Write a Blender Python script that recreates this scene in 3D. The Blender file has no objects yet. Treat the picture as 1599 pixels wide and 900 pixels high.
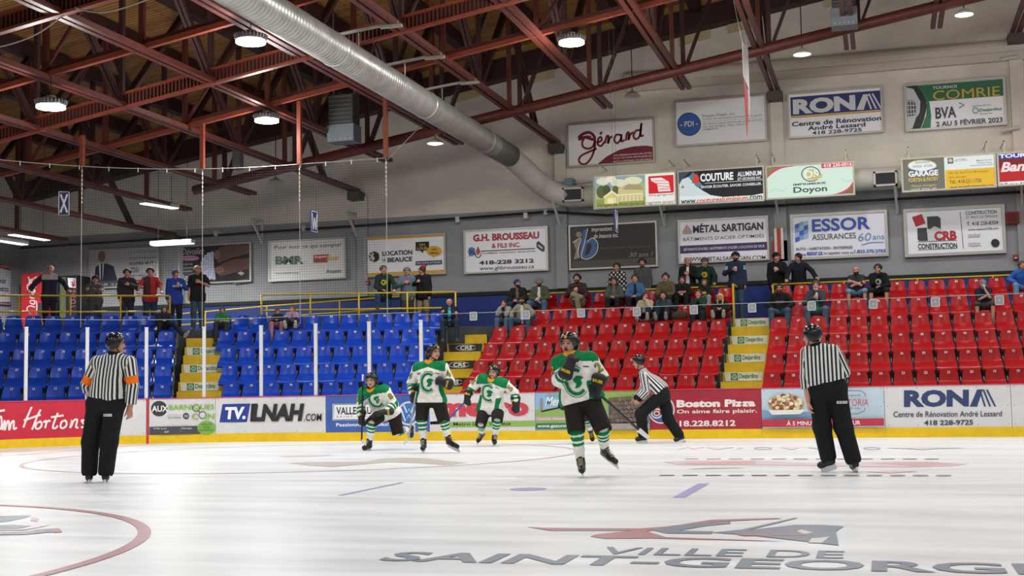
import bpy, bmesh, math, random
import numpy as np
from mathutils import Vector, Matrix
from mathutils.bvhtree import BVHTree
random.seed(7); np.random.seed(7)
SC = bpy.context.scene
COL = SC.collection
# ------------------------------------------------------------------ camera, world, lights, exposure
FPX, YAW, PITCH, ROLL, CAMH = 1997.25, 0.28162, 0.07892, 0.01792, 1.0664
def cam_axes():
    ca, sa = math.cos(YAW), math.sin(YAW)
    r = np.array([ca, sa, 0]); f0 = np.array([-sa, ca, 0]); u0 = np.array([0, 0, 1.])
    f = f0*math.cos(PITCH)+u0*math.sin(PITCH); u = -f0*math.sin(PITCH)+u0*math.cos(PITCH)
    return np.array([r*math.cos(ROLL)-u*math.sin(ROLL), r*math.sin(ROLL)+u*math.cos(ROLL), f])
CM = cam_axes()
cd = bpy.data.cameras.new('camera'); cam = bpy.data.objects.new('camera', cd); COL.objects.link(cam)
cd.sensor_width = 36; cd.lens = 36*FPX/1599; cd.clip_end = 300
cam.matrix_world = Matrix([[CM[0][i], CM[1][i], -CM[2][i], (0, 0, CAMH)[i]] for i in range(3)]+[[0, 0, 0, 1]])
SC.camera = cam
vs = SC.view_settings
vs.view_transform = 'Standard'; vs.look = 'None'; vs.gamma = 1; vs.use_curve_mapping = False
vs.exposure = 0.5
SC.cycles.max_bounces = 6; SC.cycles.diffuse_bounces = 3; SC.cycles.glossy_bounces = 3
SC.cycles.transparent_max_bounces = 16; SC.cycles.use_denoising = True
SC.cycles.caustics_reflective = False; SC.cycles.caustics_refractive = False
SC.cycles.sample_clamp_indirect = 4
W = bpy.data.worlds.new('hall_ambience'); SC.world = W; W.use_nodes = True
W.node_tree.nodes['Background'].inputs[0].default_value = (1, .98, .96, 1)
W.node_tree.nodes['Background'].inputs[1].default_value = 0.27
FILL_W = 120.0
LAMP_W = 99.0          # one high bay lamp
def down_light(name, loc, size, power, col=(.97, .99, 1), spread=160):
    l = bpy.data.lights.new(name, 'AREA'); l.shape = 'DISK'; l.size = size; l.energy = power
    l.color = col; l.spread = math.radians(spread)
    o = bpy.data.objects.new(name, l); COL.objects.link(o); o.location = loc
    return o
def side_light(loc, power):    # point light added beside each lamp to brighten upper walls and roof
    l = bpy.data.lights.new('wall_fill', 'POINT'); l.energy = power; l.shadow_soft_size = .25; l.color = (1, .97, .93)
    o = bpy.data.objects.new('wall_fill', l); COL.objects.link(o); o.location = loc
# the rest of the lamp grid over the ice, above and in front of the frame
for gx in (-16, -11, -6, -1, 4, 9):
    for gy in (2, 8.5, 15):
        down_light('high_bay_light', (gx, gy, 9.35+.1625*gx), .4, LAMP_W*.68)
for gx in (-6, -1, 4, 9):
    down_light('high_bay_light', (gx, 20.65, 9.2+.1625*gx), .4, LAMP_W*.8); side_light((gx, 20.65, 9.0+.1625*gx), FILL_W)
for gx in (-1.5, 4):  # extra lights added to the far row to brighten the upper wall
    down_light('high_bay_light', (gx, 25.8, 9.2+.1625*gx), .4, LAMP_W*.7); side_light((gx, 25.8, 9.0+.1625*gx), FILL_W)
for gx in (6.5, 10.5):
    down_light('dome_light', (gx, 31.2, 9.5), .3, 70)
# ------------------------------------------------------------------ pixel <-> place helpers (the photo read as 1599 x 900)
OC = np.array([0, 0, CAMH])
def ray(u, v):
    return np.array([(u-800)/FPX, (450-v)/FPX, 1.0])@CM
def onY(u, v, Y):
    d = ray(u, v); return OC+d*(Y/d[1])
def onZ(u, v, z=0.):
    d = ray(u, v); return OC+d*((z-CAMH)/d[2])
def onX(u, v, X):
    d = ray(u, v); return OC+d*(X/d[0])
def onN(u, v, p0, n):
    d = ray(u, v); t = ((p0[0])*n[0]+(p0[1])*n[1])/(d[0]*n[0]+d[1]*n[1]); return OC+d*t
def nrm(v):
    v = np.asarray(v, float); return v/(np.linalg.norm(v)+1e-12)
# ------------------------------------------------------------------ materials
def lin(h):
    h = h.lstrip('#'); o = []
    for i in (0, 2, 4):
        x = int(h[i:i+2], 16)/255; o.append(x/12.92 if x <= .04045 else ((x+.055)/1.055)**2.4)
    return (*o, 1)
_M = {}
def mat(name, hexc, rough=.6, metal=0., var=.06, scale=30., bump=0., emit=0., spec=.4, coat=0.):
    if name in _M: return _M[name]
    m = bpy.data.materials.new(name); m.use_nodes = True; nt = m.node_tree; b = nt.nodes['Principled BSDF']
    c = lin(hexc); b.inputs['Base Color'].default_value = c; b.inputs['Roughness'].default_value = rough
    b.inputs['Metallic'].default_value = metal; b.inputs['Specular IOR Level'].default_value = spec
    if coat: b.inputs['Coat Weight'].default_value = coat; b.inputs['Coat Roughness'].default_value = .1
    if var or bump:
        tc = nt.nodes.new('ShaderNodeTexCoord'); n = nt.nodes.new('ShaderNodeTexNoise'); n.inputs['Scale'].default_value = scale
        n.inputs['Detail'].default_value = 3; nt.links.new(tc.outputs['Object'], n.inputs['Vector'])
        if var:
            mr = nt.nodes.new('ShaderNodeMapRange'); mr.inputs['From Min'].default_value = .3; mr.inputs['From Max'].default_value = .7
            mr.inputs['To Min'].default_value = 1-var*1.5; mr.inputs['To Max'].default_value = 1+var
            nt.links.new(n.outputs['Fac'], mr.inputs['Value'])
            vm = nt.nodes.new('ShaderNodeVectorMath'); vm.operation = 'SCALE'; vm.inputs[0].default_value = c[:3]
            nt.links.new(mr.outputs[0], vm.inputs['Scale']); nt.links.new(vm.outputs[0], b.inputs['Base Color'])
        if bump:
            bp = nt.nodes.new('ShaderNodeBump'); bp.inputs['Strength'].default_value = bump; bp.inputs['Distance'].default_value = .01
            nt.links.new(n.outputs['Fac'], bp.inputs['Height']); nt.links.new(bp.outputs[0], b.inputs['Normal'])
    if emit:
        b.inputs['Base Color'].default_value = tuple(x*.2 for x in c[:3])+(1,)
        b.inputs['Emission Color'].default_value = c; b.inputs['Emission Strength'].default_value = emit
    _M[name] = m; return m
def ink(h, rough=.55):            # a flat printing colour
    return mat('ink_'+h.lstrip('#')+('_gloss' if rough < .4 else ''), h, rough, var=0)
def glow(h, e=.6):               # backlit printing
    return mat('backlit_'+h.lstrip('#'), h, .5, var=0, emit=e)
def cloth(h):
    return mat('cloth_'+h.lstrip('#'), h, .85, var=.12, scale=14, bump=.25, spec=.2)
def node(nt, t, **k):
    n = nt.nodes.new(t)
    for a, v in k.items():
        if a.startswith('i_'): n.inputs[a[2:].replace('_', ' ')].default_value = v
        else: setattr(n, a, v)
    return n
# ------------------------------------------------------------------ mesh builder
class MB:
    def __init__(s): s.v = []; s.f = []; s.m = []; s.mats = []
    def mi(s, m):
        if m not in s.mats: s.mats.append(m)
        return s.mats.index(m)
    def add(s, vs, fs, m):
        o = len(s.v); s.v += [tuple(map(float, p)) for p in vs]; k = s.mi(m)
        for f in fs: s.f.append(tuple(i+o for i in f)); s.m.append(k)
        return s
    def hexa(s, p, m):             # 8 corners: bottom 4 ccw, top 4 ccw
        return s.add(p, [(3, 2, 1, 0), (4, 5, 6, 7), (0, 1, 5, 4), (1, 2, 6, 5), (2, 3, 7, 6), (3, 0, 4, 7)], m)
    def box(s, a, b, m):
        (x0, y0, z0), (x1, y1, z1) = a, b
        return s.hexa([(x0, y0, z0), (x1, y0, z0), (x1, y1, z0), (x0, y1, z0), (x0, y0, z1), (x1, y0, z1), (x1, y1, z1), (x0, y1, z1)], m)
    def bar(s, p, q, w, h, m, up=(0, 0, 1)):
        p = np.array(p, float); q = np.array(q, float); d = nrm(q-p); up = np.array(up, float)
        if abs(d@nrm(up)) > .98: up = np.array([0, 1., 0])
        a = nrm(np.cross(d, up))*w/2; b = nrm(np.cross(a, d))*h/2
        return s.hexa([p-a-b, p+a-b, p+a+b, p-a+b, q-a-b, q+a-b, q+a+b, q-a+b], m)
    def tube(s, pts, r, m, n=10, cap=True):
        P = [np.array(p, float) for p in pts]; R = r if hasattr(r, '__len__') else [r]*len(P)
        d0 = nrm(P[1]-P[0]); a = nrm(np.cross(d0, (0, 0, 1) if abs(d0[2]) < .95 else (0, 1, 0)))
        vs = []
        for i, p in enumerate(P):
            d = nrm((P[min(i+1, len(P)-1)]-P[max(i-1, 0)])); a = nrm(a-d*(a@d)); b = np.cross(d, a)
            for k in range(n):
                t = 2*math.pi*k/n; vs.append(p+(a*math.cos(t)+b*math.sin(t))*R[i])
        fs = [(i*n+k, i*n+(k+1) % n, (i+1)*n+(k+1) % n, (i+1)*n+k) for i in range(len(P)-1) for k in range(n)]
        if cap: fs += [tuple(range(n))[::-1], tuple((len(P)-1)*n+k for k in range(n))]
        return s.add(vs, fs, m)
    def lathe(s, prof, c, m, n=24):
        vs = [(c[0]+r*math.cos(2*math.pi*k/n), c[1]+r*math.sin(2*math.pi*k/n), c[2]+z) for r, z in prof for k in range(n)]
        fs = [(i*n+k, i*n+(k+1) % n, (i+1)*n+(k+1) % n, (i+1)*n+k) for i in range(len(prof)-1) for k in range(n)]
        return s.add(vs, fs, m)
    def prism(s, poly, d, m):      # 3D polygon pushed along vector d
        n = len(poly); A = [np.array(p, float) for p in poly]; B = [p+np.array(d, float) for p in A]
        return s.add(A+B, [tuple(range(n))[::-1], tuple(range(n, 2*n))]+[(i, (i+1) % n, n+(i+1) % n, n+i) for i in range(n)], m)
    def build(s, name, parent=None, smooth=False, bevel=0., loc=None, fix=True):
        me = bpy.data.meshes.new(name); me.from_pydata(s.v, [], s.f); me.validate()
        for m in s.mats: me.materials.append(m)
        if len(me.polygons) == len(s.m): me.polygons.foreach_set('material_index', s.m)
        if fix:
            bm = bmesh.new(); bm.from_mesh(me); bmesh.ops.recalc_face_normals(bm, faces=bm.faces); bm.to_mesh(me); bm.free()
        if smooth: me.polygons.foreach_set('use_smooth', [True]*len(me.polygons))
        return link(name, me, parent, bevel, loc)
def link(name, me, parent=None, bevel=0., loc=None):
    o = bpy.data.objects.new(name, me); COL.objects.link(o)
    if parent is not None:
        o.parent = parent
        if loc is None: loc = -parent.location if parent.type == 'EMPTY' else (0, 0, 0)
    if loc is not None: o.location = loc
    if bevel:
        b = o.modifiers.new('bevel', 'BEVEL'); b.width = bevel; b.segments = 2; b.limit_method = 'ANGLE'
    return o
def tag(o, label=None, cat=None, group=None, kind=None):
    for k, v in (('label', label), ('category', cat), ('group', group), ('kind', kind)):
        if v: o[k] = v
    return o
def thing(name, label, cat, loc=(0, 0, 0), group=None, rz=0):
    o = bpy.data.objects.new(name, None); COL.objects.link(o); o.location = [float(a) for a in loc]; o.rotation_euler = (0, 0, rz)
    o.empty_display_size = .1
    return tag(o, label, cat, group)
def struct(o): return tag(o, kind='structure')
def copy_obj(o, parent=None):
    c = o.copy(); COL.objects.link(c)
    if parent is not None: c.parent = parent
    return c
# ------------------------------------------------------------------ lettering: text as 2D triangles in a unit box
_T = {}
def text2d(s, bold=0., shear=0.):
    k = (s, bold, shear)
    if k not in _T:
        cu = bpy.data.curves.new('t', 'FONT'); cu.body = s; cu.offset = bold; cu.shear = shear; cu.resolution_u = 3
        ob = bpy.data.objects.new('t', cu); me = ob.to_mesh()
        v = np.array([p.co[:2] for p in me.vertices]); f = [tuple(p.vertices) for p in me.polygons]
        ob.to_mesh_clear(); bpy.data.objects.remove(ob); bpy.data.curves.remove(cu)
        lo, hi = v.min(0), v.max(0); _T[k] = ((v-lo)/(hi-lo), f, (hi-lo)[0]/(hi-lo)[1])
    return _T[k]
def ell(cx, cy, rx, ry, n=28, a0=0, a1=360):
    return [(cx+rx*math.cos(math.radians(a0+(a1-a0)*i/n)), cy+ry*math.sin(math.radians(a0+(a1-a0)*i/n))) for i in range(n+(a1-a0 < 360))]
class Print:
    """Flat printing on a surface. mp(u, v, lift) turns a photo pixel into a point of that surface."""
    def __init__(s, mp, slope=0., x_ref=0., paint=ink, lift=.003): s.mp = mp; s.sl = slope; s.xr = x_ref; s.paint = paint; s.n = 0; s.l0 = lift; s.tl = 0.; s.mb = MB(); s.tx = []
    def _lift(s): s.n += 1; return s.l0+.0012*s.n
    def y(s, x, y): return y+s.sl*(x-s.xr)
    def text(s, t, x0, y0, x1, y1, h, bold=0., shear=0., sl=None):   # (x0,y0) top left, x1 right, y1 bottom at the left end
        v, f, a = text2d(t, min(.055, bold*1.7+.004), shear); L = s._lift()+s.tl; k = s.sl if sl is None else sl
        P = [s.mp(x0+p[0]*(x1-x0), y1+p[1]*(y0-y1)+k*p[0]*(x1-x0), L) for p in v]
        t_ = MB(); t_.add(P, f, s.paint(h)); s.tx.append(t_); return s
    def poly(s, pts, h):
        L = s._lift(); s.mb.add([s.mp(x, y, L) for x, y in pts], [tuple(range(len(pts)))], s.paint(h)); return s
    def rect(s, x0, y0, x1, y1, h):    # sheared with the sign's slope; y given at x0
        k = s.sl*(x1-x0); n = max(1, int((x1-x0)/12)); L = s._lift()
        P = [s.mp(x0+(x1-x0)*i/n, yy+k*i/n, L) for i in range(n+1) for yy in (y0, y1)]
        s.mb.add(P, [(2*i, 2*i+1, 2*i+3, 2*i+2) for i in range(n)], s.paint(h)); return s
    def ell(s, cx, cy, rx, ry, h, n=28): return s.poly(ell(cx, cy, rx, ry, n), h)
    def ring(s, cx, cy, rx, ry, w, h, a0=0, a1=360, n=36):
        return s.stroke(ell(cx, cy, rx, ry, n, a0, a1)+([] if a1-a0 < 360 else [(cx+rx, cy)]), w, h)
    def stroke(s, pts, w, h, curve=False):
        if curve: pts = spline(pts)
        L = s._lift(); P = [np.array(p, float) for p in pts]; vs = []
        for i, p in enumerate(P):
            d = nrm(P[min(i+1, len(P)-1)]-P[max(i-1, 0)]); n = np.array([-d[1], d[0]])*w/2
            vs += [s.mp(*(p+n), L), s.mp(*(p-n), L)]
        s.mb.add(vs, [(2*i, 2*i+1, 2*i+3, 2*i+2) for i in range(len(P)-1)], s.paint(h)); return s
    def build(s, parent, graphic='printed_graphic', text='lettering'):
        out = []
        if s.mb.v: out.append(s.mb.build(graphic, parent, fix=False))
        for t_ in s.tx: out.append(t_.build(text, parent, fix=False))
        return out
def spline(P, k=6):
    P = [np.array(p, float) for p in P]; Q = [2*P[0]-P[1]]+P+[2*P[-1]-P[-2]]; o = []
    for i in range(1, len(Q)-2):
        for j in range(k):
            t = j/k; a, b, c, d = Q[i-1], Q[i], Q[i+1], Q[i+2]
            o.append(.5*(2*b+(c-a)*t+(2*a-5*b+4*c-d)*t*t+(3*b-a-3*c+d)*t**3))
    return o+[P[-1]]
# ------------------------------------------------------------------ the place: sizes
RINK_Y = 25.94; BH = 1.005                       # far boards
ARC_C = np.array([-12.95, 19.94]); ARC_R = 6.0    # the corner of the rink
WALL_Y = 36.0
ROW0, ROWD = 29.4, .856
ZR = [1.269, 1.724, 2.179, 2.634, 3.099, 3.575]   # heights of the seat numbers
FLOOR = [z-.8 for z in ZR]; WALK = FLOOR[5]
def chord_z(x): return 9.645+.1625*x
def deck_z(x): return 12.75+.1625*x
def rink_pt(s):                                   # s along the inner face of the boards from X=-12.95 leftwards; s<0 to the right
    if s <= 0: return np.array([ARC_C[0]-s, RINK_Y]), np.array([0., 1.])
    a = s/ARC_R; n = np.array([-math.sin(a), math.cos(a)]); return ARC_C+n*ARC_R, n
def rink_hit(u, v, lift=0.):                      # pixel -> inner face of the boards
    d = ray(u, v); Y = RINK_Y-lift; p = OC+d*(Y/d[1])
    if p[0] >= ARC_C[0]: return p
    R = ARC_R-lift; A = d[0]**2+d[1]**2; B = -2*(d[0]*ARC_C[0]+d[1]*ARC_C[1]); C = ARC_C@ARC_C-R*R
    t = (-B+math.sqrt(B*B-4*A*C))/(2*A); return OC+d*t
def rink_s(p):
    if p[0] >= ARC_C[0]: return ARC_C[0]-p[0]
    return ARC_R*math.atan2(ARC_C[0]-p[0], p[1]-ARC_C[1])
def rink_px(u, z=.5):                             # arc length where the photo column u meets the boards
    v = 650
    for _ in range(6):
        p = rink_hit(u, v); d = np.linalg.norm(p[:2]); v = 450-( (np.array([p[0], p[1], z-CAMH])@CM[1])/(np.array([p[0], p[1], z-CAMH])@CM[2])*FPX)
    return rink_s(rink_hit(u, v))
def along(mb, s0, s1, z0, z1, t0, t1, m, step=.25):   # a band that follows the rink: offsets t0..t1 outward
    n = max(1, int(math.ceil((s1-s0)/step))) if s1 > 0 else 1
    vs = []
    for i in range(n+1):
        p, nn = rink_pt(s0+(s1-s0)*i/n)
        for t, z in ((t0, z0), (t1, z0), (t1, z1), (t0, z1)): vs.append((*(p+nn*t), z))
    fs = [(4*i+a, 4*i+(a+1) % 4, 4*i+4+(a+1) % 4, 4*i+4+a) for i in range(n) for a in range(4)]+[(0, 1, 2, 3), tuple(4*n+a for a in (3, 2, 1, 0))]
    mb.add(vs, fs, m)
# ------------------------------------------------------------------ ice
def ice_material():
    m = bpy.data.materials.new('ice'); m.use_nodes = True; nt = m.node_tree; b = nt.nodes['Principled BSDF']
    tc = node(nt, 'ShaderNodeTexCoord'); mp = node(nt, 'ShaderNodeMapping'); mp.inputs['Scale'].default_value = (.3, 2.1, 1); mp.inputs['Rotation'].default_value = (0, 0, .28)
    n1 = node(nt, 'ShaderNodeTexNoise', i_Scale=1.1, i_Detail=6., i_Roughness=.62); n2 = node(nt, 'ShaderNodeTexNoise', i_Scale=26., i_Detail=2.)
    nt.links.new(tc.outputs['Object'], mp.inputs[0]); nt.links.new(mp.outputs[0], n1.inputs['Vector']); nt.links.new(mp.outputs[0], n2.inputs['Vector'])
    ad = node(nt, 'ShaderNodeMath', operation='MULTIPLY_ADD'); ad.inputs[1].default_value = .25
    nt.links.new(n2.outputs['Fac'], ad.inputs[0]); nt.links.new(n1.outputs['Fac'], ad.inputs[2])
    cr = node(nt, 'ShaderNodeValToRGB'); e = cr.color_ramp.elements
    e[0].position = .42; e[0].color = (.66, .675, .68, 1); e[1].position = .74; e[1].color = (.84, .84, .835, 1)
    nt.links.new(ad.outputs[0], cr.inputs[0]); nt.links.new(cr.outputs[0], b.inputs['Base Color'])
    rr = node(nt, 'ShaderNodeMapRange'); rr.inputs['To Min'].default_value = .22; rr.inputs['To Max'].default_value = .5
    nt.links.new(n1.outputs['Fac'], rr.inputs['Value']); nt.links.new(rr.outputs[0], b.inputs['Roughness'])
    bp = node(nt, 'ShaderNodeBump', i_Strength=.12, i_Distance=.01); nt.links.new(ad.outputs[0], bp.inputs['Height']); nt.links.new(bp.outputs[0], b.inputs['Normal'])
    b.inputs['Specular IOR Level'].default_value = .3
    return m
mb = MB(); pts = [(8.5, -.5), (8.5, RINK_Y+.05), (ARC_C[0], RINK_Y+.05)]
for i in range(1, 25):
    a = math.pi/2*i/24; pts.append((ARC_C[0]-6.05*math.sin(a), ARC_C[1]+6.05*math.cos(a)))
pts.append((ARC_C[0]-6.05, -.5))
mb.prism([(x, y, 0) for x, y in pts], (0, 0, -.12), ice_material()); struct(mb.build('floor_ice'))
mb = MB(); mb.box((-34, -1.5, -.3), (14, 37, -.14), mat('concrete_dark', '#3c3c3e', .9, var=.2, scale=3)); struct(mb.build('floor_slab'))
# painted marks in the ice
FL = lambda lift: (lambda u, v, L: onZ(u, v, .001+L*lift))
def floor_ring(cx, cy, r, w, m, a0=0, a1=360, z=.004, n=120):
    b = MB(); P = []
    for i in range(n+1):
        t = math.radians(a0+(a1-a0)*i/n); P += [(cx+(r-w/2)*math.cos(t), cy+(r-w/2)*math.sin(t), z), (cx+(r+w/2)*math.cos(t), cy+(r+w/2)*math.sin(t), z)]
    b.add(P, [(2*i, 2*i+1, 2*i+3, 2*i+2) for i in range(n)], m); return b
def icepaint(name, h, a=.8):
    m = mat('ice_paint_'+name, h, .35, var=.0); nt = m.node_tree; b = nt.nodes['Principled BSDF']
    tc = node(nt, 'ShaderNodeTexCoord'); mp = node(nt, 'ShaderNodeMapping'); mp.inputs['Scale'].default_value = (2, 12, 1)
    n = node(nt, 'ShaderNodeTexNoise', i_Scale=5., i_Detail=8., i_Roughness=.8); mx = node(nt, 'ShaderNodeMix', data_type='RGBA')
    mr = node(nt, 'ShaderNodeMapRange'); mr.inputs['From Min'].default_value = .35; mr.inputs['From Max'].default_value = .75
    mr.inputs['To Min'].default_value = 1-a; mr.inputs['To Max'].default_value = min(1, 1.3-a)
    nt.links.new(tc.outputs['Object'], mp.inputs[0]); nt.links.new(mp.outputs[0], n.inputs['Vector']); nt.links.new(n.outputs['Fac'], mr.inputs['Value'])
    nt.links.new(mr.outputs[0], mx.inputs['Factor']); mx.inputs['A'].default_value = lin(h); mx.inputs['B'].default_value = (.8, .8, .8, 1)
    nt.links.new(mx.outputs['Result'], b.inputs['Base Color']); return m
P_RED = icepaint('red', '#9c3a48', .9); P_FRED = icepaint('faded_red', '#c77e84', .75); P_NAVY = icepaint('navy', '#3f5870', .9)
P_BLUE = icepaint('blue', '#7377c4', .8); P_BEIGE = icepaint('beige', '#b5a892', .85); P_FNAVY = icepaint('faded_navy', '#8b9195', .6); P_PINK = icepaint('pink', '#d0a6a9', .62)
CX, CY1, CY2 = -9.48, 20.11, 6.49
mk = lambda b, nm, lab, cat='ice marking': tag(b.build(nm, fix=False), lab, cat)
mk(floor_ring(CX, CY2, 4.57, .1, P_RED), 'face_off_circle', 'large dark red circle line at the bottom left of the ice')
mk(floor_ring(CX, CY1, 4.57, .06, P_FRED), 'face_off_circle', 'faint red circle line on the ice before the far boards')
mb = MB(); mb.add([(-15.63, 0, .003), (-15.57, 0, .003), (-15.57, 25.3, .003), (-15.63, 25.3, .003)], [(0, 1, 2, 3)], P_FRED)
mk(mb, 'goal_line', 'faint red line across the ice ending at the red board stripe')
for x, w, nm in ((-5.46, .06, 'left'), (-1.94, .12, 'right')):
    mb = MB(); mb.add([(x-w/2, 12.33, .003), (x+w/2, 12.33, .003), (x+w/2, 14.1, .003), (x-w/2, 14.1, .003)], [(0, 1, 2, 3)], P_BLUE)
    mk(mb, 'blue_hash_line', 'short thin blue line on the ice left of the blue dot' if nm == 'left' else 'short wide blue line on the ice right of the blue dot')
b = MB(); b.add([(x, y, .003) for x, y in ell(-3.69, 13.24, .2, .2, 32)], [tuple(range(32))], P_BLUE); mk(b, 'blue_spot', 'small round blue spot in the middle of the ice')
def spot(cx, cy, r, m, nm, lab):
    b = MB(); b.add([(x, y, .003) for x, y in ell(cx, cy, r, r, 32)], [tuple(range(32))], m); mk(b, nm, lab)
spot(CX, CY1-.1, .42, P_PINK, 'face_off_spot', 'round faded red spot inside the faint far circle')
class Floor(Print):
    def __init__(s): super().__init__(lambda u, v, L: onZ(u, v, .002+L*.3)); s.n = 0; s.pm = None
def floorlogo(nm, lab, items):
    F = Floor(); F.paint = lambda m: m
    for it in items: getattr(F, it[0])(*it[1:])
    root = thing(nm, lab, 'ice logo', onZ(*items[0][1][0]) if items[0][0] != 'text' else (0, 0, 0)); F.build(root); return root
floorlogo('ice_logo', 'red and navy swooping wing logo painted on the near ice', [
    ('poly', [(822, 823), (850, 824.5), (1000, 825.5), (1048, 822), (1110, 812), (1213, 809), (1222, 810.5), (1120, 815), (1060, 824), (1010, 830), (1040, 839), (1160, 843), (1230, 846), (1100, 843), (1020, 841), (945, 841.5), (922, 838), (930, 835), (985, 829), (860, 829)], P_RED),
    ('poly', [(1020, 828), (1050, 821), (1090, 818), (1140, 815), (1142, 818), (1100, 822), (1060, 829), (1115, 830), (1112, 834), (1040, 833)], P_NAVY),
    ('poly', [(1112, 832), (1160, 827), (1240, 809), (1247, 809), (1170, 828), (1240, 820), (1285, 820), (1318, 822), (1306, 830), (1310, 852), (1260, 846), (1170, 836)], P_NAVY),
    ('poly', [(1245, 830), (1252, 827), (1270, 832), (1256, 834)], icepaint('white', '#d5d5d2', .9)),
    ('poly', [(1262, 848), (1268, 841), (1282, 840), (1296, 838), (1284, 848)], icepaint('white', '#d5d5d2', .9)),
    ('poly', [(1150, 834), (1260, 834), (1268, 836), (1160, 837)], P_RED)])
floorlogo('ice_logo', 'blue and red striped logo inside the bottom left circle', [
    ('poly', [(-40, 806), (10, 806), (50, 805), (40, 809), (10, 815), (-40, 817)], P_NAVY),
    ('poly', [(-40, 822), (20, 820), (50, 821), (30, 825), (-40, 828)], P_NAVY),
    ('poly', [(50, 808), (62, 810), (58, 815), (48, 813)], P_FRED), ('poly', [(-10, 827), (45, 825), (85, 819), (40, 828), (-10, 829)], P_FRED),
    ('poly', [(-40, 833), (45, 830), (60, 827), (80, 826), (82, 831), (40, 835), (-40, 836)], P_NAVY),
    ('poly', [(76, 826), (92, 825), (98, 831), (84, 832)], P_RED)])
floorlogo('ice_logo', 'beige curved patch painted on ice inside the far faint circle', [
    ('poly', [(452, 723.5), (480, 721.5), (540, 721.5), (575, 720.5), (600, 716), (630, 714.8), (660, 715.5), (700, 720), (730, 723), (700, 726.5), (660, 724), (610, 722), (560, 726), (520, 729.5), (480, 727)], P_BEIGE)])
floorlogo('ice_logo', 'long faded red fish shaped logo on the ice at right', [
    ('poly', [(1036, 721.5), (1080, 719), (1180, 719), (1260, 723), (1340, 722), (1400, 720.5), (1450, 721), (1512, 724.5), (1490, 728), (1420, 730), (1340, 729), (1240, 727), (1140, 726.5), (1060, 726)], P_PINK),
    ('poly', [(1060, 723), (1180, 720), (1180, 725), (1080, 726)], P_FRED), ('poly', [(1360, 723.5), (1450, 721.5), (1500, 725), (1430, 729)], P_FRED),
    ('poly', [(1070, 733), (1110, 730.5), (1170, 731), (1100, 732.5)], P_FNAVY), ('poly', [(1350, 737), (1400, 735), (1435, 736.5), (1390, 739)], P_PINK)]
    + [('poly', [(x, 716.2), (x+22, 716.0), (x+22, 717.0), (x, 717.2)], P_FNAVY) for x in range(1070, 1460, 34)]
    + [('poly', [(x, 741.2), (x+24, 741.0), (x+24, 742.4), (x, 742.6)], P_FNAVY) for x in range(1030, 1465, 36)])
floorlogo('ice_logo', 'row of blurred red and grey letters along the far ice', [
    ('stroke', [(1060, 702), (1075, 698.5), (1082, 701.5), (1100, 698.5)], 1.1, P_PINK), ('stroke', [(1105, 699), (1120, 702), (1145, 699)], 1.1, P_FNAVY),
    ('stroke', [(1150, 702), (1160, 699)], 1.1, P_PINK), ('stroke', ell(1192, 700.5, 14, 1.6), 1, P_FNAVY), ('stroke', [(1220, 699), (1238, 702), (1248, 699)], 1.1, P_PINK),
    ('stroke', [(1262, 699), (1280, 701.5)], 1.1, P_FNAVY), ('stroke', [(1310, 699.5), (1330, 701.5)], 1.1, P_PINK), ('stroke', ell(1362, 700.5, 13, 1.6), 1, P_FNAVY),
    ('poly', [(1380, 699.6), (1440, 699), (1512, 699.4), (1460, 701), (1440, 703), (1420, 701)], P_PINK)])
def floor_text(t, x0, x1, y0, y1, m, bold=0.):
    v, f, a = text2d(t, bold); return [(x0+p[0]*(x1-x0), y0+p[1]*(y1-y0), .004) for p in v], f, m
a = onZ(587, 876.5); b_ = onZ(1560, 893); c_ = onZ(600, 862)
root = thing('ice_lettering', 'large grey blue town name letters across the near ice', 'ice lettering', a)
mb = MB(); mb.add(*floor_text('SAINT-GEORGES', a[0], b_[0]+.62, a[1], c_[1], P_NAVY, .026)); mb.build('lettering', root, fix=False)
a = onZ(930, 866); b_ = onZ(1318, 871); c_ = onZ(930, 855)
mb = MB(); mb.add(*floor_text('VILLE DE', a[0], b_[0], a[1], c_[1], P_NAVY, .008)); mb.build('small_lettering', root, fix=False)
# ------------------------------------------------------------------ dasher boards and what is printed on them
WHITE_B = mat('board_white', '#d9d8d8', .35, var=.03, scale=3); YEL = mat('kick_plate_yellow', '#e8c118', .4, var=.06, scale=6); CAP = mat('board_cap_red', '#c2465a', .4)
S = lambda u: rink_px(u)
def board(u0, u1, lab, base, slope=-.0125, s0=None, s1=None):
    a = S(u1) if s0 is None else s0; b = S(u0) if s1 is None else s1
    p, n = rink_pt((a+b)/2); root = thing('dasher_board', lab, 'rink board', (p[0], p[1], 0), 'advertising boards around the ice')
    g = .004
    m = MB(); along(m, a+g, b-g, 0.0, BH-.02, .0, .1, base); m.build('board_panel', root)
    m = MB(); along(m, a+.001, b-.001, 0.0, .19, -.012, .0, YEL); m.build('kick_plate', root)
    m = MB(); along(m, a, b, BH-.02, BH, -.015, .11, CAP); m.build('cap_rail', root)
    if b-a > .2:
      for i in range(5):
        for z in (.24, .6, .95):
            m = MB(); q, n = rink_pt(a+.06+(b-a-.12)*i/4); m.tube([(*q, z), (*(q-n*.004), z)], .009, mat('screw_grey', '#77777a', .4, .6, var=0), 6); m.build('screw', root)
    P = Print(lambda u, v, L: rink_hit(u, v, L), slope); P.root = root; P.tl = .02 if u0 < 420 else 0.; return P
p = board(-40, 150, 'red board with large white script letters in the rink corner', mat('board_red', '#c8283f', .4, var=.06, scale=4), -.015)
def script(P, letters, w, h, sl=0.):
    for L in letters: P.stroke(L, w, h, True)
p.stroke([(-6, 656), (2, 651), (3, 666), (0, 671)], 3, '#efe6e4', True)
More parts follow.
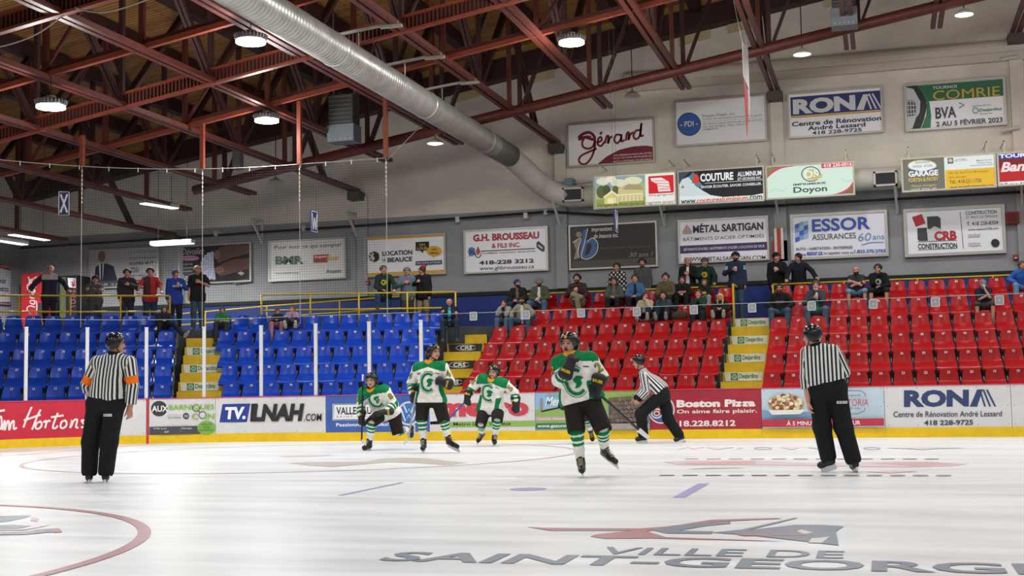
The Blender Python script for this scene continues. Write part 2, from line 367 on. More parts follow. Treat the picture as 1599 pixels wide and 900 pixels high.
script(p, [[(4, 672), (7, 660), (8, 658), (8, 672), (11, 661), (14, 658), (15, 672), (18, 661), (22, 658), (22, 670), (27, 668)],
           [(37, 668), (43, 652), (49, 638), (50, 637)], [(45, 653), (38, 657), (52, 652), (64, 648)], [(64, 640), (58, 652), (52, 668), (50, 671)],
           [(64, 659), (58, 661), (56, 668), (60, 670), (65, 666), (65, 660), (62, 658)], [(68, 660), (73, 658), (71, 669)], [(72, 661), (77, 657), (79, 659)],
           [(91, 645), (86, 657), (83, 668), (87, 669), (91, 665)], [(80, 652), (100, 649)], [(103, 657), (97, 659), (95, 667), (99, 669), (104, 665), (104, 659), (101, 656)],
           [(110, 669), (113, 656), (111, 667), (116, 657), (121, 656), (119, 667), (123, 668)], [(134, 657), (128, 657), (131, 662), (134, 666), (127, 668)]], 3.0, '#efe6e4')
p.stroke([(8, 641), (-6, 643)], 3.4, '#efe6e4'); p.build(p.root)
p = board(150, 229, 'plain white board between red panel and red goal stripe', WHITE_B, -.015); p.stroke([(196, 635), (200, 634), (199, 640), (197, 645)], 1.6, '#26262a'); p.build(p.root, 'printed_mark')
p = board(229, 233.2, 'narrow red goal line stripe down the boards', mat('board_stripe_red', '#c03a4c', .4, var=0))
m = MB(); along(m, S(233.2)+.002, S(229)-.002, .0, .185, -.016, -.012, mat('board_stripe_red', '#c03a4c')); m.build('lower_stripe', p.root)
p = board(233.2, 337, 'white board with dark round badge, green letters and eyeglasses', WHITE_B)
p.ell(249, 638.5, 12.7, 12.2, '#3b3a3d').text('AUX', 237.5, 634, 263, 643.5, '#eeeeee', .012).text('BARNIQUES', 264, 632.5, 335, 642, '#86b53e', .008).text('C  IN', 300, 646, 335, 655.5, '#86b53e', .008)
p.ring(307, 637.5, 5.6, 5.4, 1.1, '#2c2c30').ring(317, 648.5, 5.6, 5.4, 1.1, '#2c2c30').stroke([(310, 642), (313.5, 644.5)], 1.2, '#2c2c30').ell(291, 650, 4.9, 4.9, '#3b3a3d').text('DU', 288.5, 648, 294, 652.2, '#eeeeee')
p.text('Lunetterie', 264, 647, 283, 649.3, '#9a9a9c').text('abordable', 263, 651, 283, 654, '#55555a').poly([(234, 667), (309, 665.5), (312, 671), (314, 678), (234, 679.5)], '#4a4a4e')
p.text('9190, boul. Lacroix St-Georges', 240, 668.4, 300, 671.6, '#e8e8e8').text('418 226-4150', 257, 673.4, 284, 676.6, '#e8e8e8').poly(ell(323, 668.5, 14.4, 11, 24), '#7fb04a')
p.text('APPORTEZ', 315, 662, 331, 664.5, '#3f5f2a').text('VOTRE', 318, 666.6, 328, 669.2, '#3f5f2a').text('PRESCRIPTION', 311, 671, 334, 673.6, '#3f5f2a'); p.build(p.root)
p = board(337, 509.2, 'white board with blue square and heavy slanted black web address', WHITE_B)
p.poly([(348, 631.5), (391.5, 630.5), (386, 659.5), (343, 660)], '#2a3f96').text('TV.', 352, 636, 384, 655.5, '#f2f2f2', .03, .12).poly([(393, 630.8), (402, 630.5), (401, 658), (391, 659)], '#222226')
p.text('LNAH', 393, 631.5, 475.5, 658.8, '#2b2b30', .035, .18).text('.COM', 475, 646.5, 503, 658, '#2b2b30', .008, .1); p.build(p.root)
p = board(509.2, 671, 'blue board with white boxed name and round car emblem', mat('board_blue', '#3f62ac', .4, var=.08, scale=5))
p.rect(520, 631, 605, 657, '#e9e9ea').stroke([(521.5, 632), (603, 631), (603, 655), (521.5, 656), (521.5, 632)], 1.1, '#333338').text('VALLEE AUTO', 525.5, 636, 597, 648, '#2a2a2e', .012).text('S A I N T - G E O R G E S', 526, 650, 597, 652.6, '#55555a')
p.text('Passionné de Volks!', 525.5, 661, 607.5, 666.5, '#eef1f6', .008)
p.ring(639, 646, 16.5, 17.5, 3, '#c8d4e6').ell(639, 646, 14.6, 15.6, '#3f6fb4').stroke([(631, 633), (636, 645), (639, 639), (642, 645), (647, 633)], 2.4, '#d7e0ee').stroke([(627, 640), (633.5, 658), (639, 648), (644.5, 658), (651, 640)], 2.4, '#d7e0ee'); p.build(p.root)
p = board(671, 836, 'white board with big rounded red letters over a green strip', WHITE_B)
p.text('metro', 688, 625, 828, 653.5, '#bfc3c6', .05).text('metro', 686, 624, 826, 652, '#c9444c', .05).rect(699, 659, 835.5, 668, '#8fb356')
p.text('Metro La', 708.5, 660, 748, 665.5, '#23321f', .005).text('V', 764, 659.5, 769, 665, '#23321f', .005).text('eux', 784, 660.5, 798.5, 664.8, '#23321f', .005); p.build(p.root)
p = board(836, 1015, 'board with blue sky, green lawn and stacked round logs picture', mat('board_sky', '#9dbbd6', .4, var=.1, scale=3))
p.poly([(837, 640), (880, 636), (940, 612), (1014, 609.5), (1014, 625), (950, 630), (948, 664), (837, 666)], '#8fb05c').poly([(837, 614), (905, 612), (905, 625), (850, 636), (837, 636)], '#8fb4d8')
p.text('Gazon', 853, 614, 876, 621, '#7c9a52', 0, .3).text('Mercier', 852, 620, 897, 634, '#e9eef0', .006, .3).rect(837, 651, 948, 657.5, '#b8a39a').text('Commercial', 840, 652.5, 860, 656.5, '#e9e4e0').text('Résidentiel', 864, 652, 883, 656, '#e9e4e0')
p.rect(837, 661.5, 949, 671, '#3f7a4c').text('www.gazonmercier.com', 840, 663.5, 925, 669.5, '#f0f0ee', .006).poly([(951, 622), (1013, 618), (1013, 662), (951, 664)], '#5a4d44')
for i in range(9):
    for j in range(6):
        p.ell(955.5+i*6.6+(j % 2)*3, 624.5+j*6.6-.06*i*6, 3.3, 3.5, ('#75665a', '#6b5d52', '#7f7064')[(i+2*j) % 3], 12)
p.rect(950, 662, 1014, 671, '#a79c98'); p.build(p.root)
p = board(1015, 1190, 'dark red board with white serif pizza lettering and round emblem', mat('board_maroon', '#a52c3d', .4, var=.08, scale=4))
p.text('Boston Pizza', 1057, 625, 1180, 636.8, '#f0e4e2', .03).text('On aime faire plaisir.', 1057.5, 640, 1182.5, 648, '#f0e4e2', .008).text('418.228.8212', 1049, 657.5, 1149, 666.8, '#f0e4e2', .015)
p.ring(1033, 640, 20, 21, 2, '#e6dcdc').ell(1033, 640, 18, 19, '#3a5fa0').ell(1033, 636, 16, 14, '#a52c3d').ring(1026, 646, 8, 7, 2, '#e6dcdc').ring(1026, 646, 4, 3.4, 1.6, '#e6dcdc'); p.build(p.root)
p = board(1190, 1382, 'pale blue board with dish of cheese curds over red strip', mat('board_pale_blue', '#bfd3de', .4, var=.04, scale=4))
p.poly([(1191, 640), (1225, 646), (1300, 640), (1300, 655), (1191, 656)], '#7f9fc0').poly(ell(1228, 631, 28, 15, 30), '#c9a87a')
random.seed(3)
for i in range(70):
    t = random.random()*6.28; r = random.random()**.5; p.ell(1228+25*r*math.cos(t), 630+13*r*math.sin(t), 2.6+random.random()*1.6, 2.2+random.random(), random.choice(['#ead9b4', '#dcc393', '#f0e4c8', '#8a4a2c', '#a8683c', '#e0cda2']), 9)
p.poly([(1200, 641), (1258, 640), (1250, 647), (1206, 648)], '#e8e2da').rect(1191, 656, 1381, 667.5, '#b93448')
p.text('À 5 MINUTES DU BONHEUR', 1229, 656.8, 1344, 665, '#f4e9e6', .006)
p.stroke([(1316, 614), (1325, 610.5), (1345, 610.5), (1351, 615), (1352, 620)], 1, '#46566c').stroke([(1352, 637), (1350, 642), (1340, 646.5), (1325, 647), (1314, 643)], 1, '#46566c')
p.text('fromagerie', 1314, 616, 1344, 620.5, '#46566c', 0, .2).text('VICTORIA', 1305, 624, 1357, 635, '#c0414c', -.004).text('DEPUIS 1946', 1318, 637, 1343, 639.5, '#46566c'); p.build(p.root)
p = board(1382, 1580, 'white board with large navy hardware store name and telephone number', WHITE_B, -.012)
def rona(P, x0, y0, x1, y1, h, bg, sl):
    w = x1-x0; P.text('RON', x0, y0, x0+w*.74, y1, h, .045, sl=sl); k = lambda x: sl*(x-x0)
    a = x0+w*.75; P.poly([(a, y1+k(a)), (a+w*.085, y0+k(a)), (a+w*.15, y0+k(a)), (a+w*.1, y1+k(a)-(y1-y0)*.25), (a+w*.085, y1+k(a))], h)
    for i in range(3):
        b = a+w*(.115+.04*i); P.stroke([(b-w*.0, y0+k(b)+(y1-y0)*(.02+.0*i)), (b+w*.06+w*.018*i, y1+k(b))], w*.02, h)
rona(p, 1412, 609.5, 1549, 636.5, '#34446e', '#d9d8d8', -.01)
p.text('Centre de Rénovation André Lessard', 1395.5, 643, 1565, 652, '#3a4256', .004, sl=-.008).text('418 228-9725', 1443.5, 656.8, 1520, 664.8, '#3a4256', .012); p.build(p.root)
board(1580, 1680, 'plain white board at the right edge of the frame', WHITE_B, s0=ARC_C[0]-8.5)
# ------------------------------------------------------------------ shell: walls, ceiling
def block_mat(name, h, h2, rough=.85):
    m = bpy.data.materials.new(name); m.use_nodes = True; nt = m.node_tree; b = nt.nodes['Principled BSDF']
    tc = node(nt, 'ShaderNodeTexCoord'); sp = node(nt, 'ShaderNodeSeparateXYZ'); cb = node(nt, 'ShaderNodeCombineXYZ')
    ad = node(nt, 'ShaderNodeMath', operation='ADD'); nt.links.new(tc.outputs['Object'], sp.inputs[0])
    nt.links.new(sp.outputs[0], ad.inputs[0]); nt.links.new(sp.outputs[1], ad.inputs[1]); nt.links.new(ad.outputs[0], cb.inputs[0]); nt.links.new(sp.outputs[2], cb.inputs[1])
    br = node(nt, 'ShaderNodeTexBrick', i_Scale=1., i_Mortar_Size=.006, i_Brick_Width=.4, i_Row_Height=.2)
    br.inputs['Color1'].default_value = lin(h); br.inputs['Color2'].default_value = lin(h2); br.inputs['Mortar'].default_value = tuple(x*.92 for x in lin(h)[:3])+(1,)
    nt.links.new(cb.outputs[0], br.inputs['Vector'])
    n = node(nt, 'ShaderNodeTexNoise', i_Scale=.7, i_Detail=5.); mr = node(nt, 'ShaderNodeMapRange'); mr.inputs['From Min'].default_value = .3; mr.inputs['From Max'].default_value = .7
    mr.inputs['To Min'].default_value = .86; mr.inputs['To Max'].default_value = 1.04; nt.links.new(tc.outputs['Object'], n.inputs['Vector']); nt.links.new(n.outputs['Fac'], mr.inputs['Value'])
    vm = node(nt, 'ShaderNodeVectorMath', operation='SCALE'); nt.links.new(br.outputs[0], vm.inputs[0]); nt.links.new(mr.outputs[0], vm.inputs['Scale']); nt.links.new(vm.outputs[0], b.inputs['Base Color'])
    b.inputs['Roughness'].default_value = rough; b.inputs['Specular IOR Level'].default_value = .25
    bp = node(nt, 'ShaderNodeBump', i_Strength=.2, i_Distance=.01); nt.links.new(br.outputs['Fac'], bp.inputs['Height']); bp.invert = True; nt.links.new(bp.outputs[0], b.inputs['Normal'])
    return m
WALL_W = block_mat('block_wall_white', '#e4dbd0', '#dfd6ca'); WALL_G = block_mat('block_wall_grey', '#9c9ca0', '#97979b'); BLUE_W = mat('wainscot_blue', '#1a3178', .6, var=.1, scale=2); DARK = mat('dark_strip', '#1a1a1c', .7)
ZG = 6.33; XE = -27.3
def wall_x(nm, x0, x1, y):
    m = MB(); m.box((x0, y, 3.95), (x1, y+.25, ZG), WALL_G); struct(m.build(nm))
wall_x('wall_back', XE, 14, WALL_Y)
m = MB(); m.prism([(XE, WALL_Y, ZG), (14, WALL_Y, ZG), (14, WALL_Y, deck_z(14)), (XE, WALL_Y, deck_z(XE))], (0, .25, 0), WALL_W); struct(m.build('wall_back_upper'))
m = MB(); m.box((XE, WALL_Y-.01, WALK), (14, WALL_Y+.24, 3.84), BLUE_W); struct(m.build('wall_back_wainscot'))
m = MB(); m.box((XE, WALL_Y-.05, 3.84), (14, WALL_Y+.2, 3.95), DARK); struct(m.build('trim_back'))
m = MB(); m.box((XE-.25, 10, 0), (XE, WALL_Y+.25, ZG), WALL_G); m.box((XE-.25, 10, ZG), (XE, WALL_Y+.25, deck_z(XE)), WALL_W); struct(m.build('wall_left'))
for i, (x, z0) in enumerate(((-8.86, 3.95), (-2.61, 3.95), (3.68, 3.95), (-15.1, 3.95), (-21.4, 3.95))):
    m = MB(); zt = chord_z(x)-.2; zm = min(ZG, zt)
    m.box((x-.17, WALL_Y-.12, z0), (x+.17, WALL_Y+.1, zm), WALL_G)
    if zt > zm: m.box((x-.17, WALL_Y-.12, zm), (x+.17, WALL_Y+.1, zt), WALL_W)
    struct(m.build('wall_pilaster'))
m = MB(); m.box((-6.9, WALL_Y-.16, 9.56), (8, WALL_Y+.05, 9.78), mat('ledge_white', '#cfc6ba', .8)); m.tube([(-6.9, WALL_Y-.02, 9.95), (8, WALL_Y-.02, 9.95)], .2, mat('ledge_white', '#cfc6ba'), 14); struct(m.build('trim_ledge'))
def wood_mat():
    m = bpy.data.materials.new('roof_planks'); m.use_nodes = True; nt = m.node_tree; b = nt.nodes['Principled BSDF']
    tc = node(nt, 'ShaderNodeTexCoord'); mp = node(nt, 'ShaderNodeMapping'); mp.inputs['Scale'].default_value = (1, 1, 1)
    br = node(nt, 'ShaderNodeTexBrick', i_Scale=1., i_Mortar_Size=.012, i_Brick_Width=3.6, i_Row_Height=.14)
    br.inputs['Color1'].default_value = lin('#b98448'); br.inputs['Color2'].default_value = lin('#986a38'); br.inputs['Mortar'].default_value = lin('#2e1d10')
    nt.links.new(tc.outputs['Object'], br.inputs['Vector'])
    n = node(nt, 'ShaderNodeTexNoise', i_Scale=2., i_Detail=6.); mp.inputs['Scale'].default_value = (.5, 9, 1); nt.links.new(tc.outputs['Object'], mp.inputs[0]); nt.links.new(mp.outputs[0], n.inputs['Vector'])
    mr = node(nt, 'ShaderNodeMapRange'); mr.inputs['To Min'].default_value = .55; mr.inputs['To Max'].default_value = 1.25; nt.links.new(n.outputs['Fac'], mr.inputs['Value'])
    vm = node(nt, 'ShaderNodeVectorMath', operation='SCALE'); nt.links.new(br.outputs[0], vm.inputs[0]); nt.links.new(mr.outputs[0], vm.inputs['Scale']); nt.links.new(vm.outputs[0], b.inputs['Base Color'])
    b.inputs['Roughness'].default_value = .8; return m
m = MB(); m.hexa([(-34, -3, deck_z(-34)), (14, -3, deck_z(14)), (14, 36.4, deck_z(14)), (-34, 36.4, deck_z(-34))]+[(-34, -3, deck_z(-34)+.2), (14, -3, deck_z(14)+.2), (14, 36.4, deck_z(14)+.2), (-34, 36.4, deck_z(-34)+.2)], wood_mat()); struct(m.build('ceiling_deck'))
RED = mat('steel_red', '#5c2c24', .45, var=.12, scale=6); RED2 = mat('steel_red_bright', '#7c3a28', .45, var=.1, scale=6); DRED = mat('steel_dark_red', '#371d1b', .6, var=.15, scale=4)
m = MB(); m.hexa([(XE, 35.5, deck_z(XE)-.85), (14, 35.5, deck_z(14)-.85), (14, 35.98, deck_z(14)-.85), (XE, 35.98, deck_z(XE)-.85)]+[(XE, 35.5, deck_z(XE)-.25), (14, 35.5, deck_z(14)-.25), (14, 35.98, deck_z(14)-.25), (XE, 35.98, deck_z(XE)-.25)], DRED); struct(m.build('ceiling_beam'))
m = MB(); m.hexa([(XE, 35.6, deck_z(XE)-.25), (14, 35.6, deck_z(14)-.25), (14, 35.98, deck_z(14)-.25), (XE, 35.98, deck_z(XE)-.25)]+[(XE, 35.6, deck_z(XE)), (14, 35.6, deck_z(14)), (14, 35.98, deck_z(14)), (XE, 35.98, deck_z(XE))], mat('fascia_wood', '#b08c4c', .8, var=.15, scale=2)); struct(m.build('trim_fascia'))
for i, (x0, x1) in enumerate(((-5.3, -4.4), (-3.9, -2.9), (-1.2, 0.3), (-9.9, -9.0), (-12.2, -11.3))):
    z = deck_z((x0+x1)/2)-1.1; m = MB(); m.hexa([(x0, 35.93, z-.08), (x1, 35.93, z+.08), (x1, 35.99, z+.08), (x0, 35.99, z-.08)]+[(x0, 35.93, z+.17), (x1, 35.93, z+.33), (x1, 35.99, z+.33), (x0, 35.99, z+.17)], mat('plywood_patch', '#c9b98e', .8, var=.1)); struct(m.build('trim_patch'))
# ------------------------------------------------------------------ roof steel
TX = [-2.62+2.1*i for i in range(-10, 5)]; PY = [23.25+2.55*j for j in range(-5, 4)]; TUBE_Y = 31.0
where = ['far left above the drink machines', 'second from the left end', 'third from the left end', 'at the left passing over the hanging letter', 'fifth from the left, over the round lamps', 'sixth from the left', 'just left of the silver duct', 'just right of the silver duct and on the wall pier', 'right of the duct ending above the maroon sign', 'above the pale accountant sign', 'with its end bracket beside the navy sign', 'over the grey heater at top right', 'right of the grey heater', 'near the right edge', 'at the far right edge']
for i, x in enumerate(TX):
    major = (i-10) % 3 == 0; zb = chord_z(x); zt = deck_z(x)-.02; yend = 35.75 if major else 33.1
    r = thing('roof_truss', 'dark red steel roof truss '+where[i], 'roof truss', (x, 20, zb), 'steel roof trusses')
    for sx in (-1, 1):
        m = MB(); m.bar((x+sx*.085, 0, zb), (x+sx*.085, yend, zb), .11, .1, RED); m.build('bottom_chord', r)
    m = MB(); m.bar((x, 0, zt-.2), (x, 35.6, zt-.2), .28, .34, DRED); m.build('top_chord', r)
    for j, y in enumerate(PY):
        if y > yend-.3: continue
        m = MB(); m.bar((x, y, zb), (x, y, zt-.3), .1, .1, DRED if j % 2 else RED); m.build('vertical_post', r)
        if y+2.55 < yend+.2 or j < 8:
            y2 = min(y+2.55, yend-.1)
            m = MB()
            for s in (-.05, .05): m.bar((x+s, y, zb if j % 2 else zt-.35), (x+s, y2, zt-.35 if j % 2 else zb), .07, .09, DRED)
            m.build('diagonal_web', r)
    if major and i > 0:
        m = MB(); m.box((x-.2, 35.5, zb-.3), (x+.2, 35.95, zb-.05), mat('bearing_plate', '#57504c', .6, .3)); m.build('bearing_plate', r)
def xz(x): return chord_z(x)-.06
XL, XR = TX[0], TX[-1]
for y, nm in ((20.65, 'crossing above the near lamps'), (25.8, 'crossing above the far lamps')):
    r = thing('bracing_strut', 'thin orange red bracing strut '+nm, 'bracing strut', (-8, y, xz(-8)), 'thin bracing struts')
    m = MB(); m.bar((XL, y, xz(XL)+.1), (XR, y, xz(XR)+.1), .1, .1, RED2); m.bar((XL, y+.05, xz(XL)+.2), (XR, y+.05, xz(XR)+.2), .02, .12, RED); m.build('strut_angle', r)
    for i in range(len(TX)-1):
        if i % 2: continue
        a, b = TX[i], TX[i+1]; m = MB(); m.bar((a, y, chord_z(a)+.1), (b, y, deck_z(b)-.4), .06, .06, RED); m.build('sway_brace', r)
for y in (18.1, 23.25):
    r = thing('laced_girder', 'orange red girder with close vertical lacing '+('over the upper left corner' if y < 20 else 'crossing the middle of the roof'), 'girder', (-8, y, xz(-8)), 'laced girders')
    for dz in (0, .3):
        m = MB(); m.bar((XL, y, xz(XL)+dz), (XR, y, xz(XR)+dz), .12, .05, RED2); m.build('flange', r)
    m = MB(); x = XL
    while x < XR: m.bar((x, y, xz(x)), (x, y, xz(x)+.3), .035, .03, RED); x += .085
    m.bar((XL, y+.04, xz(XL)+.15), (XR, y+.04, xz(XR)+.15), .01, .3, DRED); m.build('lacing', r)
r = thing('roof_tube_truss', 'long round dark red tube with web posts rising along the wall', 'roof truss', (-8, TUBE_Y, chord_z(-8)))
m = MB(); m.tube([(-18.0, TUBE_Y, chord_z(-18.0)-.06), (8, TUBE_Y, chord_z(8)-.06)], .135, RED, 14); m.build('round_tube', r, True)
for i, x in enumerate(TX[3:]):
    m = MB(); m.bar((x+.25, TUBE_Y, chord_z(x)), (x+.25, TUBE_Y, deck_z(x)-.3), .1, .1, DRED); m.build('web_post', r)
    m = MB()
    for s in (-.07, .07): m.bar((x+.3, TUBE_Y+s, chord_z(x)), (x+1.5, TUBE_Y+s, deck_z(x+1.5)-.3), .07, .05, DRED)
    for q in range(5): t = .15+.17*q; m.bar((x+.3+1.2*t, TUBE_Y-.07, chord_z(x)+t*2.9), (x+.3+1.2*t, TUBE_Y+.07, chord_z(x)+t*2.9), .04, .04, DRED)
    m.build('web_diagonal', r)
# ------------------------------------------------------------------ ducts
GALV = mat('galvanised', '#b4b4ae', .36, .45, var=.12, scale=3); WDUCT = mat('duct_white', '#c9c4bb', .6, var=.08, scale=3); CLIP = mat('clip_zinc', '#b8b4a6', .4, .5)
DX, DZ, DR = -9.8, 7.555, .3
r = thing('spiral_duct', 'big silver ribbed round air duct running to the back wall', 'air duct', (DX, 20, DZ))
m = MB(); n = 36; rings = []; y = -.5
while y < 33.85: rings += [(y, DR), (y+.085, DR), (y+.1, DR+.016), (y+.115, DR)]; y += .12
m.add([(DX+q*math.cos(2*math.pi*k/n), yy, DZ+q*math.sin(2*math.pi*k/n)) for yy, q in rings for k in range(n)], [(i*n+k, i*n+(k+1) % n, (i+1)*n+(k+1) % n, (i+1)*n+k) for i in range(len(rings)-1) for k in range(n)], GALV); m.build('ribbed_pipe', r, True, fix=False)
m = MB(); m.tube([(DX, 32.2, DZ), (DX, 33.9, DZ)], DR+.012, mat('duct_collar', '#6f7468', .5, .4), 32); m.build('end_collar', r, True)
for yy in (12, 17, 22, 27, 31.5):
    m = MB(); m.tube([(DX, yy, DZ), (DX, yy+.06, DZ)], DR+.025, GALV, 32); m.build('seam_band', r, True)
r = thing('white_duct', 'white painted round duct bending along the wall behind lit signs', 'air duct', (-8.5, 35.3, 6.6))
m = MB(); m.tube(spline([(DX, 33.9, DZ), (DX+.18, 34.4, DZ-.22), (DX+.62, 35.2, 6.85), (-8.75, 35.52, 6.62), (-8.2, 35.6, 6.56), (-7, 35.6, 6.55), (8, 35.6, 6.55)]), .31, WDUCT, 32); m.build('pipe', r, True)
for u, v in ((895, 304), (1383, 279)):
    q = onY(u, v, 35.25); m = MB(); a, b = .3, .2
    m.box((q[0]-a, 35.22, q[2]-b), (q[0]+a, 35.45, q[2]-b+.05), WDUCT); m.box((q[0]-a, 35.22, q[2]+b-.05), (q[0]+a, 35.45, q[2]+b), WDUCT); m.box((q[0]-a, 35.22, q[2]-b), (q[0]-a+.05, 35.45, q[2]+b), WDUCT); m.box((q[0]+a-.05, 35.22, q[2]-b), (q[0]+a, 35.45, q[2]+b), WDUCT)
    o = m.build('grille_frame', r)
    m = MB(); m.box((q[0]-a+.05, 35.27, q[2]-b+.05), (q[0]+a-.05, 35.29, q[2]+b-.05), mat('grille_dark', '#33373d', .6))
    for k in range(7): zz = q[2]-b+.08+k*.045; m.bar((q[0]-a+.05, 35.25, zz), (q[0]+a-.05, 35.25, zz), .03, .008, mat('grille_slat', '#565b62', .5, .3))
    g = m.build('louvre', o, loc=(0, 0, 0))
for i, (u, v) in enumerate(((611, 30), (679, 82), (734, 123))):
    q = onX(u, v, TX[7]); r = thing('duct_hanger', ('nearest', 'middle', 'farthest')[i]+' of three zinc hanger bars holding the silver duct', 'duct hanger', (-9.9, q[1], q[2]), 'zinc duct hangers')
    m = MB(); m.bar((TX[6]-.1, q[1], chord_z(TX[6])+.08), (TX[7]+.15, q[1], chord_z(TX[7])+.0), .05, .05, GALV); m.build('cross_bar', r)
    m = MB(); m.box((TX[7]-.22, q[1]-.05, chord_z(TX[7])-.1), (TX[7]+.22, q[1]+.05, chord_z(TX[7])-.05), CLIP); m.build('beam_clip', r)
    for s in (-1, 1): m = MB(); m.tube([(DX+s*.2, q[1], chord_z(DX)), (DX+s*.2, q[1], DZ+.24)], .012, GALV, 6); m.build('rod', r)
# ------------------------------------------------------------------ lamps
LED = mat('lamp_led', '#ffffff', .4, var=0, emit=14); TUBEW = mat('lamp_tube', '#f3fff6', .4, var=0, emit=1.5); BULB = mat('lamp_bulb', '#fff6ea', .4, var=0, emit=5)
ALU = mat('lamp_aluminium', '#9a9c9e', .4, .7); LWHITE = mat('lamp_enamel', '#c9c7bf', .5)
def high_bay(u, v, Y, lab):
    c = onY(u, v, Y); R = .27; r = thing('high_bay_lamp', lab, 'ceiling lamp', c, 'round high bay lamps')
    m = MB(); m.lathe([(.0, .16), (.09, .16), (.1, .1), (.26, .06), (R, .0), (R, -.03), (.0, -.03)], c, ALU); 
    for k in range(28):
        t = 2*math.pi*k/28; d = np.array([math.cos(t), math.sin(t), 0]); m.bar(c+d*.1+(0, 0, .09), c+d*.3+(0, 0, .03), .012, .07, ALU)
    m.build('housing', r)
    m = MB(); m.lathe([(.1, -.035), (.12, -.075), (.27, -.075), (R-.005, -.02), (R-.005, .012)], c, LED); m.build('light_ring', r, True)
    m = MB(); m.lathe([(0, -.07), (.05, -.07), (.06, -.03)], c, ALU, 12); m.build('sensor', r)
    zt = chord_z(c[0])+.03; m = MB(); m.tube([c+(0, 0, .16), (c[0], c[1], zt)], .008, DARK, 6); m.build('cable', r)
    down_light('high_bay_light', (c[0], c[1], c[2]-.1), .4, LAMP_W*.75); side_light((c[0], c[1], c[2]-.4), FILL_W)
high_bay(80, 163, 20.65, 'bright round high bay lamp at the far left of the roof'); high_bay(392, 61, 20.65, 'bright round high bay lamp just left of the duct top')
high_bay(417, 185, 25.8, 'bright round high bay lamp above the netting cable'); high_bay(893, 63, 25.8, 'bright round high bay lamp right of the duct')
def dome(u, v, Y, lab, on, ztop):
    c = onY(u, v, Y); ztop = deck_z(c[0]); r = thing('dome_lamp', lab, 'pendant lamp', c, 'enamel dome lamps')
    m = MB(); m.lathe([(.04, .17), (.07, .14), (.13, .11), (.2, .05), (.235, .0), (.225, .0), (.19, .045), (.12, .1), (.04, .13)], c, LWHITE); m.build('shade', r, True)
    m = MB(); m.lathe([(0, -.02 if on else .03), (.1, -.015 if on else .035), (.2, .015 if on else .045)], c, BULB if on else mat('lamp_off', '#b9b4a8', .5)); m.build('bulb', r, True)
    m = MB(); m.tube([c+(0, 0, .16), (c[0], c[1], ztop)], .014, DRED, 6); m.build('stem', r)
    if on: down_light('dome_light', (c[0], c[1], c[2]-.04), .3, 75, spread=160)
dome(680, 225, 31.0, 'lit white dome lamp under the round tube left of the duct', True, chord_z(-11.6)); dome(988, 151, 33.8, 'unlit dome lamp on a long stem above the accountant sign', False, 10.9)
dome(1253, 86, 31.3, 'lit white dome lamp above the navy hardware store sign', True, 11.8); dome(1506, 24, 31.3, 'lit white dome lamp in the top right corner', True, 12.4); dome(431, 286, 33.8, 'unlit dome lamp seen through the netting', False, 9.2)
def strip(x0, y0, x1, y1, lab, Y, tilt):
    a = onY(x0, y0, Y); b = onZ(x1, y1, a[2]) if tilt else onY(x1, y1, Y); b[2] = a[2]; d = nrm(b-a); n = np.array([-d[1], d[0], 0]); c = (a+b)/2
    r = thing('strip_lamp', lab, 'fluorescent lamp', c, 'fluorescent strip lamps')
    m = MB(); m.bar(a+(0, 0, .05), b+(0, 0, .05), .26, .1, LWHITE); m.build('housing', r)
    m = MB(); m.bar(a+d*.03-(0, 0, .01), b-d*.03-(0, 0, .01), .24, .03, TUBEW); m.build('diffuser', r)
    for p in (a+d*.2, b-d*.2): m = MB(); m.tube([p+(0, 0, .1), (p[0], p[1], deck_z(p[0]))], .008, DARK, 6); m.build('rod', r)
    l = down_light('strip_light', c-(0, 0, .05), .3, 170, (.95, 1, .96), 170)
strip(17, 366, 75, 375, 'lit fluorescent strip at left above the other strip', 31.5, 1); strip(-20, 373, 40, 382, 'lit fluorescent strip cut by the left frame edge', 30.5, 1)
strip(222, 317, 276, 325.5, 'highest lit fluorescent strip, right of the hanging letter X', 31, 1); strip(238, 383, 302, 382.5, 'lit fluorescent strip in front of the two dark billboards', 32.6, 0)
# ------------------------------------------------------------------ heaters, hanging letters, banner, wall bits
GREYP = mat('heater_grey', '#6f777c', .5, .2, var=.06); LOUV = mat('heater_louvre', '#3c3a36', .6)
def heater(x0, x1, yt, ym, yb, Y, lab):
    a = onY(x0, ym, Y); b = onY(x1, yb, Y); t = onY(x0, yt, Y)
    r = thing('unit_heater', lab, 'unit heater', ((a[0]+b[0])/2, Y, b[2]), 'hanging grey heaters')
    m = MB(); m.box((a[0], Y-.22, a[2]), (b[0], Y+.22, t[2]), LOUV); m.build('louvre_box', r)
    m = MB()
    for k in range(7): zz = a[2]+(t[2]-a[2])*(k+.5)/7; m.bar((a[0]+.03, Y-.23, zz), (b[0]-.03, Y-.23, zz), .05, .012, GREYP)
    m.build('slats', r)
    m = MB(); m.box((a[0]-.03, Y-.25, b[2]), (b[0]+.03, Y+.25, a[2]), GREYP); m.build('lower_panel', r, bevel=.01)
    m = MB()
    for k in range(5): m.tube([(a[0]+.06+(b[0]-a[0]-.12)*k/4, Y-.25, b[2]+.06), (a[0]+.06+(b[0]-a[0]-.12)*k/4, Y-.26, b[2]+.06)], .012, LWHITE, 8)
    m.build('rivet', r)
    for sx in (a[0]+.05, b[0]-.05): m = MB(); m.bar((sx, Y, t[2]), (sx, Y, deck_z(sx)-.1), .03, .03, GREYP); m.build('hanger', r)
heater(519, 557, 152, 198, 222, 29.0, 'grey hanging unit heater left of the duct'); heater(1300, 1338, -25, 17, 42, 30.2, 'grey hanging unit heater at the top right')
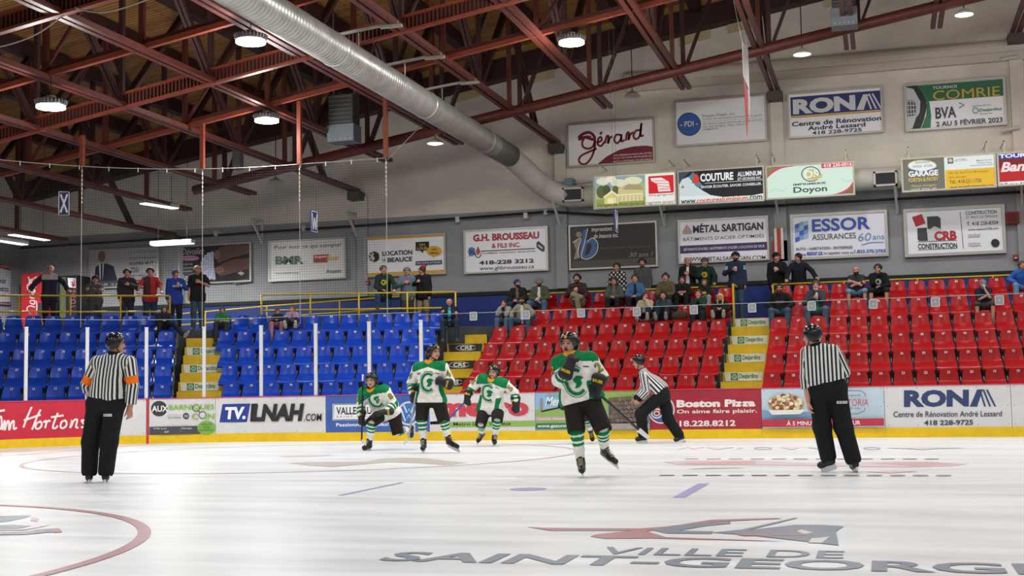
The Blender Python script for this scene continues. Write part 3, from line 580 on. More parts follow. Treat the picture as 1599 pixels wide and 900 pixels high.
def letter(t, u0, u1, v0, v1, Y, yaw, lab, w=.42):
    a = onY((u0+u1)/2, v0, Y); b = onY((u0+u1)/2, v1, Y); c = (a+b)/2; h = (a[2]-b[2])/2
    ax = np.array([math.cos(yaw), math.sin(yaw), 0]); nn = np.array([ax[1], -ax[0], 0])
    r = thing('section_letter_sign', lab, 'hanging sign', c, 'hanging section letters')
    m = MB(); m.bar(c-(0, 0, h), c+(0, 0, h), w, .03, mat('letter_navy', '#232a5c', .5), up=nn); m.build('plate', r)
    P = Print(lambda u, v, L: c+ax*u-np.array([0, 0, v])+nn*(.016+L), 0, lift=.001); P.stroke([(-w*.46, -h*.95), (w*.46, -h*.95), (w*.46, h*.95), (-w*.46, h*.95), (-w*.46, -h*.95)], .02, '#d8d8de'); lw = w*.17
    for q in {'X': (((-.3, -.75), (.3, .75)), ((.3, -.75), (-.3, .75))), 'W': (((-.36, -.75), (-.18, .75)), ((-.18, .75), (0, -.4)), ((0, -.4), (.18, .75)), ((.18, .75), (.36, -.75))), 'V': (((-.32, -.75), (0, .75)), ((0, .75), (.32, -.75)))}[t]: P.stroke([(w*q[0][0], h*q[0][1]), (w*q[1][0], h*q[1][1])], lw if t != 'W' else lw*.6, '#e6e6ea')
    P.build(r, 'printed_letter', 'letter')
    for s in (-.7, .7): q = c+ax*w*.5*s; m = MB(); m.tube([q+(0, 0, h), (q[0]+s*.05, q[1], chord_z(q[0])+.02)], .0022, DARK, 6); m.build('rod', r)
letter('X', 92, 109, 299, 337, 25.8, .45, 'navy hanging plate with a white letter X', .25); letter('W', 486, 495, 330, 363, 25.8, 1.55, 'navy hanging plate with a white letter W', .3); letter('V', 957, 967, 329, 363, 25.8, 1.62, 'blue hanging plate seen nearly edge on under lit sign', .36)
c = onY(1159, 64, 29); e = onY(1161, 209, 29); ax = nrm(np.array([.06, .998, 0])); w = .8
r = thing('hanging_banner', 'white and red pennant banner hung edge on before the pale sign', 'banner', c)
m = MB(); z0, z1 = c[2], e[2]; zm = z0-(z0-z1)*.46
m.prism([c-ax*w/2*0+(0, 0, 0), c+ax*w, (*(c+ax*w)[:2], zm), (*c[:2], zm+.15)], (.012, 0, 0), mat('banner_white', '#c9c6c4', .8)); m.prism([(*c[:2], zm+.15), (*(c+ax*w*.75)[:2], zm-.1), (*(c+ax*w*.35)[:2], z1)], (.012, 0, 0), mat('banner_red', '#b2342f', .8)); m.build('cloth', r)
m = MB(); m.prism([(*(c+ax*w*.75)[:2], zm), (*(c+ax*w)[:2], zm), (*(c+ax*w*.95)[:2], z1+.5)], (.012, 0, 0), mat('banner_white', '#c9c6c4')); m.build('white_tail', r)
for k in (0, w): q = c+ax*k; m = MB(); m.tube([q, (q[0]-.5, q[1]-.2, deck_z(q[0])-.35)], .006, LWHITE, 5); m.build('string', r)
r = thing('conduit', 'thin black cable run along the edge of grey and white wall paint', 'cable', (-14, 35.9, 6.1))
m = MB(); m.tube([(XE+.1, 35.8, 6.0), (-21, 35.8, 6.05), (-15.5, 35.8, 6.1), (-9.2, 35.8, 6.2), (-7.5, 35.8, 6.0), (8, 35.8, 6.0)], .035, DARK, 8); m.build('cable', r)
for x in (-20, -17, -12, -9.9): m = MB(); m.box((x-.06, 35.76, 6.03), (x+.06, 35.995, 6.2), LWHITE); m.build('clip', r)
for i, (u, v, lab) in enumerate(((408, 362, 'left of the green lettered sign'), (556, 352, 'above the netting end, by the yellow edged sign'), (874, 336, 'on the pier below the duct bend'), (1037, 334, 'left of the navy striped steel sign'), (1215, 318, 'above the red and white wall panel'), (1401, 313, 'left of the builder sign'), (1596, 300, 'at the right frame edge'))):
    q = onY(u, v, 35.85); r = thing('wall_bracket', 'white triangular wall bracket '+lab, 'bracket', q, 'white wall brackets')
    m = MB(); m.bar((q[0], 35.95, q[2]-.35), (q[0], 35.95, q[2]+.35), .07, .07, LWHITE); m.build('upright', r)
    m = MB(); m.bar((q[0], 35.93, q[2]-.32), (q[0]-.05, 35.3, q[2]+.33), .06, .06, LWHITE); m.build('brace', r)
    m = MB(); m.bar((q[0], 35.95, q[2]+.35), (q[0]-.05, 35.3, q[2]+.35), .06, .06, LWHITE); m.build('arm', r)
r = thing('wall_panel', 'red wall panel with two white vertical bars', 'wall panel', onY(1218, 380, 35.9))
a = onY(1206, 377, 35.95); b = onY(1231, 408, 35.95); a2 = onY(1211, 358, 35.95); REDP = mat('panel_red', '#b03026', .5)
m = MB(); m.box((a[0], 35.88, b[2]), (b[0], 35.99, a[2]), REDP); m.build('back_panel', r)
m = MB(); m.box((a2[0], 35.8, b[2]+.05), (b[0]-.12, 35.88, a2[2]), REDP); m.build('front_panel', r)
for x in (a2[0]-.02, b[0]-.16): m = MB(); m.box((x, 35.76, b[2]+.05), (x+.07, 35.8, a2[2]), LWHITE); m.build('white_bar', r)
def alarm(u, v, w, h, lab, nm='alarm_box', mesh=True):
    q = onY(u, v, 35.93); r = thing(nm, lab, 'alarm', q); dk = mat('alarm_dark', '#5c1a1a', .6)
    m = MB(); m.box((q[0]-w/2, 35.85, q[2]-h/2), (q[0]+w/2, 36, q[2]+h/2), mat('alarm_red', '#8e2a28', .5)); m.build('box', r, bevel=.01)
    m = MB(); m.box((q[0]-w*.3, 35.84, q[2]-h*.3), (q[0]+w*.3, 35.85, q[2]+h*.3 if mesh else q[2]-h*.05), dk if mesh else LWHITE); m.build('face', r)
    if mesh:
        m = MB()
        for k in range(5): t = (k+.5)/5-.5; m.bar((q[0]+t*w, 35.82, q[2]-h/2), (q[0]+t*w, 35.82, q[2]+h/2), .012, .012, mat('alarm_red', '#8e2a28')); m.bar((q[0]-w/2, 35.82, q[2]+t*h), (q[0]+w/2, 35.82, q[2]+t*h), .012, .012, mat('alarm_red', '#8e2a28'))
        m.build('guard', r)
alarm(1581, 341, .34, .32, 'red caged wall alarm right of the builder sign'); alarm(1586, 402, .11, .13, 'small red pull station below the caged alarm', 'pull_station', False); alarm(575.5, 442, .1, .12, 'small red pull station under the yellow edged sign', 'pull_station', False)
# ------------------------------------------------------------------ wall signs
FRAME = mat('sign_frame', '#b5b1ab', .4, .4)
def sign(x0, y0, x1, yb, lab, bg, sl, Y=35.9, frame=FRAME, lit=False, fw=.05, nm='wall_sign', d=.06, group='advertising signs on the wall'):
    if not lit and int(bg[1:3], 16) > 180: bg = '#'+''.join('%02x' % min(248, int(int(bg[i:i+2], 16)*1.15)) for i in (1, 3, 5))
    xm = (x0+x1)/2; ym = sl*(xm-x0); a = onY(xm, y0+ym, Y); b = onY(xm, yb+ym, Y); X1 = onY(x1, (y0+yb)/2+2*ym, Y)[0]; a[0] = onY(x0, (y0+yb)/2, Y)[0]; r = thing(nm, lab, 'advertising sign', ((a[0]+X1)/2, Y, b[2]), group)
    m = MB(); m.box((a[0]+.01, Y, b[2]+.01), (X1-.01, Y+d, a[2]-.01), glow(bg) if lit else mat('sign_'+bg.lstrip('#'), bg, .32, var=0)); m.build('panel', r)
    m = MB()
    for p, q in (((a[0], b[2]), (X1, b[2]+fw)), ((a[0], a[2]-fw), (X1, a[2])), ((a[0], b[2]+fw), (a[0]+fw, a[2]-fw)), ((X1-fw, b[2]+fw), (X1, a[2]-fw))): m.box((p[0], Y-.03, p[1]), (q[0], Y+d+.02, q[1]), frame)
    m.build('frame', r)
    if lit:
        for x in (a[0]+.2, X1-.2): m = MB(); m.bar((x, Y+.05, a[2]), (x, Y+.05, a[2]+.32), .03, .03, frame); m.bar((x, Y+.035, a[2]+.3), (x, 36.0, a[2]+.3), .03, .03, frame); m.build('mount_arm', r)
    def face(u, v, L):             # the sign's own flat face: across it and down it
        t = (v-y0-sl*(u-x0))/(yb-y0); return np.array([onY(u, (y0+yb)/2+sl*(u-x0), Y)[0], Y-L, a[2]+(b[2]-a[2])*t])
    P = Print(face, sl, paint=glow if lit else (lambda h: ink(h, .4)), lift=.001); P.root = r; return P
def fin(P): P.build(P.root)
SL = -.062
p = sign(886, 193, 1022.5, 262, 'white sign with maroon script name and maroon corner arc', '#ddd6d6', SL)
MA = '#7d1f33'
p.poly([(930, 258.5), (948, 244), (968, 234), (990, 229), (1010, 228), (1021, 230), (1021, 253)], MA)
p.stroke([(924, 214), (916, 213), (910, 221), (911, 229), (918, 232), (926, 229), (930, 219), (929, 231), (924, 245), (916, 255), (908, 256), (904, 250), (908, 243), (920, 237), (932, 232)], 3.2, MA, True)
p.stroke([(904, 215), (911, 209), (921, 206.5), (928, 212), (928, 218), (914, 214), (904, 218)], 4.5, MA, True)
script(p, [[(933, 223), (940, 219), (939, 214), (935, 217), (934, 225), (939, 228), (945, 221)], [(938, 210), (941, 206)], [(945, 224), (948, 214), (951, 213), (950, 224), (953, 216), (957, 213)],
           [(970, 211), (963, 211), (960, 219), (964, 224), (970, 218), (971, 210), (971, 221), (976, 219)], [(978, 220), (980, 209), (983, 208), (982, 219), (985, 211), (990, 207)],
           [(1000, 204), (994, 205), (990, 213), (994, 218), (1000, 212), (1003, 193), (1001, 212), (1006, 212)]], 3.2, MA)
p.text('SUR PRÉSENTATION DE VOTRE', 958, 241.5, 1018, 244.5, '#e8d8da', .008).text('BILLET DU COOL FM DU JOUR DU', 958, 246.5, 1018, 249.5, '#e8d8da', .008).text('MATCH OBTENEZ 15% DE RABAIS', 958, 251.5, 1018, 254.2, '#e8d8da', .004); fin(p)
p = sign(1054, 157, 1198, 229.5, 'pale sign with round blue badge reading three letters', '#d9d7da', SL)
p.ell(1076.5, 193.5, 18.5, 18.5, '#28364f').ell(1076.5, 193.5, 17.4, 17.4, '#3661ae').text('- PDI -', 1063, 189.5, 1090, 198, '#e4e8f0', .008)
p.text('Paquet Daigle, inc.', 1098, 179, 1149, 184, '#8a7a6a').text('Société de comptables professionnels agréés', 1098, 184.6, 1191, 188.2, '#8a93a6').rect(1098, 190, 1192, 190.4, '#a6aab4')
p.text('125, 90e Rue, Ville de Saint-Georges, Québec G5Y 3C2', 1098, 192.5, 1191, 195.8, '#8a8f9a').text('Tél.: 418 227-0015   Téléc.: 418 227', 1098, 197, 1165, 200, '#8a8f9a').text('info@pdinc.ca', 1098, 201, 1122, 204, '#55585f'); fin(p)
p = sign(1230.5, 144.5, 1379, 216.5, 'white and navy hardware store sign high on the wall', '#d8d7da', SL, fw=.05)
p.rect(1235.5, 151, 1376, 181, '#253270').rect(1235.5, 181.5, 1376, 184.3, '#d9a63a'); rona(p, 1239, 154.5, 1371, 178.5, '#dedde0', '#253270', SL)
p.text('Centre de Rénovation', 1236.5, 190, 1376, 197.5, '#242c58', .012).text('André Lessard', 1261, 197, 1351, 203.8, '#242c58', .012).text('418 228-9725', 1267.5, 205, 1345, 210.6, '#242c58', .012); fin(p)
p = sign(1413, 130.5, 1571.5, 205.5, 'green and white tournament sign with a goalie mask at left', '#d6d5da', SL, fw=.06)
p.rect(1416, 134, 1570, 160, '#1f6a44').poly([(1416, 134), (1434, 132.5), (1446, 145), (1448, 165), (1443, 185), (1436, 202), (1416, 203)], '#26282a').poly([(1434, 133), (1446, 144), (1452, 160), (1454, 180), (1452, 200), (1437, 201.5), (1446, 180), (1448, 160), (1442, 144)], '#1f7a4c')
p.poly([(1416, 135), (1428, 138), (1434, 150), (1438, 158), (1436, 176), (1430, 184), (1424, 200), (1416, 203)], '#cfd2d4').poly([(1416, 155), (1428, 156), (1432, 168), (1428, 180), (1416, 182)], '#3a3f46')
for k in range(4): p.stroke([(1416, 157+k*7), (1432, 158+k*6)], 1.4, '#c6c9cc'); p.stroke([(1418+k*4.5, 155), (1419+k*4, 182)], 1.4, '#c6c9cc')
p.text('TOURNOI', 1458, 134.8, 1495.5, 139.5, '#d8e2dc', .006).text('COMRIE', 1458, 142, 1562.5, 157, '#d8b43a', -.002).text('BVA', 1460.5, 168, 1493, 186, '#2c2c34', .012).stroke([(1498, 161), (1506, 164.5), (1498, 169)], 1.5, '#44464e')
p.text('PRÉSENTÉ PAR', 1518, 165.3, 1548, 167.4, '#6a6c72').stroke(ell(1523, 173.3, 4.4, 4.6, 6)+[(1527.4, 173.3)], 1.3, '#2f8a62').text('Desjardins', 1529, 170.5, 1564, 176.6, '#2f8a62', .006).text('Entreprises', 1530, 177.5, 1549, 180.5, '#4a6a5a')
p.text('2 AU 5 FÉVRIER 2023', 1461, 188.5, 1564.5, 198, '#33343c', .01); fin(p)
# backlit boxes
WB = mat('sign_box_cream', '#cfc9b4', .5)
SB = -.055
LK = dict(Y=34.95, frame=WB, lit=True, nm='lightbox_sign', d=.15, fw=.045, group='backlit signs on the duct')
p = sign(927, 274, 1057, 327.5, 'backlit sign with a yellow house and a red square logo', '#d9e2bd', SB, **LK)
p.poly([(929, 277), (1008, 273), (1008, 321), (929, 325)], '#a9b088').poly([(929, 277), (1008, 273), (1008, 285), (929, 300)], '#8fa0a8')
for cx, cy, rx, ry, h in ((942, 283, 10, 6, '#d9dbc4'), (955, 280, 9, 5, '#e2e2cc'), (968, 286, 14, 6, '#dcdcc2'), (990, 282, 14, 6, '#dfdcb8'), (940, 300, 8, 10, '#5a6438'), (948, 297, 6, 8, '#48552e'), (962, 297, 5, 7, '#5f6a3a')): p.ell(cx, cy, rx, ry, h, 18)
p.poly([(931, 312), (1008, 308), (1008, 321), (931, 324)], '#8f9a4e').poly([(944, 319), (944, 308), (956, 299), (966, 306), (966, 318)], '#d8cc7e').poly([(942, 308), (956, 297.5), (968, 306), (966, 308), (956, 300.5), (944, 309)], '#f0ecd0').poly([(949, 318), (949, 310), (962, 309), (962, 317.5)], '#efe6b8')
p.poly([(966, 306), (966, 296), (974, 290), (1000, 290), (1005, 297), (1005, 313), (966, 316)], '#cfc28a').poly([(973, 296), (978, 289), (1000, 289), (1006, 297)], '#a89a72').rect(966, 304, 1005, 305.5, '#efe8c8')
for k in range(6): p.stroke([(972+k*6, 305), (972+k*6, 314)], .9, '#f2ecd2')
p.rect(1009, 273.5, 1055, 322, '#e9ebe2').rect(1013.5, 276, 1053, 303.5, '#d41826').poly([(1017, 279), (1034, 278), (1045, 284), (1048, 299), (1029, 300), (1027, 288), (1018, 283)], '#f2e4e2')
for k in range(3): p.stroke([(1021+k*3, 283+k*4), (1044+k, 283+k*4.5)], .8, '#d41826')
p.text('GARAGA', 1030, 294, 1047, 298, '#b03a3a').text('www.garaga.com', 1013, 305, 1053, 308.5, '#55564e').text('Garages de choix qu\'on ne regrette jamais!', 933, 318.5, 1054, 325, '#4a4634', 0, .3, sl=-.05); fin(p)
p = sign(1058.5, 266.5, 1194.5, 320.5, 'backlit black and white aluminium sign with winter wave scene', '#15161a', SB, **LK)
p.poly([(1060, 268), (1078, 268), (1070, 276), (1063, 285), (1060, 292)], '#33485e').poly([(1060, 290), (1066, 280), (1076, 276), (1082, 284), (1090, 292), (1098, 298), (1110, 305), (1120, 307), (1060, 314)], '#cbd9dc').poly([(1076, 276), (1084, 268), (1090, 280), (1100, 292), (1088, 292)], '#5f7a90')
p.poly([(1060, 307), (1110, 305), (1130, 308), (1150, 306.5), (1175, 305.5), (1193, 302), (1193, 314), (1060, 320.5)], '#dfe6e4').poly([(1081, 286), (1084, 276), (1088, 270.5), (1092, 276), (1093, 285)], '#d23c34').poly([(1064, 294), (1066.5, 288), (1069.5, 293.5)], '#c46a50')
p.text('COUTURE', 1094.5, 271.5, 1146, 284, '#eef0f0', .02).text('ALUMINIUM', 1152.5, 268.8, 1190, 276.5, '#eef0f0', .008).text('(ST-GEORGES) INC.', 1152.5, 278, 1190, 283.2, '#eef0f0', .006).rect(1101, 286, 1192, 286.8, '#cfd4d6').text('SAVOIR ÉCOUTER. SAVOIR CONSEILLER.', 1095, 289.5, 1190, 294.5, '#e6eaea', .01)
p.text('www.', 1063, 313, 1088, 319, '#26282a', .01).text('couturealuminium', 1088, 309.5, 1168, 317.8, '#d2402f', .012).text('.com', 1168, 306.5, 1190, 312.8, '#26282a', .01); fin(p)
p = sign(1196, 259, 1335, 312.5, 'backlit pale mint printer sign with red corner curves', '#cfe6d6', SB, **LK)
p.poly([(1198, 261), (1222, 259.5), (1208, 268), (1198, 276)], '#8a7a52').poly([(1335, 285), (1326, 296), (1310, 304), (1298, 306), (1333, 304)], '#7a6a42').stroke([(1198, 277), (1208, 268.5), (1222, 261.5), (1240, 258.5)], 2.4, '#d43a58', True).stroke([(1333.5, 284), (1325, 295), (1310, 302.5), (1294, 306)], 2.4, '#d43a58', True)
p.rect(1284, 253.2, 1333.5, 263, '#cf2f50').text('418 230-0016', 1287, 256, 1331.5, 262, '#f4e6ea', .012).ell(1267, 272, 15, 12, '#3f4038').ell(1267, 272, 13.4, 10.6, '#cfe6d6').ell(1268, 273, 10, 8.4, '#c7bb86').text('DS', 1258, 267, 1279, 278.5, '#e9eee0', .01).poly([(1268, 278), (1285, 272), (1284, 277), (1274, 282)], '#c2b67c')
p.text('IMPRIMERIE', 1239, 287, 1290, 290.3, '#3c4844', .012).text('Doyon', 1239, 292.5, 1291.5, 304.5, '#3c4844', .01); p.stroke([(1202, 300), (1212, 295), (1222, 298), (1230, 292)], 1, '#b4d2c0', True).stroke([(1314, 278), (1322, 284), (1330, 282)], 1, '#b4d2c0', True); fin(p)
p = sign(1408, 247, 1556, 301, 'backlit garage sign, half grey and half yellow', '#dfe6e2', SB, **LK)
p.rect(1410, 249, 1475.5, 299, '#6e6f62').rect(1476.5, 266, 1554, 297, '#e3b52a').ell(1441, 258.5, 22.5, 9, '#d8c878').ell(1441, 258.5, 21, 7.6, '#e6eaea').text('Spécialiste', 1430, 251.5, 1453, 256.5, '#4a6a7a', 0, .3).text('HONDA · ACURA', 1426, 258, 1457, 262, '#5a6468').poly([(1419, 263), (1441, 268.5), (1465, 261), (1465, 265), (1441, 271), (1419, 268)], '#2f62a0')
p.text('GARAGE', 1419, 267.5, 1465.5, 276.5, '#eceeea', .02).text('FORTIN & PATRY', 1419, 278.5, 1465.5, 285, '#e0b23c', .012).rect(1419, 285.6, 1465, 286.6, '#2f62a0').text("Pièces d'origine", 1424, 289, 1461, 293.5, '#d6c56a').text('QUALITÉ · SERVICE · PRIX', 1422, 294.2, 1462, 297.8, '#dcdcd2')
p.rect(1481, 247.3, 1490, 256, '#2f4f9a').ell(1485.5, 251, 3.4, 2.8, '#e3c23a').text('AUTOPRO', 1492, 248.6, 1511, 253, '#6a7a86', 0, .1).text('Miguel Fortin', 1526, 250, 1550, 253.5, '#6a7074').text('Vincent Patry', 1526, 254, 1550, 257.5, '#6a7074').rect(1515, 259.2, 1553, 259.8, '#3a5fae')
p.text('960, 42e Rue Nord (40 arpents)', 1481.5, 269, 1543, 273.5, '#8a6f2e').text('Saint-Georges', 1481.5, 275.8, 1509, 280, '#8a6f2e').text('Tél.: 418.221.1725', 1482.5, 282, 1532, 287.5, '#5a5548', .006).text('www.garagefortinetpatry.com', 1482.5, 291, 1551, 296.5, '#37342c', .008); fin(p)
p = sign(1557.5, 238, 1690, 291.5, 'backlit red and blue tournament sign cut by the frame edge', '#b81c24', SB, **LK)
p.rect(1559, 240, 1690, 248.6, '#28409a').text('TOURNOI', 1561.5, 240.8, 1630, 247, '#eceef4', .02).poly([(1559, 249), (1690, 241), (1690, 262), (1559, 262)], '#7c141c').text('Bantam', 1563, 253.5, 1640, 269, '#f0dede', .02, .25).rect(1559, 284.5, 1690, 291.5, '#e4e6ea').text('17 au 19 février', 1562.5, 286, 1640, 290.6, '#33343c', .006); fin(p)
# lower row
SL = -.05
p = sign(1059.5, 344, 1201, 413, 'white metal building company sign with a navy stripe', '#d2cfd6', SL)
for k in range(7): hgt = (6, 10, 13, 15, 13, 10, 6)[k]; p.stroke([(1067.5+k*2.1, 366.2-.1*k), (1067.5+k*2.1, 366.2-hgt-.1*k)], 1.2, '#a0453e')
p.text('MÉTAL SARTIGAN', 1083, 349.5, 1193, 364.5, '#29263c', .02).text("BÂTIMENTS D'ACIER OPTIMISÉS", 1067.5, 370.5, 1194, 377, '#5c5a68').rect(1062, 384.5, 1201, 396.5, '#33285a').text("BÂTIMENTS D'ACIER | REVÊTEMENTS D'ACIER | LOCATION DE GRUE", 1068, 387.5, 1194, 393.6, '#d8d4e2', .006).text('WWW.METALSARTIGAN.COM', 1069, 402.5, 1195, 408.8, '#3a3844', .002, sl=-.03); fin(p)
p = sign(1235, 335, 1387, 407, 'white insurance sign with blue serif name and blue flag', '#cbcad2', -.047, fw=.07)
for i in range(4):
    for j in range(3):
        x = 1242+j*7; y = 351+i*7-j*2.4+(0 if j != 1 else -1); p.poly([(x, y), (x+7, y-2.6), (x+7, y+4.2), (x, y+6.8)], ('#3a5fb4', '#7f9fd4', '#a9bfe2')[(i+j) % 3])
p.text('ESSOR', 1269, 342.5, 1360, 362.5, '#2f55b4', .012).text('ASSURANCES', 1268.5, 366.5, 1337, 375.5, '#4c4c55').text('60', 1340, 364.5, 1360.5, 377, '#7e9cc8', 0, .15).text('ans', 1363, 368.5, 1381, 374.5, '#7e9cc8').stroke([(1345, 383), (1360, 379), (1380, 378.5)], 1.2, '#6f92c6', True)
p.text('AUTO - HABITATION - ENTREPRISE', 1242.5, 387.3, 1331, 391.6, '#3c3c46', .006, sl=-.035).text('Visitez', 1242.5, 396, 1258, 400.5, '#3c3c46', sl=-.03).text('essor.ca', 1259.5, 394, 1284, 399.3, '#2f55b4', .012, sl=-.03).text('ou appelez nous au', 1285.5, 393.5, 1332, 398.8, '#3c3c46', .004, sl=-.03).text('1.833.370.2703', 1333.5, 390.5, 1382, 396, '#2f55b4', .012, sl=-.03); fin(p)
p = sign(1412, 326.5, 1570.5, 402.5, 'white builder sign with red and charcoal square blocks', '#cfcfd4', -.047, fw=.08)
p.stroke([(1416, 330), (1565, 322.5), (1566.5, 392), (1418, 398.5), (1416, 330)], .8, '#3c4a52').poly([(1425.5, 339), (1441, 334), (1446.5, 349), (1431, 354.5)], '#b52a30').poly([(1449, 338.3), (1466, 337.5), (1470, 341), (1470, 358), (1449, 358)], '#3b4142').poly([(1433, 356.5), (1448, 355.5), (1449, 376.5), (1435, 377), (1433, 374)], '#3b4142').poly([(1447, 362), (1460, 353.5), (1473, 359), (1470, 361), (1460, 357), (1449, 364)], '#cfcfd4').poly([(1449, 364), (1460, 357), (1470, 362), (1470, 376), (1450, 377)], '#cfcfd4')
p.text('CRB', 1459, 361.5, 1494, 376.5, '#b52a30', .03, sl=-.04).rect(1433, 378, 1494, 378.7, '#3b4142').text('CONSTRUCTION', 1433, 381, 1494, 389.5, '#33393a', .014, sl=-.03).rect(1433, 390.5, 1494, 391.2, '#3b4142').stroke([(1501, 331), (1503.5, 388.5)], .8, '#55585c')
p.text('CONSTRUCTION', 1509.5, 330.5, 1558.5, 336, '#4a6a58', .006).text('ET VENTE DE TERRAINS', 1510, 338, 1559, 341.8, '#9aa09c').text('T. 418 228-8304', 1510.5, 347.2, 1559.5, 353, '#4c4c55').text('www.maisonCRB.com', 1512, 357.5, 1559.5, 360.5, '#4c4c55', .006).text('Vincent Bernard', 1511.5, 366, 1531, 368.5, '#a03a3e').rect(1511.5, 370, 1530, 371, '#8a8c92').text('David Bernard', 1512, 379.5, 1530, 382, '#a03a3e').rect(1512, 384, 1531, 385, '#8a8c92').ell(1553.5, 379.8, 6.6, 6.4, '#2c2c30'); fin(p)
p = sign(889, 352, 1027, 423, 'glossy black sign with large grey and blue letters', '#1d1918', -.05)
p.poly([(893, 402), (922, 349), (1024, 345), (1024, 398)], '#201b1a').poly([(893, 409), (1024, 402), (1024, 415), (893, 420)], '#4a443f').ell(905, 366.5, 4.6, 4.6, '#97836f', 18).poly([(896, 378), (907, 373), (905, 390), (903, 404), (896, 406), (900, 392)], '#97836f').poly([(912, 359), (919, 357), (915, 376), (926, 371), (933, 377), (931, 394), (921, 405), (908, 404), (906, 396)], '#3f5f98').poly([(917, 382), (923, 379), (925, 386), (920, 397), (913, 400)], '#1d1918')
p.stroke([(895, 379), (908, 372.5), (903, 392), (905, 403)], 1, '#e4e0da', True).stroke([(919, 357), (913, 382), (908, 401), (918, 405), (931, 396), (934, 380), (926, 372), (918, 378)], 1.1, '#e4e0da', True)
p.text('impressions', 925, 355.5, 957, 364, '#d8d4d0', .004, .25).text('de beauce inc.', 928, 365.5, 966.5, 372.5, '#d8d4d0', .004, .25).text('Votre imprimeur depuis plus de', 938, 386, 1016, 391.5, '#5c5450', 0, .3).text('30 ans !', 982, 395, 1020, 402, '#8a827c', 0, .3).text('418.774.3367', 894, 411, 922, 416.5, '#6a625c'); fin(p)
p = sign(725, 359.5, 856.5, 428.5, 'white plumbing sign with red condensed company name', '#d3d2d4', -.045)
RD = '#b02436'
p.text('G.H. BROUSSEAU', 739.5, 366, 843, 377.5, RD, .03, sl=-.04).text('& FILS INC.', 768.5, 380.5, 813.5, 388, RD, .02, sl=-.04)
p.ell(737, 393, 6, 7.5, '#5c7cb8', 8).poly([(733, 387), (738, 392), (742, 386), (741, 394), (744, 400), (737, 396), (732, 402), (734, 394)], '#2f4f9a').poly([(747, 399.5), (743.5, 393), (747, 384.5), (751, 393)], '#c23a3c').stroke([(743, 395), (744, 401.5), (748, 402.5), (751.5, 399), (752, 392.5), (836, 388.5)], 1.5, '#2a2c30').text('PLOMBERIE  CHAUFFAGE  VENTILATION', 755, 394.8, 836.5, 397.2, '#5a4a4c', .004, sl=-.04)
p.poly([(838.5, 379.5), (842, 377), (851, 385), (851, 392), (848, 394), (838.5, 387)], '#2c2d30').poly([(841, 382), (848, 387), (848, 390), (841, 385)], '#d3d2d4')
p.text('418-228 3212', 748.5, 407.5, 834, 414, '#2b2c30', .02, sl=-.04).text('www.ghbrousseau.ca', 749, 416.5, 834, 424.5, '#3c3d42', sl=-.04); fin(p)
p = sign(569.5, 370, 696.5, 434, 'white rental sign with yellow edges and speech bubbles', '#d6d5dc', -.047)
p.rect(571, 370.5, 695, 375.5, '#e0ab2e').rect(571, 427, 695, 432, '#e0ab2e').ell(584.5, 401, 8.5, 9, '#d8a838').ell(584.5, 401, 7.6, 8.1, '#d6d5dc').poly([(586, 393), (592, 396), (592.5, 405), (588, 409), (584, 408), (586, 403), (583, 400)], '#24262a')
for k in range(8): p.ell(584.5+6*math.cos(k*.785), 401+6.6*math.sin(k*.785), 1.5, 1.6, '#2c2e33', 8)
p.text('LOCATION', 598, 392.5, 644.5, 400, '#2a2b31', .014).text('BEAUCE', 606, 402.8, 644.5, 410, '#2a2b31', .014).text('DE', 598, 404, 603, 409, '#2a2b31').rect(650, 378.5, 671, 392, '#232326').poly([(657, 391.5), (662, 391.3), (661.5, 396)], '#232326').text('ON', 655.5, 381, 664.5, 384.8, '#e2b02e', .012).text('LOUE.', 652.5, 386.5, 669, 390.5, '#e2b02e', .012)
p.poly(ell(679, 392.5, 12, 8, 22), '#e2ab30').poly([(677, 399.5), (681, 399.5), (678, 404)], '#e2ab30').text('ON', 674.5, 388.5, 682.5, 392, '#2a2620', .012).text('VEND.', 671.5, 394.3, 687, 397.8, '#2a2620', .012).rect(650, 408.5, 691, 414.5, '#4b4b52').poly([(664, 413.8), (668, 413.6), (665.5, 417.5)], '#4b4b52').text('ON VOUS ATTEND!', 652, 410.2, 689, 413, '#d6d5dc', .008); fin(p)
p = sign(420, 376, 541, 440.5, 'pale sign with bold green letters seen through netting', '#c2bfbd', -.047)
p.text('Pour tout ce qui compte!', 429.5, 383.5, 533.5, 391, '#34383a', .004, sl=-.04)
p.text('BMR', 430.5, 400.5, 475, 413.5, '#2f5f41', .05, sl=-.02)
for k in range(4): p.rect(430, 403+k*3, 440, 403.7+k*3, '#c2bfbd')
p.poly([(490, 398.5), (514, 397.3), (512, 410), (490, 410.5)], '#a8332c').text('Super', 491.5, 399.5, 513, 404.5, '#e6dcd8', .012, .2).text('Soir', 510, 400, 531.5, 407.5, '#dcb23e', .02, .25).text('www.avantis.coop', 430, 426, 467, 429, '#6a6c6c', sl=-.03).text('Avantis', 510, 421, 533.5, 427, '#3c4244', sl=-.03); fin(p)
p = sign(140, 390.5, 249, 452, 'dim billboard with a man in a suit and grey text', '#a9a4a6', -.045)
p.rect(143, 440, 249, 452, '#4a4248').poly([(147, 440), (150, 417), (159, 410.5), (168, 412), (178, 416), (184, 438)], '#1d2036').poly([(155, 412), (159, 409), (163, 412), (161, 438), (157, 438)], '#c6c4c8').poly([(158, 411), (160.6, 411), (161, 438), (157.5, 438)], '#20243a').ell(159.5, 400.5, 5.6, 9, '#7a5c4e')
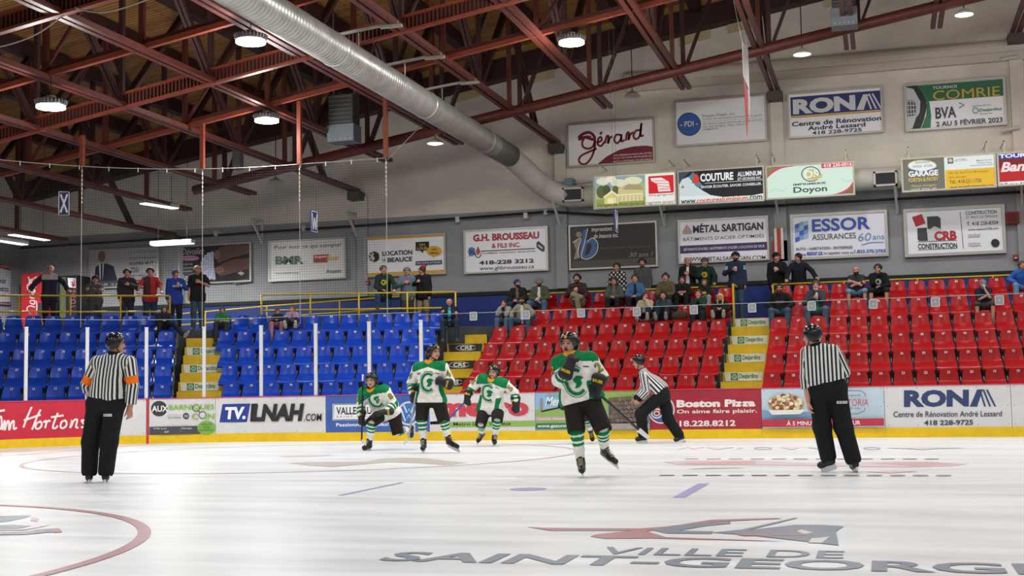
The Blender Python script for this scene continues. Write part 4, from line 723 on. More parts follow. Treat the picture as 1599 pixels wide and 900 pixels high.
p.text('JE VOUS AIDE', 202, 393.5, 245.5, 397, '#77747c').text('À ATTEINDRE', 202, 401.5, 244.5, 405.5, '#6a6870').text('VOTRE BUT !', 202, 410, 244.5, 414.5, '#3a3a42', .014).stroke([(217, 418.8), (206, 419.3), (206, 425), (217, 424.5), (217, 421.8), (210, 422)], 1.3, '#3a3038').text('ERIC VEILLEUX', 200, 429.5, 244.5, 433.5, '#6a6870', .006).text('418 225-3963', 150, 443.5, 222, 447.5, '#b8a8a8'); fin(p)
p = sign(279.5, 383.5, 393, 445, 'dark billboard with two hands fanning playing cards', '#2b2226', -.04)
p.text('Dévoilez', 283.5, 388, 320, 398, '#b9a9ae', 0, .35).poly(ell(297, 403, 14.5, 4.2, 20), '#b884a8').text('votre passion', 284.5, 401, 309, 404.5, '#5c3050').text('Montez vos', 283.5, 411, 301, 414, '#c2b4b8').text('événements', 283.5, 417, 304, 420, '#c2b4b8').text('mémorables', 283.5, 422, 301, 425, '#c2b4b8').text('Royal', 283, 429, 303, 440, '#cfc8cc', .008, .3)
for k in range(11): t = math.radians(100+k*17); p.poly([(335, 415), (335+20*math.cos(t-.15), 415-21*math.sin(t-.15)), (335+22*math.cos(t), 415-23*math.sin(t)), (335+20*math.cos(t+.15), 415-21*math.sin(t+.15))], '#b9b9cf' if k % 2 else '#a9a9c2')
p.poly([(335, 400), (342, 388), (352, 384), (392, 383), (392, 396), (360, 404), (342, 412)], '#5c4038').poly([(338, 425), (348, 412), (365, 406), (392, 404), (392, 420), (362, 428), (346, 432)], '#5c4038').ell(340, 398, 5, 7, '#7a5a4c').ell(344, 422, 8, 6, '#7a5a4c').poly([(372, 427), (378, 424), (383, 428), (378, 431)], '#a8a2a2').poly([(366, 439), (388, 436), (388, 441), (366, 444)], '#5a5052'); fin(p)
# sign on the end wall
a = onX(-3, 412, XE+.06); b = onX(18, 417, XE+.06); z0 = onX(18, 477, XE+.06)[2]
r = thing('wall_sign', 'white sign with a red top band cut by the left frame edge', 'advertising sign', (XE+.05, (a[1]+b[1])/2, z0), 'advertising signs on the wall')
y1 = b[1]; y0 = y1-2.6; m = MB(); m.box((XE+.0, y0, z0), (XE+.06, y1, b[2]), mat('sign_c6c6cc', '#c6c6cc', .4, var=0)); m.build('panel', r); m = MB()
for p_, q_ in (((y0, z0), (y1, z0+.05)), ((y0, b[2]-.05), (y1, b[2])), ((y1-.05, z0), (y1, b[2]))): m.box((XE, p_[0], p_[1]), (XE+.08, q_[0], q_[1]), FRAME)
m.build('frame', r)
P = Print(lambda u, v, L: onX(u, v, XE+.07+L), 0, lift=.001); P.poly([(-12, 412), (2, 413.5), (17, 417), (17, 423), (2, 419), (-12, 418)], '#a8282e').text('voir', 0, 434, 10, 442.5, '#2f3152', .006, sl=.1).text('ments', -4, 447, 13.5, 454.5, '#2f3152', .006, sl=.1).poly([(-12, 472), (16, 472), (16, 477), (-12, 476)], '#6a2230'); P.build(r)
# ------------------------------------------------------------------ stands
CONC = mat('stand_concrete', '#47474b', .85, var=.2, scale=2); STY = mat('stair_yellow', '#cfae1c', .6, var=.08, scale=4)
class Frame2:                       # a block of seats: origin on row 0, x along the row, y up the slope
    def __init__(s, p, th): s.p = np.array(p, float); s.th = th; s.d = np.array([math.cos(th), math.sin(th)]); s.n = np.array([-math.sin(th), math.cos(th)])
    def w(s, x, y, z): q = s.p+s.d*x+s.n*y; return np.array([q[0], q[1], z])
    def px(s, u, v, k): return float((onN(u, v, s.p+s.n*ROWD*k, s.n)[:2]-s.p)@s.d)
def th_frame(p, deg, off):
    t = math.radians(deg); n = np.array([-math.sin(t), math.cos(t)]); return Frame2(np.array(p)+n*off, t)
F1 = th_frame((-17.5, 25.5), 32, .2); F2 = th_frame((-13, 28.3), 19, -.25); FS = Frame2((0, ROW0), 0)
def fbox(mb, F, x0, x1, y0, y1, z0, z1, m): mb.hexa([F.w(x, y, z) for z in (z0, z1) for x, y in ((x0, y0), (x1, y0), (x1, y1), (x0, y1))], m)
def terraces(F, x0, x1, rows, depth_last, nm='floor_terrace'):
    m = MB()
    for k in range(rows):
        y0 = ROWD*k-.45; y1 = ROWD*(k+1)-.45 if k < rows-1 else ROWD*k+depth_last
        fbox(m, F, x0, x1, y0, y1, -.14, FLOOR[k], CONC)
    struct(m.build(nm))
terraces(FS, -9.93, -3.71, 6, 2.3); terraces(FS, -2.70, 8.4, 6, 2.3); terraces(F2, -2.2, 2.35, 5, .42); terraces(F1, -4.6, 1.5, 5, .42)
m = MB(); A = [F2.w(2.6, 4*ROWD+.42, 0), F2.w(-2.2, 4*ROWD+.42, 0), F1.w(.2, 4*ROWD+.42, 0), F1.w(-4.6, 4*ROWD+.42, 0), np.array([XE, 28.5, 0]), np.array([XE, WALL_Y, 0]), np.array([-9.93, WALL_Y, 0]), np.array([-9.93, 33, 0])]
m.prism([(q[0], q[1], -.14) for q in A], (0, 0, WALK+.14), CONC); struct(m.build('floor_walkway'))
fbox(m := MB(), FS, -3.71, -2.70, 5*ROWD+.4, WALL_Y-ROW0, -.14, WALK, CONC); struct(m.build('floor_walkway'))
def sheet(F, y, lift=.004): return lambda u, v, L: F.w(u, y-.012-L, -v)
STEPW = mat('step_sign_white', '#d9d7cf', .5); STEPK = mat('step_sign_black', '#232326', .45); GRN = '#1f7a50'
def stairs(F, w, kind, lab, n0):
    r = thing('stairs', lab, 'stairs', F.w(0, 0, 0)); m = MB()
    for k in range(6):
        y = ROWD*k-.45; fbox(m, F, -w/2, w/2, y, y+.44, -.14, FLOOR[k], STY)
        fbox(m, F, -w/2, w/2, y-.43, y, -.14, FLOOR[k]-.23, STY)
    fbox(m, F, -w/2, w/2, 5*ROWD-.1, 5*ROWD+1.2, -.14, WALK-.002, CONC); m.build('steps', r)
    names = ['lowest', 'second lowest', 'third from the bottom', 'topmost']
    for i, k in enumerate(range(n0, n0+4)):
        y = ROWD*k-.45; z0, z1 = FLOOR[k]-.215, FLOOR[k]-.012; h = w*.46
        t = thing('step_sign', ('white step panel with green bank lettering, ' if kind == 'D' else 'black step panel with white oval lettering, ')+names[i]+' on the '+lab.split(' stairs')[0]+' stairs', 'step sign', F.w(0, y-.006, z0), 'lettered step panels')
        m = MB(); A = [F.w(-h, y-.014, z1), F.w(h, y-.014, z1), F.w(h*.94, y-.014, z0), F.w(-h*.94, y-.014, z0)]
        m.prism(A, F.w(0, .012, 0)-F.w(0, 0, 0), STEPW if kind == 'D' else STEPK); m.build('panel', t)
        P = Print(sheet(F, y), 0, lift=.004); zc = -(z0+z1)/2
        if kind == 'D':
            P.rect(-h*.66, zc-.085, -h*.66+.17, zc+.085, GRN); c = -h*.66+.085
            P.stroke([(c+.06*math.cos(a), zc+.06*math.sin(a)) for a in [i*math.pi/3 for i in range(7)]], .014, '#d9d7cf').stroke([(c+.03*math.cos(a), zc+.03*math.sin(a)) for a in [i*math.pi/3 for i in range(7)]], .01, '#d9d7cf')
            P.text('Desjardins', -h*.66+.2, zc-.07, h*.72, zc+.075, GRN, .008)
        else:
            P.ring(.02, zc, .27, .075, .013, '#c9c9cc', 20, 340).text('CRS', -.14, zc-.055, .19, zc+.055, '#dcdce0', .02, .15)
        P.build(t, 'emblem', 'lettering')
c1 = (F1.w(F1.px(254, 603, 0)+.237, 0, 0)+F2.w(F2.px(359, 605, 0)-.237, 0, 0))/2
stairs(Frame2(c1[:2], math.radians(25.5)), 1.06, 'D', 'yellow left-hand stairs between the two blue blocks', 2)
stairs(Frame2((-10.37, ROW0), math.radians(6)), 1.0, 'C', 'yellow middle stairs between blue and red blocks', 1)
stairs(Frame2((-3.205, ROW0), 0), .99, 'D', 'yellow right-hand stairs between the two red blocks', 2)
# ------------------------------------------------------------------ seats
def plastic(nm, h): return mat(nm, h, .27, var=.07, scale=5, spec=.18)
SRED = plastic('seat_red', '#a30e12'); SBLU = plastic('seat_blue', '#103dac'); SMET = mat('seat_steel', '#6c6d70', .45, .6); NUM = mat('seat_number_white', '#e4dedc', .5, var=0)
def seat_back(mat_):
    m = MB(); nu, nv = 12, 8; vs = []
    for s in (0, 1):
        for j in range(nv+1):
            v = j/nv
            for i in range(nu+1):
                u = -1+2*i/nu; w = .218-.034*v-.012*v**6*abs(u)**2
                z = .475+.385*v-(.03*abs(u)**5)*v**3; y = .2+.075*v-.035*u*u*(1-.3*v)+(.012 if s else 0)+(-.03*(1-v)**3)
                vs.append((u*w, y, z))
    N = (nu+1)*(nv+1); q = lambda s, j, i: s*N+j*(nu+1)+i; fs = []
    for s in (0, 1):
        for j in range(nv):
            for i in range(nu): f = (q(s, j, i), q(s, j, i+1), q(s, j+1, i+1), q(s, j+1, i)); fs.append(f if not s else f[::-1])
    for i in range(nu): fs += [(q(0, nv, i), q(0, nv, i+1), q(1, nv, i+1), q(1, nv, i)), (q(0, 0, i+1), q(0, 0, i), q(1, 0, i), q(1, 0, i+1))]
    for j in range(nv): fs += [(q(0, j+1, 0), q(1, j+1, 0), q(1, j, 0), q(0, j, 0)), (q(0, j, nu), q(1, j, nu), q(1, j+1, nu), q(0, j+1, nu))]
    m.add(vs, fs, mat_); return m
def seat_pan(mat_, folded=False):
    m = MB(); pr = [(.2, .61), (.15, .575), (.05, .53), (-.05, .49), (-.13, .45), (-.165, .41), (-.17, .37), (-.155, .35)] if folded else [(.20, .50), (.17, .465), (.08, .45), (-.06, .452), (-.15, .462), (-.19, .45), (-.205, .42), (-.207, .375), (-.20, .36)]; nu = 8; vs = []
    for s in (0, 1):
        for j, (y, z) in enumerate(pr):
            for i in range(nu+1):
                u = -1+2*i/nu; vs.append((u*(.214+.004*(j/7)*folded), y+(.012 if s and (z < .43 or folded) else 0), z+(.01*u*u if folded else .012*u*u*(1 if y > -.1 else .2))-(.012 if s and z >= .43 and not folded else 0)-(.012*s if folded else 0)))
    N = (nu+1)*len(pr); q = lambda s, j, i: s*N+j*(nu+1)+i; fs = []
    for s in (0, 1):
        for j in range(len(pr)-1):
            for i in range(nu): f = (q(s, j, i), q(s, j, i+1), q(s, j+1, i+1), q(s, j+1, i)); fs.append(f[::-1] if not s else f)
    for i in range(nu):
        for j in (0, len(pr)-1): fs.append((q(0, j, i), q(0, j, i+1), q(1, j, i+1), q(1, j, i)))
    for j in range(len(pr)-1):
        for i in (0, nu): fs.append((q(0, j, i), q(0, j+1, i), q(1, j+1, i), q(1, j, i)))
    m.add(vs, fs, mat_); return m
def seat_bracket():
    m = MB(); m.box((.222, .12, .0), (.25, .2, .46), SMET); m.box((.222, -.12, .42), (.25, .24, .47), SMET); m.tube([(.236, .05, .45), (.236, -.02, .6), (.236, .12, .68), (.236, .22, .66)], .014, SMET, 6); return m
PROTO = {}
for key, mm in (('red', SRED), ('blue', SBLU)):
    r = bpy.data.objects.new('stadium_seat', None); PROTO[key] = (r, [seat_back(mm).build('seat_back', None, True), seat_pan(mm, True).build('seat_pan', None, True)])
    PROTO[key+'_flat'] = seat_pan(mm).build('seat_pan_open', None, True).data
    for o in PROTO[key][1]: o.modifiers.new('edge', 'EDGE_SPLIT').split_angle = math.radians(50)
BRK = seat_bracket().build('seat_bracket', None)
_num = {}
def number_mesh(n):
    if n not in _num:
        v, f, a = text2d(str(n), .02); h = .058; w = h*a*.92; me = bpy.data.meshes.new('seat_number')
        me.from_pydata([((p[0]-.5)*w, .2+.075*((.80+(p[1]-.5)*h-.475)/.385)-.006-.002, .80+(p[1]-.5)*h) for p in v], [], f); me.materials.append(NUM); _num[n] = me
    return _num[n]
ORD = ['front', 'second', 'third', 'fourth', 'fifth', 'top']
for o in [o for o in COL.objects if o.name.startswith('seat_pan_open')]: bpy.data.objects.remove(o)
first = {'red': True, 'blue': True, 'b': True}; SEATPOS = {}
def put_seat(color, F, x, k, n, block):
    p = F.w(x, ROWD*k, FLOOR[k]); r = thing('stadium_seat', f'{color} plastic seat numbered {n}, {ORD[k]} row of the {block}', 'seat', p, 'stadium seats', F.th)
    back = None
    for o in PROTO[color][1]:
        c = o if first[color] else copy_obj(o)
        c.parent = r; back = back or c
    first[color] = False
    b = BRK if first['b'] else copy_obj(BRK); first['b'] = False; b.parent = r
    t = bpy.data.objects.new('seat_number', number_mesh(n)); COL.objects.link(t); t.parent = back
    SEATPOS[(block, k, n)] = (p, color, r)
MB_ = 'middle red block'; RB_ = 'right red block'; B2 = 'blue block left of the middle stairs'; B1 = 'blue block in the rink corner'
for k in range(6):
    for i in range(13): put_seat('red', FS, -3.95-.476*i, k, 14+13*k+i, MB_)
    for i in range(13): put_seat('red', FS, -2.46+.476*i, k, 29+13*k-i, RB_)
for k, (u, v, n0, cnt) in enumerate(((359, 605, 19, 10), (357, 572.5, 30, 10), (355, 546, 42, 11), (352, 521, 55, 12), (348, 498.5, 68, 13))):
    for i in range(cnt): put_seat('blue', F2, F2.px(u, v, k)+.474*i, k, n0-i, B2)
for k, (u, v, n0, cnt) in enumerate(((254, 603, 10, 8), (255, 573.5, 20, 9), (257, 547, 31, 10), (260, 520, 43, 10), (263, 497, 56, 10))):
    for i in range(cnt): put_seat('blue', F1, F1.px(u, v, k)-.4745*i, k, n0+i, B1)
# ------------------------------------------------------------------ yellow rails
RY = mat('rail_yellow', '#c9a81a', .45, var=.06)
def rail(pts, zb, lab, hs=(1.0, .5), post=1.5, r_=.024, grp='yellow rails', cat='railing'):
    c = np.array(pts[len(pts)//2]); r = thing('yellow_railing', lab, cat, (c[0], c[1], zb), grp)
    L = [(*p[:2], zb if len(p) < 3 else p[2]) for p in pts]
    for h in hs:
        m = MB(); m.tube([(p[0], p[1], p[2]+h) for p in L], r_, RY, 8); m.build('top_rail' if h == hs[0] else 'lower_rail', r, True)
    for a, b in zip(L[:-1], L[1:]):
        a = np.array(a); b = np.array(b); n = max(1, int(round(np.linalg.norm(b-a)/post)))
        for i in range(n+(b[0] == L[-1][0])):
            q = a+(b-a)*i/n; m = MB(); m.tube([q, q+(0, 0, hs[0])], r_, RY, 8); m.build('post', r, True)
yb = 4*ROWD+.5
e1 = F1.w(F1.px(263, 470, 4)+.05, yb, 0); e0 = F1.w(-4.4, yb, 0)
rail([e0[:2], e1[:2]], WALK, 'yellow railing behind the corner blue seats where men lean', (.92, .5), 1.32)
q0 = F2.w(-1.95, yb, 0); q1 = F2.w(2.2, yb+.1, 0); q1 = onN(712, 480, F2.p+F2.n*(yb), F2.n)
rail([q0[:2], q1[:2]], WALK, 'yellow railing behind the blue seats left of the middle stairs', (.95, .52), 1.3)
rail([(-22.2, 35.3, WALK), (-18, 35.3, WALK+.2), (-13.2, 35.3, WALK+.35)], WALK, 'low yellow ramp railing along the back wall at left', (.75, .4), 2.2)
rail([(-9.6, 34.35), (-3.62, 34.35)], WALK, 'yellow rail behind the top row of the middle red seats', (.93,), 1.5); rail([(-2.75, 34.35), (8.2, 34.35)], WALK, 'yellow rail behind the top row of right red seats', (.93,), 1.9)
r = thing('seat_end_frame', 'yellow upright frame at the right end of the top middle red seats', 'railing', (-3.67, 33.3, FLOOR[4]))
m = MB(); m.bar((-3.67, 33.25, FLOOR[4]), (-3.67, 33.25, 3.68), .05, .05, RY); m.build('front_post', r); m = MB(); m.bar((-3.67, 33.25, 3.66), (-3.67, 34.3, 3.66), .05, .05, RY); m.build('top_bar', r)
# ------------------------------------------------------------------ rink glass
def glass_mat():
    m = bpy.data.materials.new('rink_glass'); m.use_nodes = True; nt = m.node_tree; nt.nodes.remove(nt.nodes['Principled BSDF'])
    t = node(nt, 'ShaderNodeBsdfTransparent'); t.inputs[0].default_value = (.965, .975, .972, 1); g = node(nt, 'ShaderNodeBsdfGlossy', i_Roughness=.03); mx = node(nt, 'ShaderNodeMixShader'); f = node(nt, 'ShaderNodeFresnel', i_IOR=1.16)
    nt.links.new(f.outputs[0], mx.inputs[0]); nt.links.new(t.outputs[0], mx.inputs[1]); nt.links.new(g.outputs[0], mx.inputs[2]); nt.links.new(mx.outputs[0], nt.nodes['Material Output'].inputs[0]); return m
GL = glass_mat(); EDGE = mat('glass_edge', '#8fa09c', .3, var=0); STAN = mat('stanchion_white', '#d6d6d6', .4, var=.03); PLATE = mat('clip_plate', '#8f9298', .5, var=.05)
us = [-60, 40.5, 136, 228.5, 318.5, 407.5, 493, 577, 658.5]; ss = [S(u) for u in us]
where = ['at the left frame edge', 'above the red board at left', 'behind the orange-banded referee', 'left of the left-hand stairs', 'in front of the left-hand stairs', 'left of the kneeling player', 'at the left of the blue board', 'above the kneeling player', 'left of the player looking right']
for i, s in enumerate(ss):
    q, n = rink_pt(s)
    if i:
        r = thing('glass_stanchion', 'white glass support post '+where[i], 'glass post', (q[0], q[1], BH), 'white glass posts')
        a = np.array([*(q+n*.04), BH]); m = MB(); m.bar(a, a+(0, 0, 1.57), .075, .05, STAN, up=(*n, 0)); m.build('post', r, bevel=.006)
        m = MB(); m.bar(a+(0, 0, 1.57), a+(0, 0, 1.59), .085, .06, STAN, up=(*n, 0)); m.build('post_cap', r)
def pane(s0, s1, z1, lab):
    q, n = rink_pt((s0+s1)/2); r = thing('rink_glass', lab, 'rink glass', (q[0], q[1], BH), 'rink glass panes')
    m = MB(); along(m, s0+.02, s1-.02, BH, z1, .055, .067, GL, .6); m.build('glass_sheet', r)
    m = MB(); along(m, s0+.02, s1-.02, z1, z1+.012, .055, .067, EDGE, .6); m.build('top_edge', r); return r
pw = ['cut by the left frame edge', 'behind the orange-banded referee', 'above the dark round badge', 'before the left-hand stairs', 'above the heavy black web address', 'left of the kneeling player', 'above the kneeling player', 'just left of the player looking right']
for i in range(len(us)-1): pane(ss[i+1], ss[i], 2.76, 'clear rink glass pane '+pw[i])
clips = [(740, 494), (822, 492), (908, 489), (995, 487), (1084, 484), (1175, 481), (1268, 478), (1364, 475), (1461, 472), (1561, 469)]
cs = [ss[-1]]+[S(u) for u, v in clips]+[ARC_C[0]-8.4]
cw = ['before the middle stairs', 'above the big red letters', 'behind the front player', 'right of the front player', 'behind the crouching linesman', 'above the maroon pizza board', 'before the right-hand stairs', 'behind the right referee', 'above the navy store name', 'right of the store name board', 'at the right frame edge']
for i in range(len(cs)-1):
    r = pane(cs[i+1], cs[i], 2.70, 'clear rink glass pane '+cw[i])
    if i < len(clips):
        q = onY(*clips[i], RINK_Y+.04); m = MB(); m.box((q[0]-.08, RINK_Y+.03, q[2]-.09), (q[0]+.08, RINK_Y+.045, q[2]+.09), PLATE); o = m.build('clip_plate', r)
        m = MB()
        for a, b in (((-.08, -.09), (.08, -.08)), ((-.08, .08), (.08, .09)), ((-.08, -.09), (-.07, .09)), ((.07, -.09), (.08, .09))): m.box((q[0]+a[0], RINK_Y+.022, q[2]+a[1]), (q[0]+b[0], RINK_Y+.03, q[2]+b[1]), STAN)
        m.tube([(q[0], RINK_Y+.015, q[2]), (q[0], RINK_Y+.03, q[2])], .012, STAN, 8); m.build('plate_border', o, loc=(0, 0, 0))
# ------------------------------------------------------------------ protective netting
NETZ = 6.2; sN = S(604.5); sE = S(-60)
r = thing('protective_net', 'black mesh safety netting hung above the left rink glass', 'safety net', (*rink_pt(1)[0], 2.8))
NETM = mat('net_black', '#1a1a1c', .8, var=0); ROPE = mat('net_rope', '#98958a', .8, var=0)
m = MB(); o_ = .1
def npt(s, z): q, n = rink_pt(s); return (*(q+n*o_), z)
s = sN
while s < sE: m.tube([npt(s, 2.78), npt(s, NETZ)], .0021, NETM, 3, False); s += .058
z = 2.78
path = [sN]+[x for x in np.arange(max(sN, 0)+.0, sE, .5)]
while z < NETZ: m.tube([npt(x, z) for x in path], .0021, NETM, 3, False); z += .058
m.build('mesh', r, fix=False)
m = MB(); m.tube([npt(x, NETZ) for x in path], .009, ROPE, 6); m.build('top_cable', r)
m = MB(); x = sN+.2
while x < sE: m.tube([npt(x, NETZ+.02), npt(x, NETZ-.08)], .012, CLIP, 5); x += .62
m.build('carabiner', r)
for u, top in ((126, 222), (314.5, 205), (467, 190), (604.5, 165)):
    q = npt(S(u) if u < 600 else sN, NETZ); m = MB(); m.tube([(q[0], q[1], 2.6), q], .0085, ROPE, 6)
    for k in range(8): m.tube([(q[0], q[1], NETZ-.08-.1*k), (q[0], q[1], NETZ-.14-.1*k)], .017, CLIP, 6)
    m.build('drop_rope', r)
    zt = chord_z(q[0])+.02; m = MB(); m.bar(q, (q[0], q[1], max(zt, NETZ+.3)), .09, .09, RED2); m.build('hanger_post', r)
# ------------------------------------------------------------------ drink machines and a bag
def vend(u0, u1, vt, Y, lab, base, face):
    a = onY(u0, vt, Y); b = onY(u1, vt, Y); r = thing('drink_machine', lab, 'drink machine', ((a[0]+b[0])/2, Y, WALK), 'drink machines')
    m = MB(); m.box((a[0], Y, WALK), (b[0], Y+.75, a[2]), base); m.build('cabinet', r, bevel=.02); return r, a, b
CR = mat('machine_red', '#c0232b', .35, var=.05); CK = mat('machine_black', '#1b1b1f', .35, var=.05)
r, a, b = vend(33.5, 68, 427.5, 34.9, 'tall red drink machine with white script lettering', CR, 0)
P = Print(lambda u, v, L: onY(u, v, 34.9-L), 0, lift=.003)
script(P, [[(49, 489), (44, 487), (43, 481), (48, 478), (55, 480)], [(48, 474), (54, 475), (54, 470), (48, 470), (48, 474)], [(54, 466), (48, 465), (49, 461), (54, 460)], [(48, 456), (54, 457), (54, 452), (48, 452), (54, 449)],
           [(57, 448), (50, 452), (56, 456)], [(44, 432), (47, 440), (43, 447), (46, 455), (53, 447)], [(44, 446), (49, 441), (51, 437), (46, 440)], [(52, 444), (46, 438), (52, 436), (58, 432)], [(57, 470), (58, 480), (57, 490)]], 1.7, '#e4dcdc'); P.build(r)
m = MB(); m.box((b[0]-.16, 34.88, WALK+.75), (b[0]-.03, 34.9, WALK+1.3), mat('machine_trim', '#3a3a3e', .4)); m.build('coin_panel', r)
r, a, b = vend(93, 120, 431, 34.9, 'black drink machine with a lit picture of bottles', CK, 0)
P = Print(lambda u, v, L: onY(u, v, 34.9-L), 0, lift=.003); P.paint = lambda h: glow(h, .6); P.poly([(106, 434), (118.5, 435), (119, 450), (107, 449)], '#cfd6e0').poly([(112, 440), (114, 439), (116, 448), (113, 448)], '#c22a30').poly([(115.5, 435.5), (117, 435.5), (118, 448), (115, 448)], '#a82028').poly([(108, 436), (110, 435.5), (110.5, 448), (108, 448)], '#eef2f4'); P.build(r, 'lit_picture')
P = Print(lambda u, v, L: onY(u, v, 34.9-L), 0, lift=.003); script(P, [[(116, 487), (111, 484), (113, 479), (118, 478)], [(113, 474), (118, 473), (116, 468), (112, 470)], [(118, 464), (112, 463), (116, 458)], [(112, 455), (118, 456), (115, 452)]], 1.3, '#8f4a50'); P.build(r)
m = MB(); m.box((a[0]+.05, 34.88, WALK+.8), (a[0]+.26, 34.9, a[2]-.05), mat('machine_lit', '#8f9468', .5, var=0, emit=.1)); m.build('lit_side', r)

# ------------------------------------------------------------------ small things under the roof and on the wall
for lab, pts in (('pale cable sagging in the far top left corner', [(-25, 78), (20, 68), (60, 52), (100, 24)]), ('pale cable sagging between trusses left of the duct top', [(118, 12), (140, 18), (165, 19), (195, 12), (240, -4)])):
    P3 = [onY(u, v, 17.6) for u, v in pts]; r = thing('sagging_cable', lab, 'cable', P3[0], 'sagging pale cables'); m = MB(); m.tube(spline(P3), .012, ROPE, 6); m.build('wire', r)
r = thing('guy_wire', 'thin stay wire slanting from the net post up to the trusses', 'cable', onY(612, 246, 26)); m = MB(); m.tube([onY(606, 249, 26.05), onY(676, 178, 28.5)], .008, ROPE, 5); m.build('wire', r)
a = onY(366, 234, 30.5); b = onY(378, 264, 30.5); r = thing('hanging_box', 'grey upright panel hanging under the roof behind the net cable', 'panel', (a[0], 30.5, b[2])); m = MB(); m.box((a[0], 30.4, b[2]), (b[0], 30.6, a[2]), mat('panel_grey', '#6a6a68', .6)); m.build('box', r); m = MB(); m.bar(((a[0]+b[0])/2, 30.5, a[2]), ((a[0]+b[0])/2, 30.5, deck_z((a[0]+b[0])/2)), .03, .03, DRED); m.build('hanger', r)
q = onY(889, 284, 35.6); r = thing('junction_box', 'small blue grey box on top of the white duct bend', 'electrical box', q); m = MB(); m.box((q[0]-.12, 35.5, q[2]-.13), (q[0]+.12, 35.98, q[2]+.1), mat('box_bluegrey', '#6f7f8c', .5)); m.build('box', r, bevel=.01); m = MB(); m.tube([(q[0]+.12, 35.85, q[2]), (q[0]+1., 35.85, q[2]+.03)], .02, LWHITE, 6); m.build('conduit_pipe', r)
q = onY(852, 331, 35.8); r = thing('wall_camera', 'small white dome on the cable left of the black sign', 'camera', q); m = MB(); m.lathe([(0, -.1), (.06, -.08), (.09, -.02), (.09, .04), (.0, .06)], (q[0], 35.85, q[2]), LWHITE, 14); m.build('dome', r, True); m = MB(); m.box((q[0]-.05, 35.85, q[2]+.02), (q[0]+.05, 35.99, q[2]+.08), LWHITE); m.build('mount', r)
for v, w_, lab in ((93, 26, 'white pipe stub on the upper wall at the right edge'), (204, 28, 'white pipe stub on the wall right of the green sign')):
    a = onY(1563, v, 35.8); b = onY(1563+w_, v-5, 35.8); r = thing('pipe_stub', lab, 'pipe', a, 'white pipe stubs'); m = MB(); m.tube([a, b, (b[0], 35.98, b[2])], .05, LWHITE, 8); m.build('pipe', r)
# ------------------------------------------------------------------ people: bodies as smooth implicit surfaces, meshed on a fine grid
class Sdf:
    """u: smooth union, s: carve away. A part is a list of tapered round limbs."""
    def __init__(s): s.ops = []
    def cap(s, a, b, r1, r2=None, k=.02): s.ops.append(('u', np.array(a, float), np.array(b, float), r1, r1 if r2 is None else r2, k)); return s
    def ball(s, a, r, k=.02): return s.cap(a, a, r, r, k)
    def cut(s, a, b, r1, r2=None, k=.005): s.ops.append(('s', np.array(a, float), np.array(b, float), r1, r1 if r2 is None else r2, k)); return s
    def plane(s, p, n): s.ops.append(('p', np.array(p, float), nrm(n))); return s    # keep the side the normal points away from
    def mesh(s, h):
        us = [o for o in s.ops if o[0] == 'u']
        lo = np.min([np.minimum(o[1]-o[3], o[2]-o[4]) for o in us], 0)-3*h-.015; hi = np.max([np.maximum(o[1]+o[3], o[2]+o[4]) for o in us], 0)+3*h+.015
        n = np.ceil((hi-lo)/h).astype(int)+1; ax = [lo[i]+h*np.arange(n[i]) for i in range(3)]
        D = np.full(n, .2, np.float32)
        def seg(o, sl):
            X = ax[0][sl[0]][:, None, None]; Y = ax[1][sl[1]][None, :, None]; Z = ax[2][sl[2]][None, None, :]
            a, b = o[1], o[2]; ba = b-a; L = ba@ba
            px, py, pz = X-a[0], Y-a[1], Z-a[2]
            t = np.clip((px*ba[0]+py*ba[1]+pz*ba[2])/L, 0, 1) if L > 1e-10 else 0.
            return np.sqrt((px-t*ba[0])**2+(py-t*ba[1])**2+(pz-t*ba[2])**2)-(o[3]+(o[4]-o[3])*t)
        for o in s.ops:
            if o[0] == 'p':
                d = (ax[0][:, None, None]-o[1][0])*o[2][0]+(ax[1][None, :, None]-o[1][1])*o[2][1]+(ax[2][None, None, :]-o[1][2])*o[2][2]
                D = np.maximum(D, d.astype(np.float32)); continue
            m = .05+o[5]; l = np.minimum(o[1]-o[3], o[2]-o[4])-m; u = np.maximum(o[1]+o[3], o[2]+o[4])+m
            i0 = np.clip(((l-lo)/h).astype(int), 0, n-1); i1 = np.clip(((u-lo)/h).astype(int)+2, 1, n)
            if np.any(i1 <= i0): continue
            sl = tuple(slice(a, b) for a, b in zip(i0, i1)); d = seg(o, sl); k = o[5]; C = D[sl]
            if o[0] == 'u':
                hh = np.clip(.5+.5*(C-d)/k, 0, 1); D[sl] = C*(1-hh)+d*hh-k*hh*(1-hh)
            else:
                D[sl] = np.maximum(C, -d)
        return surfnet(D, lo, h)
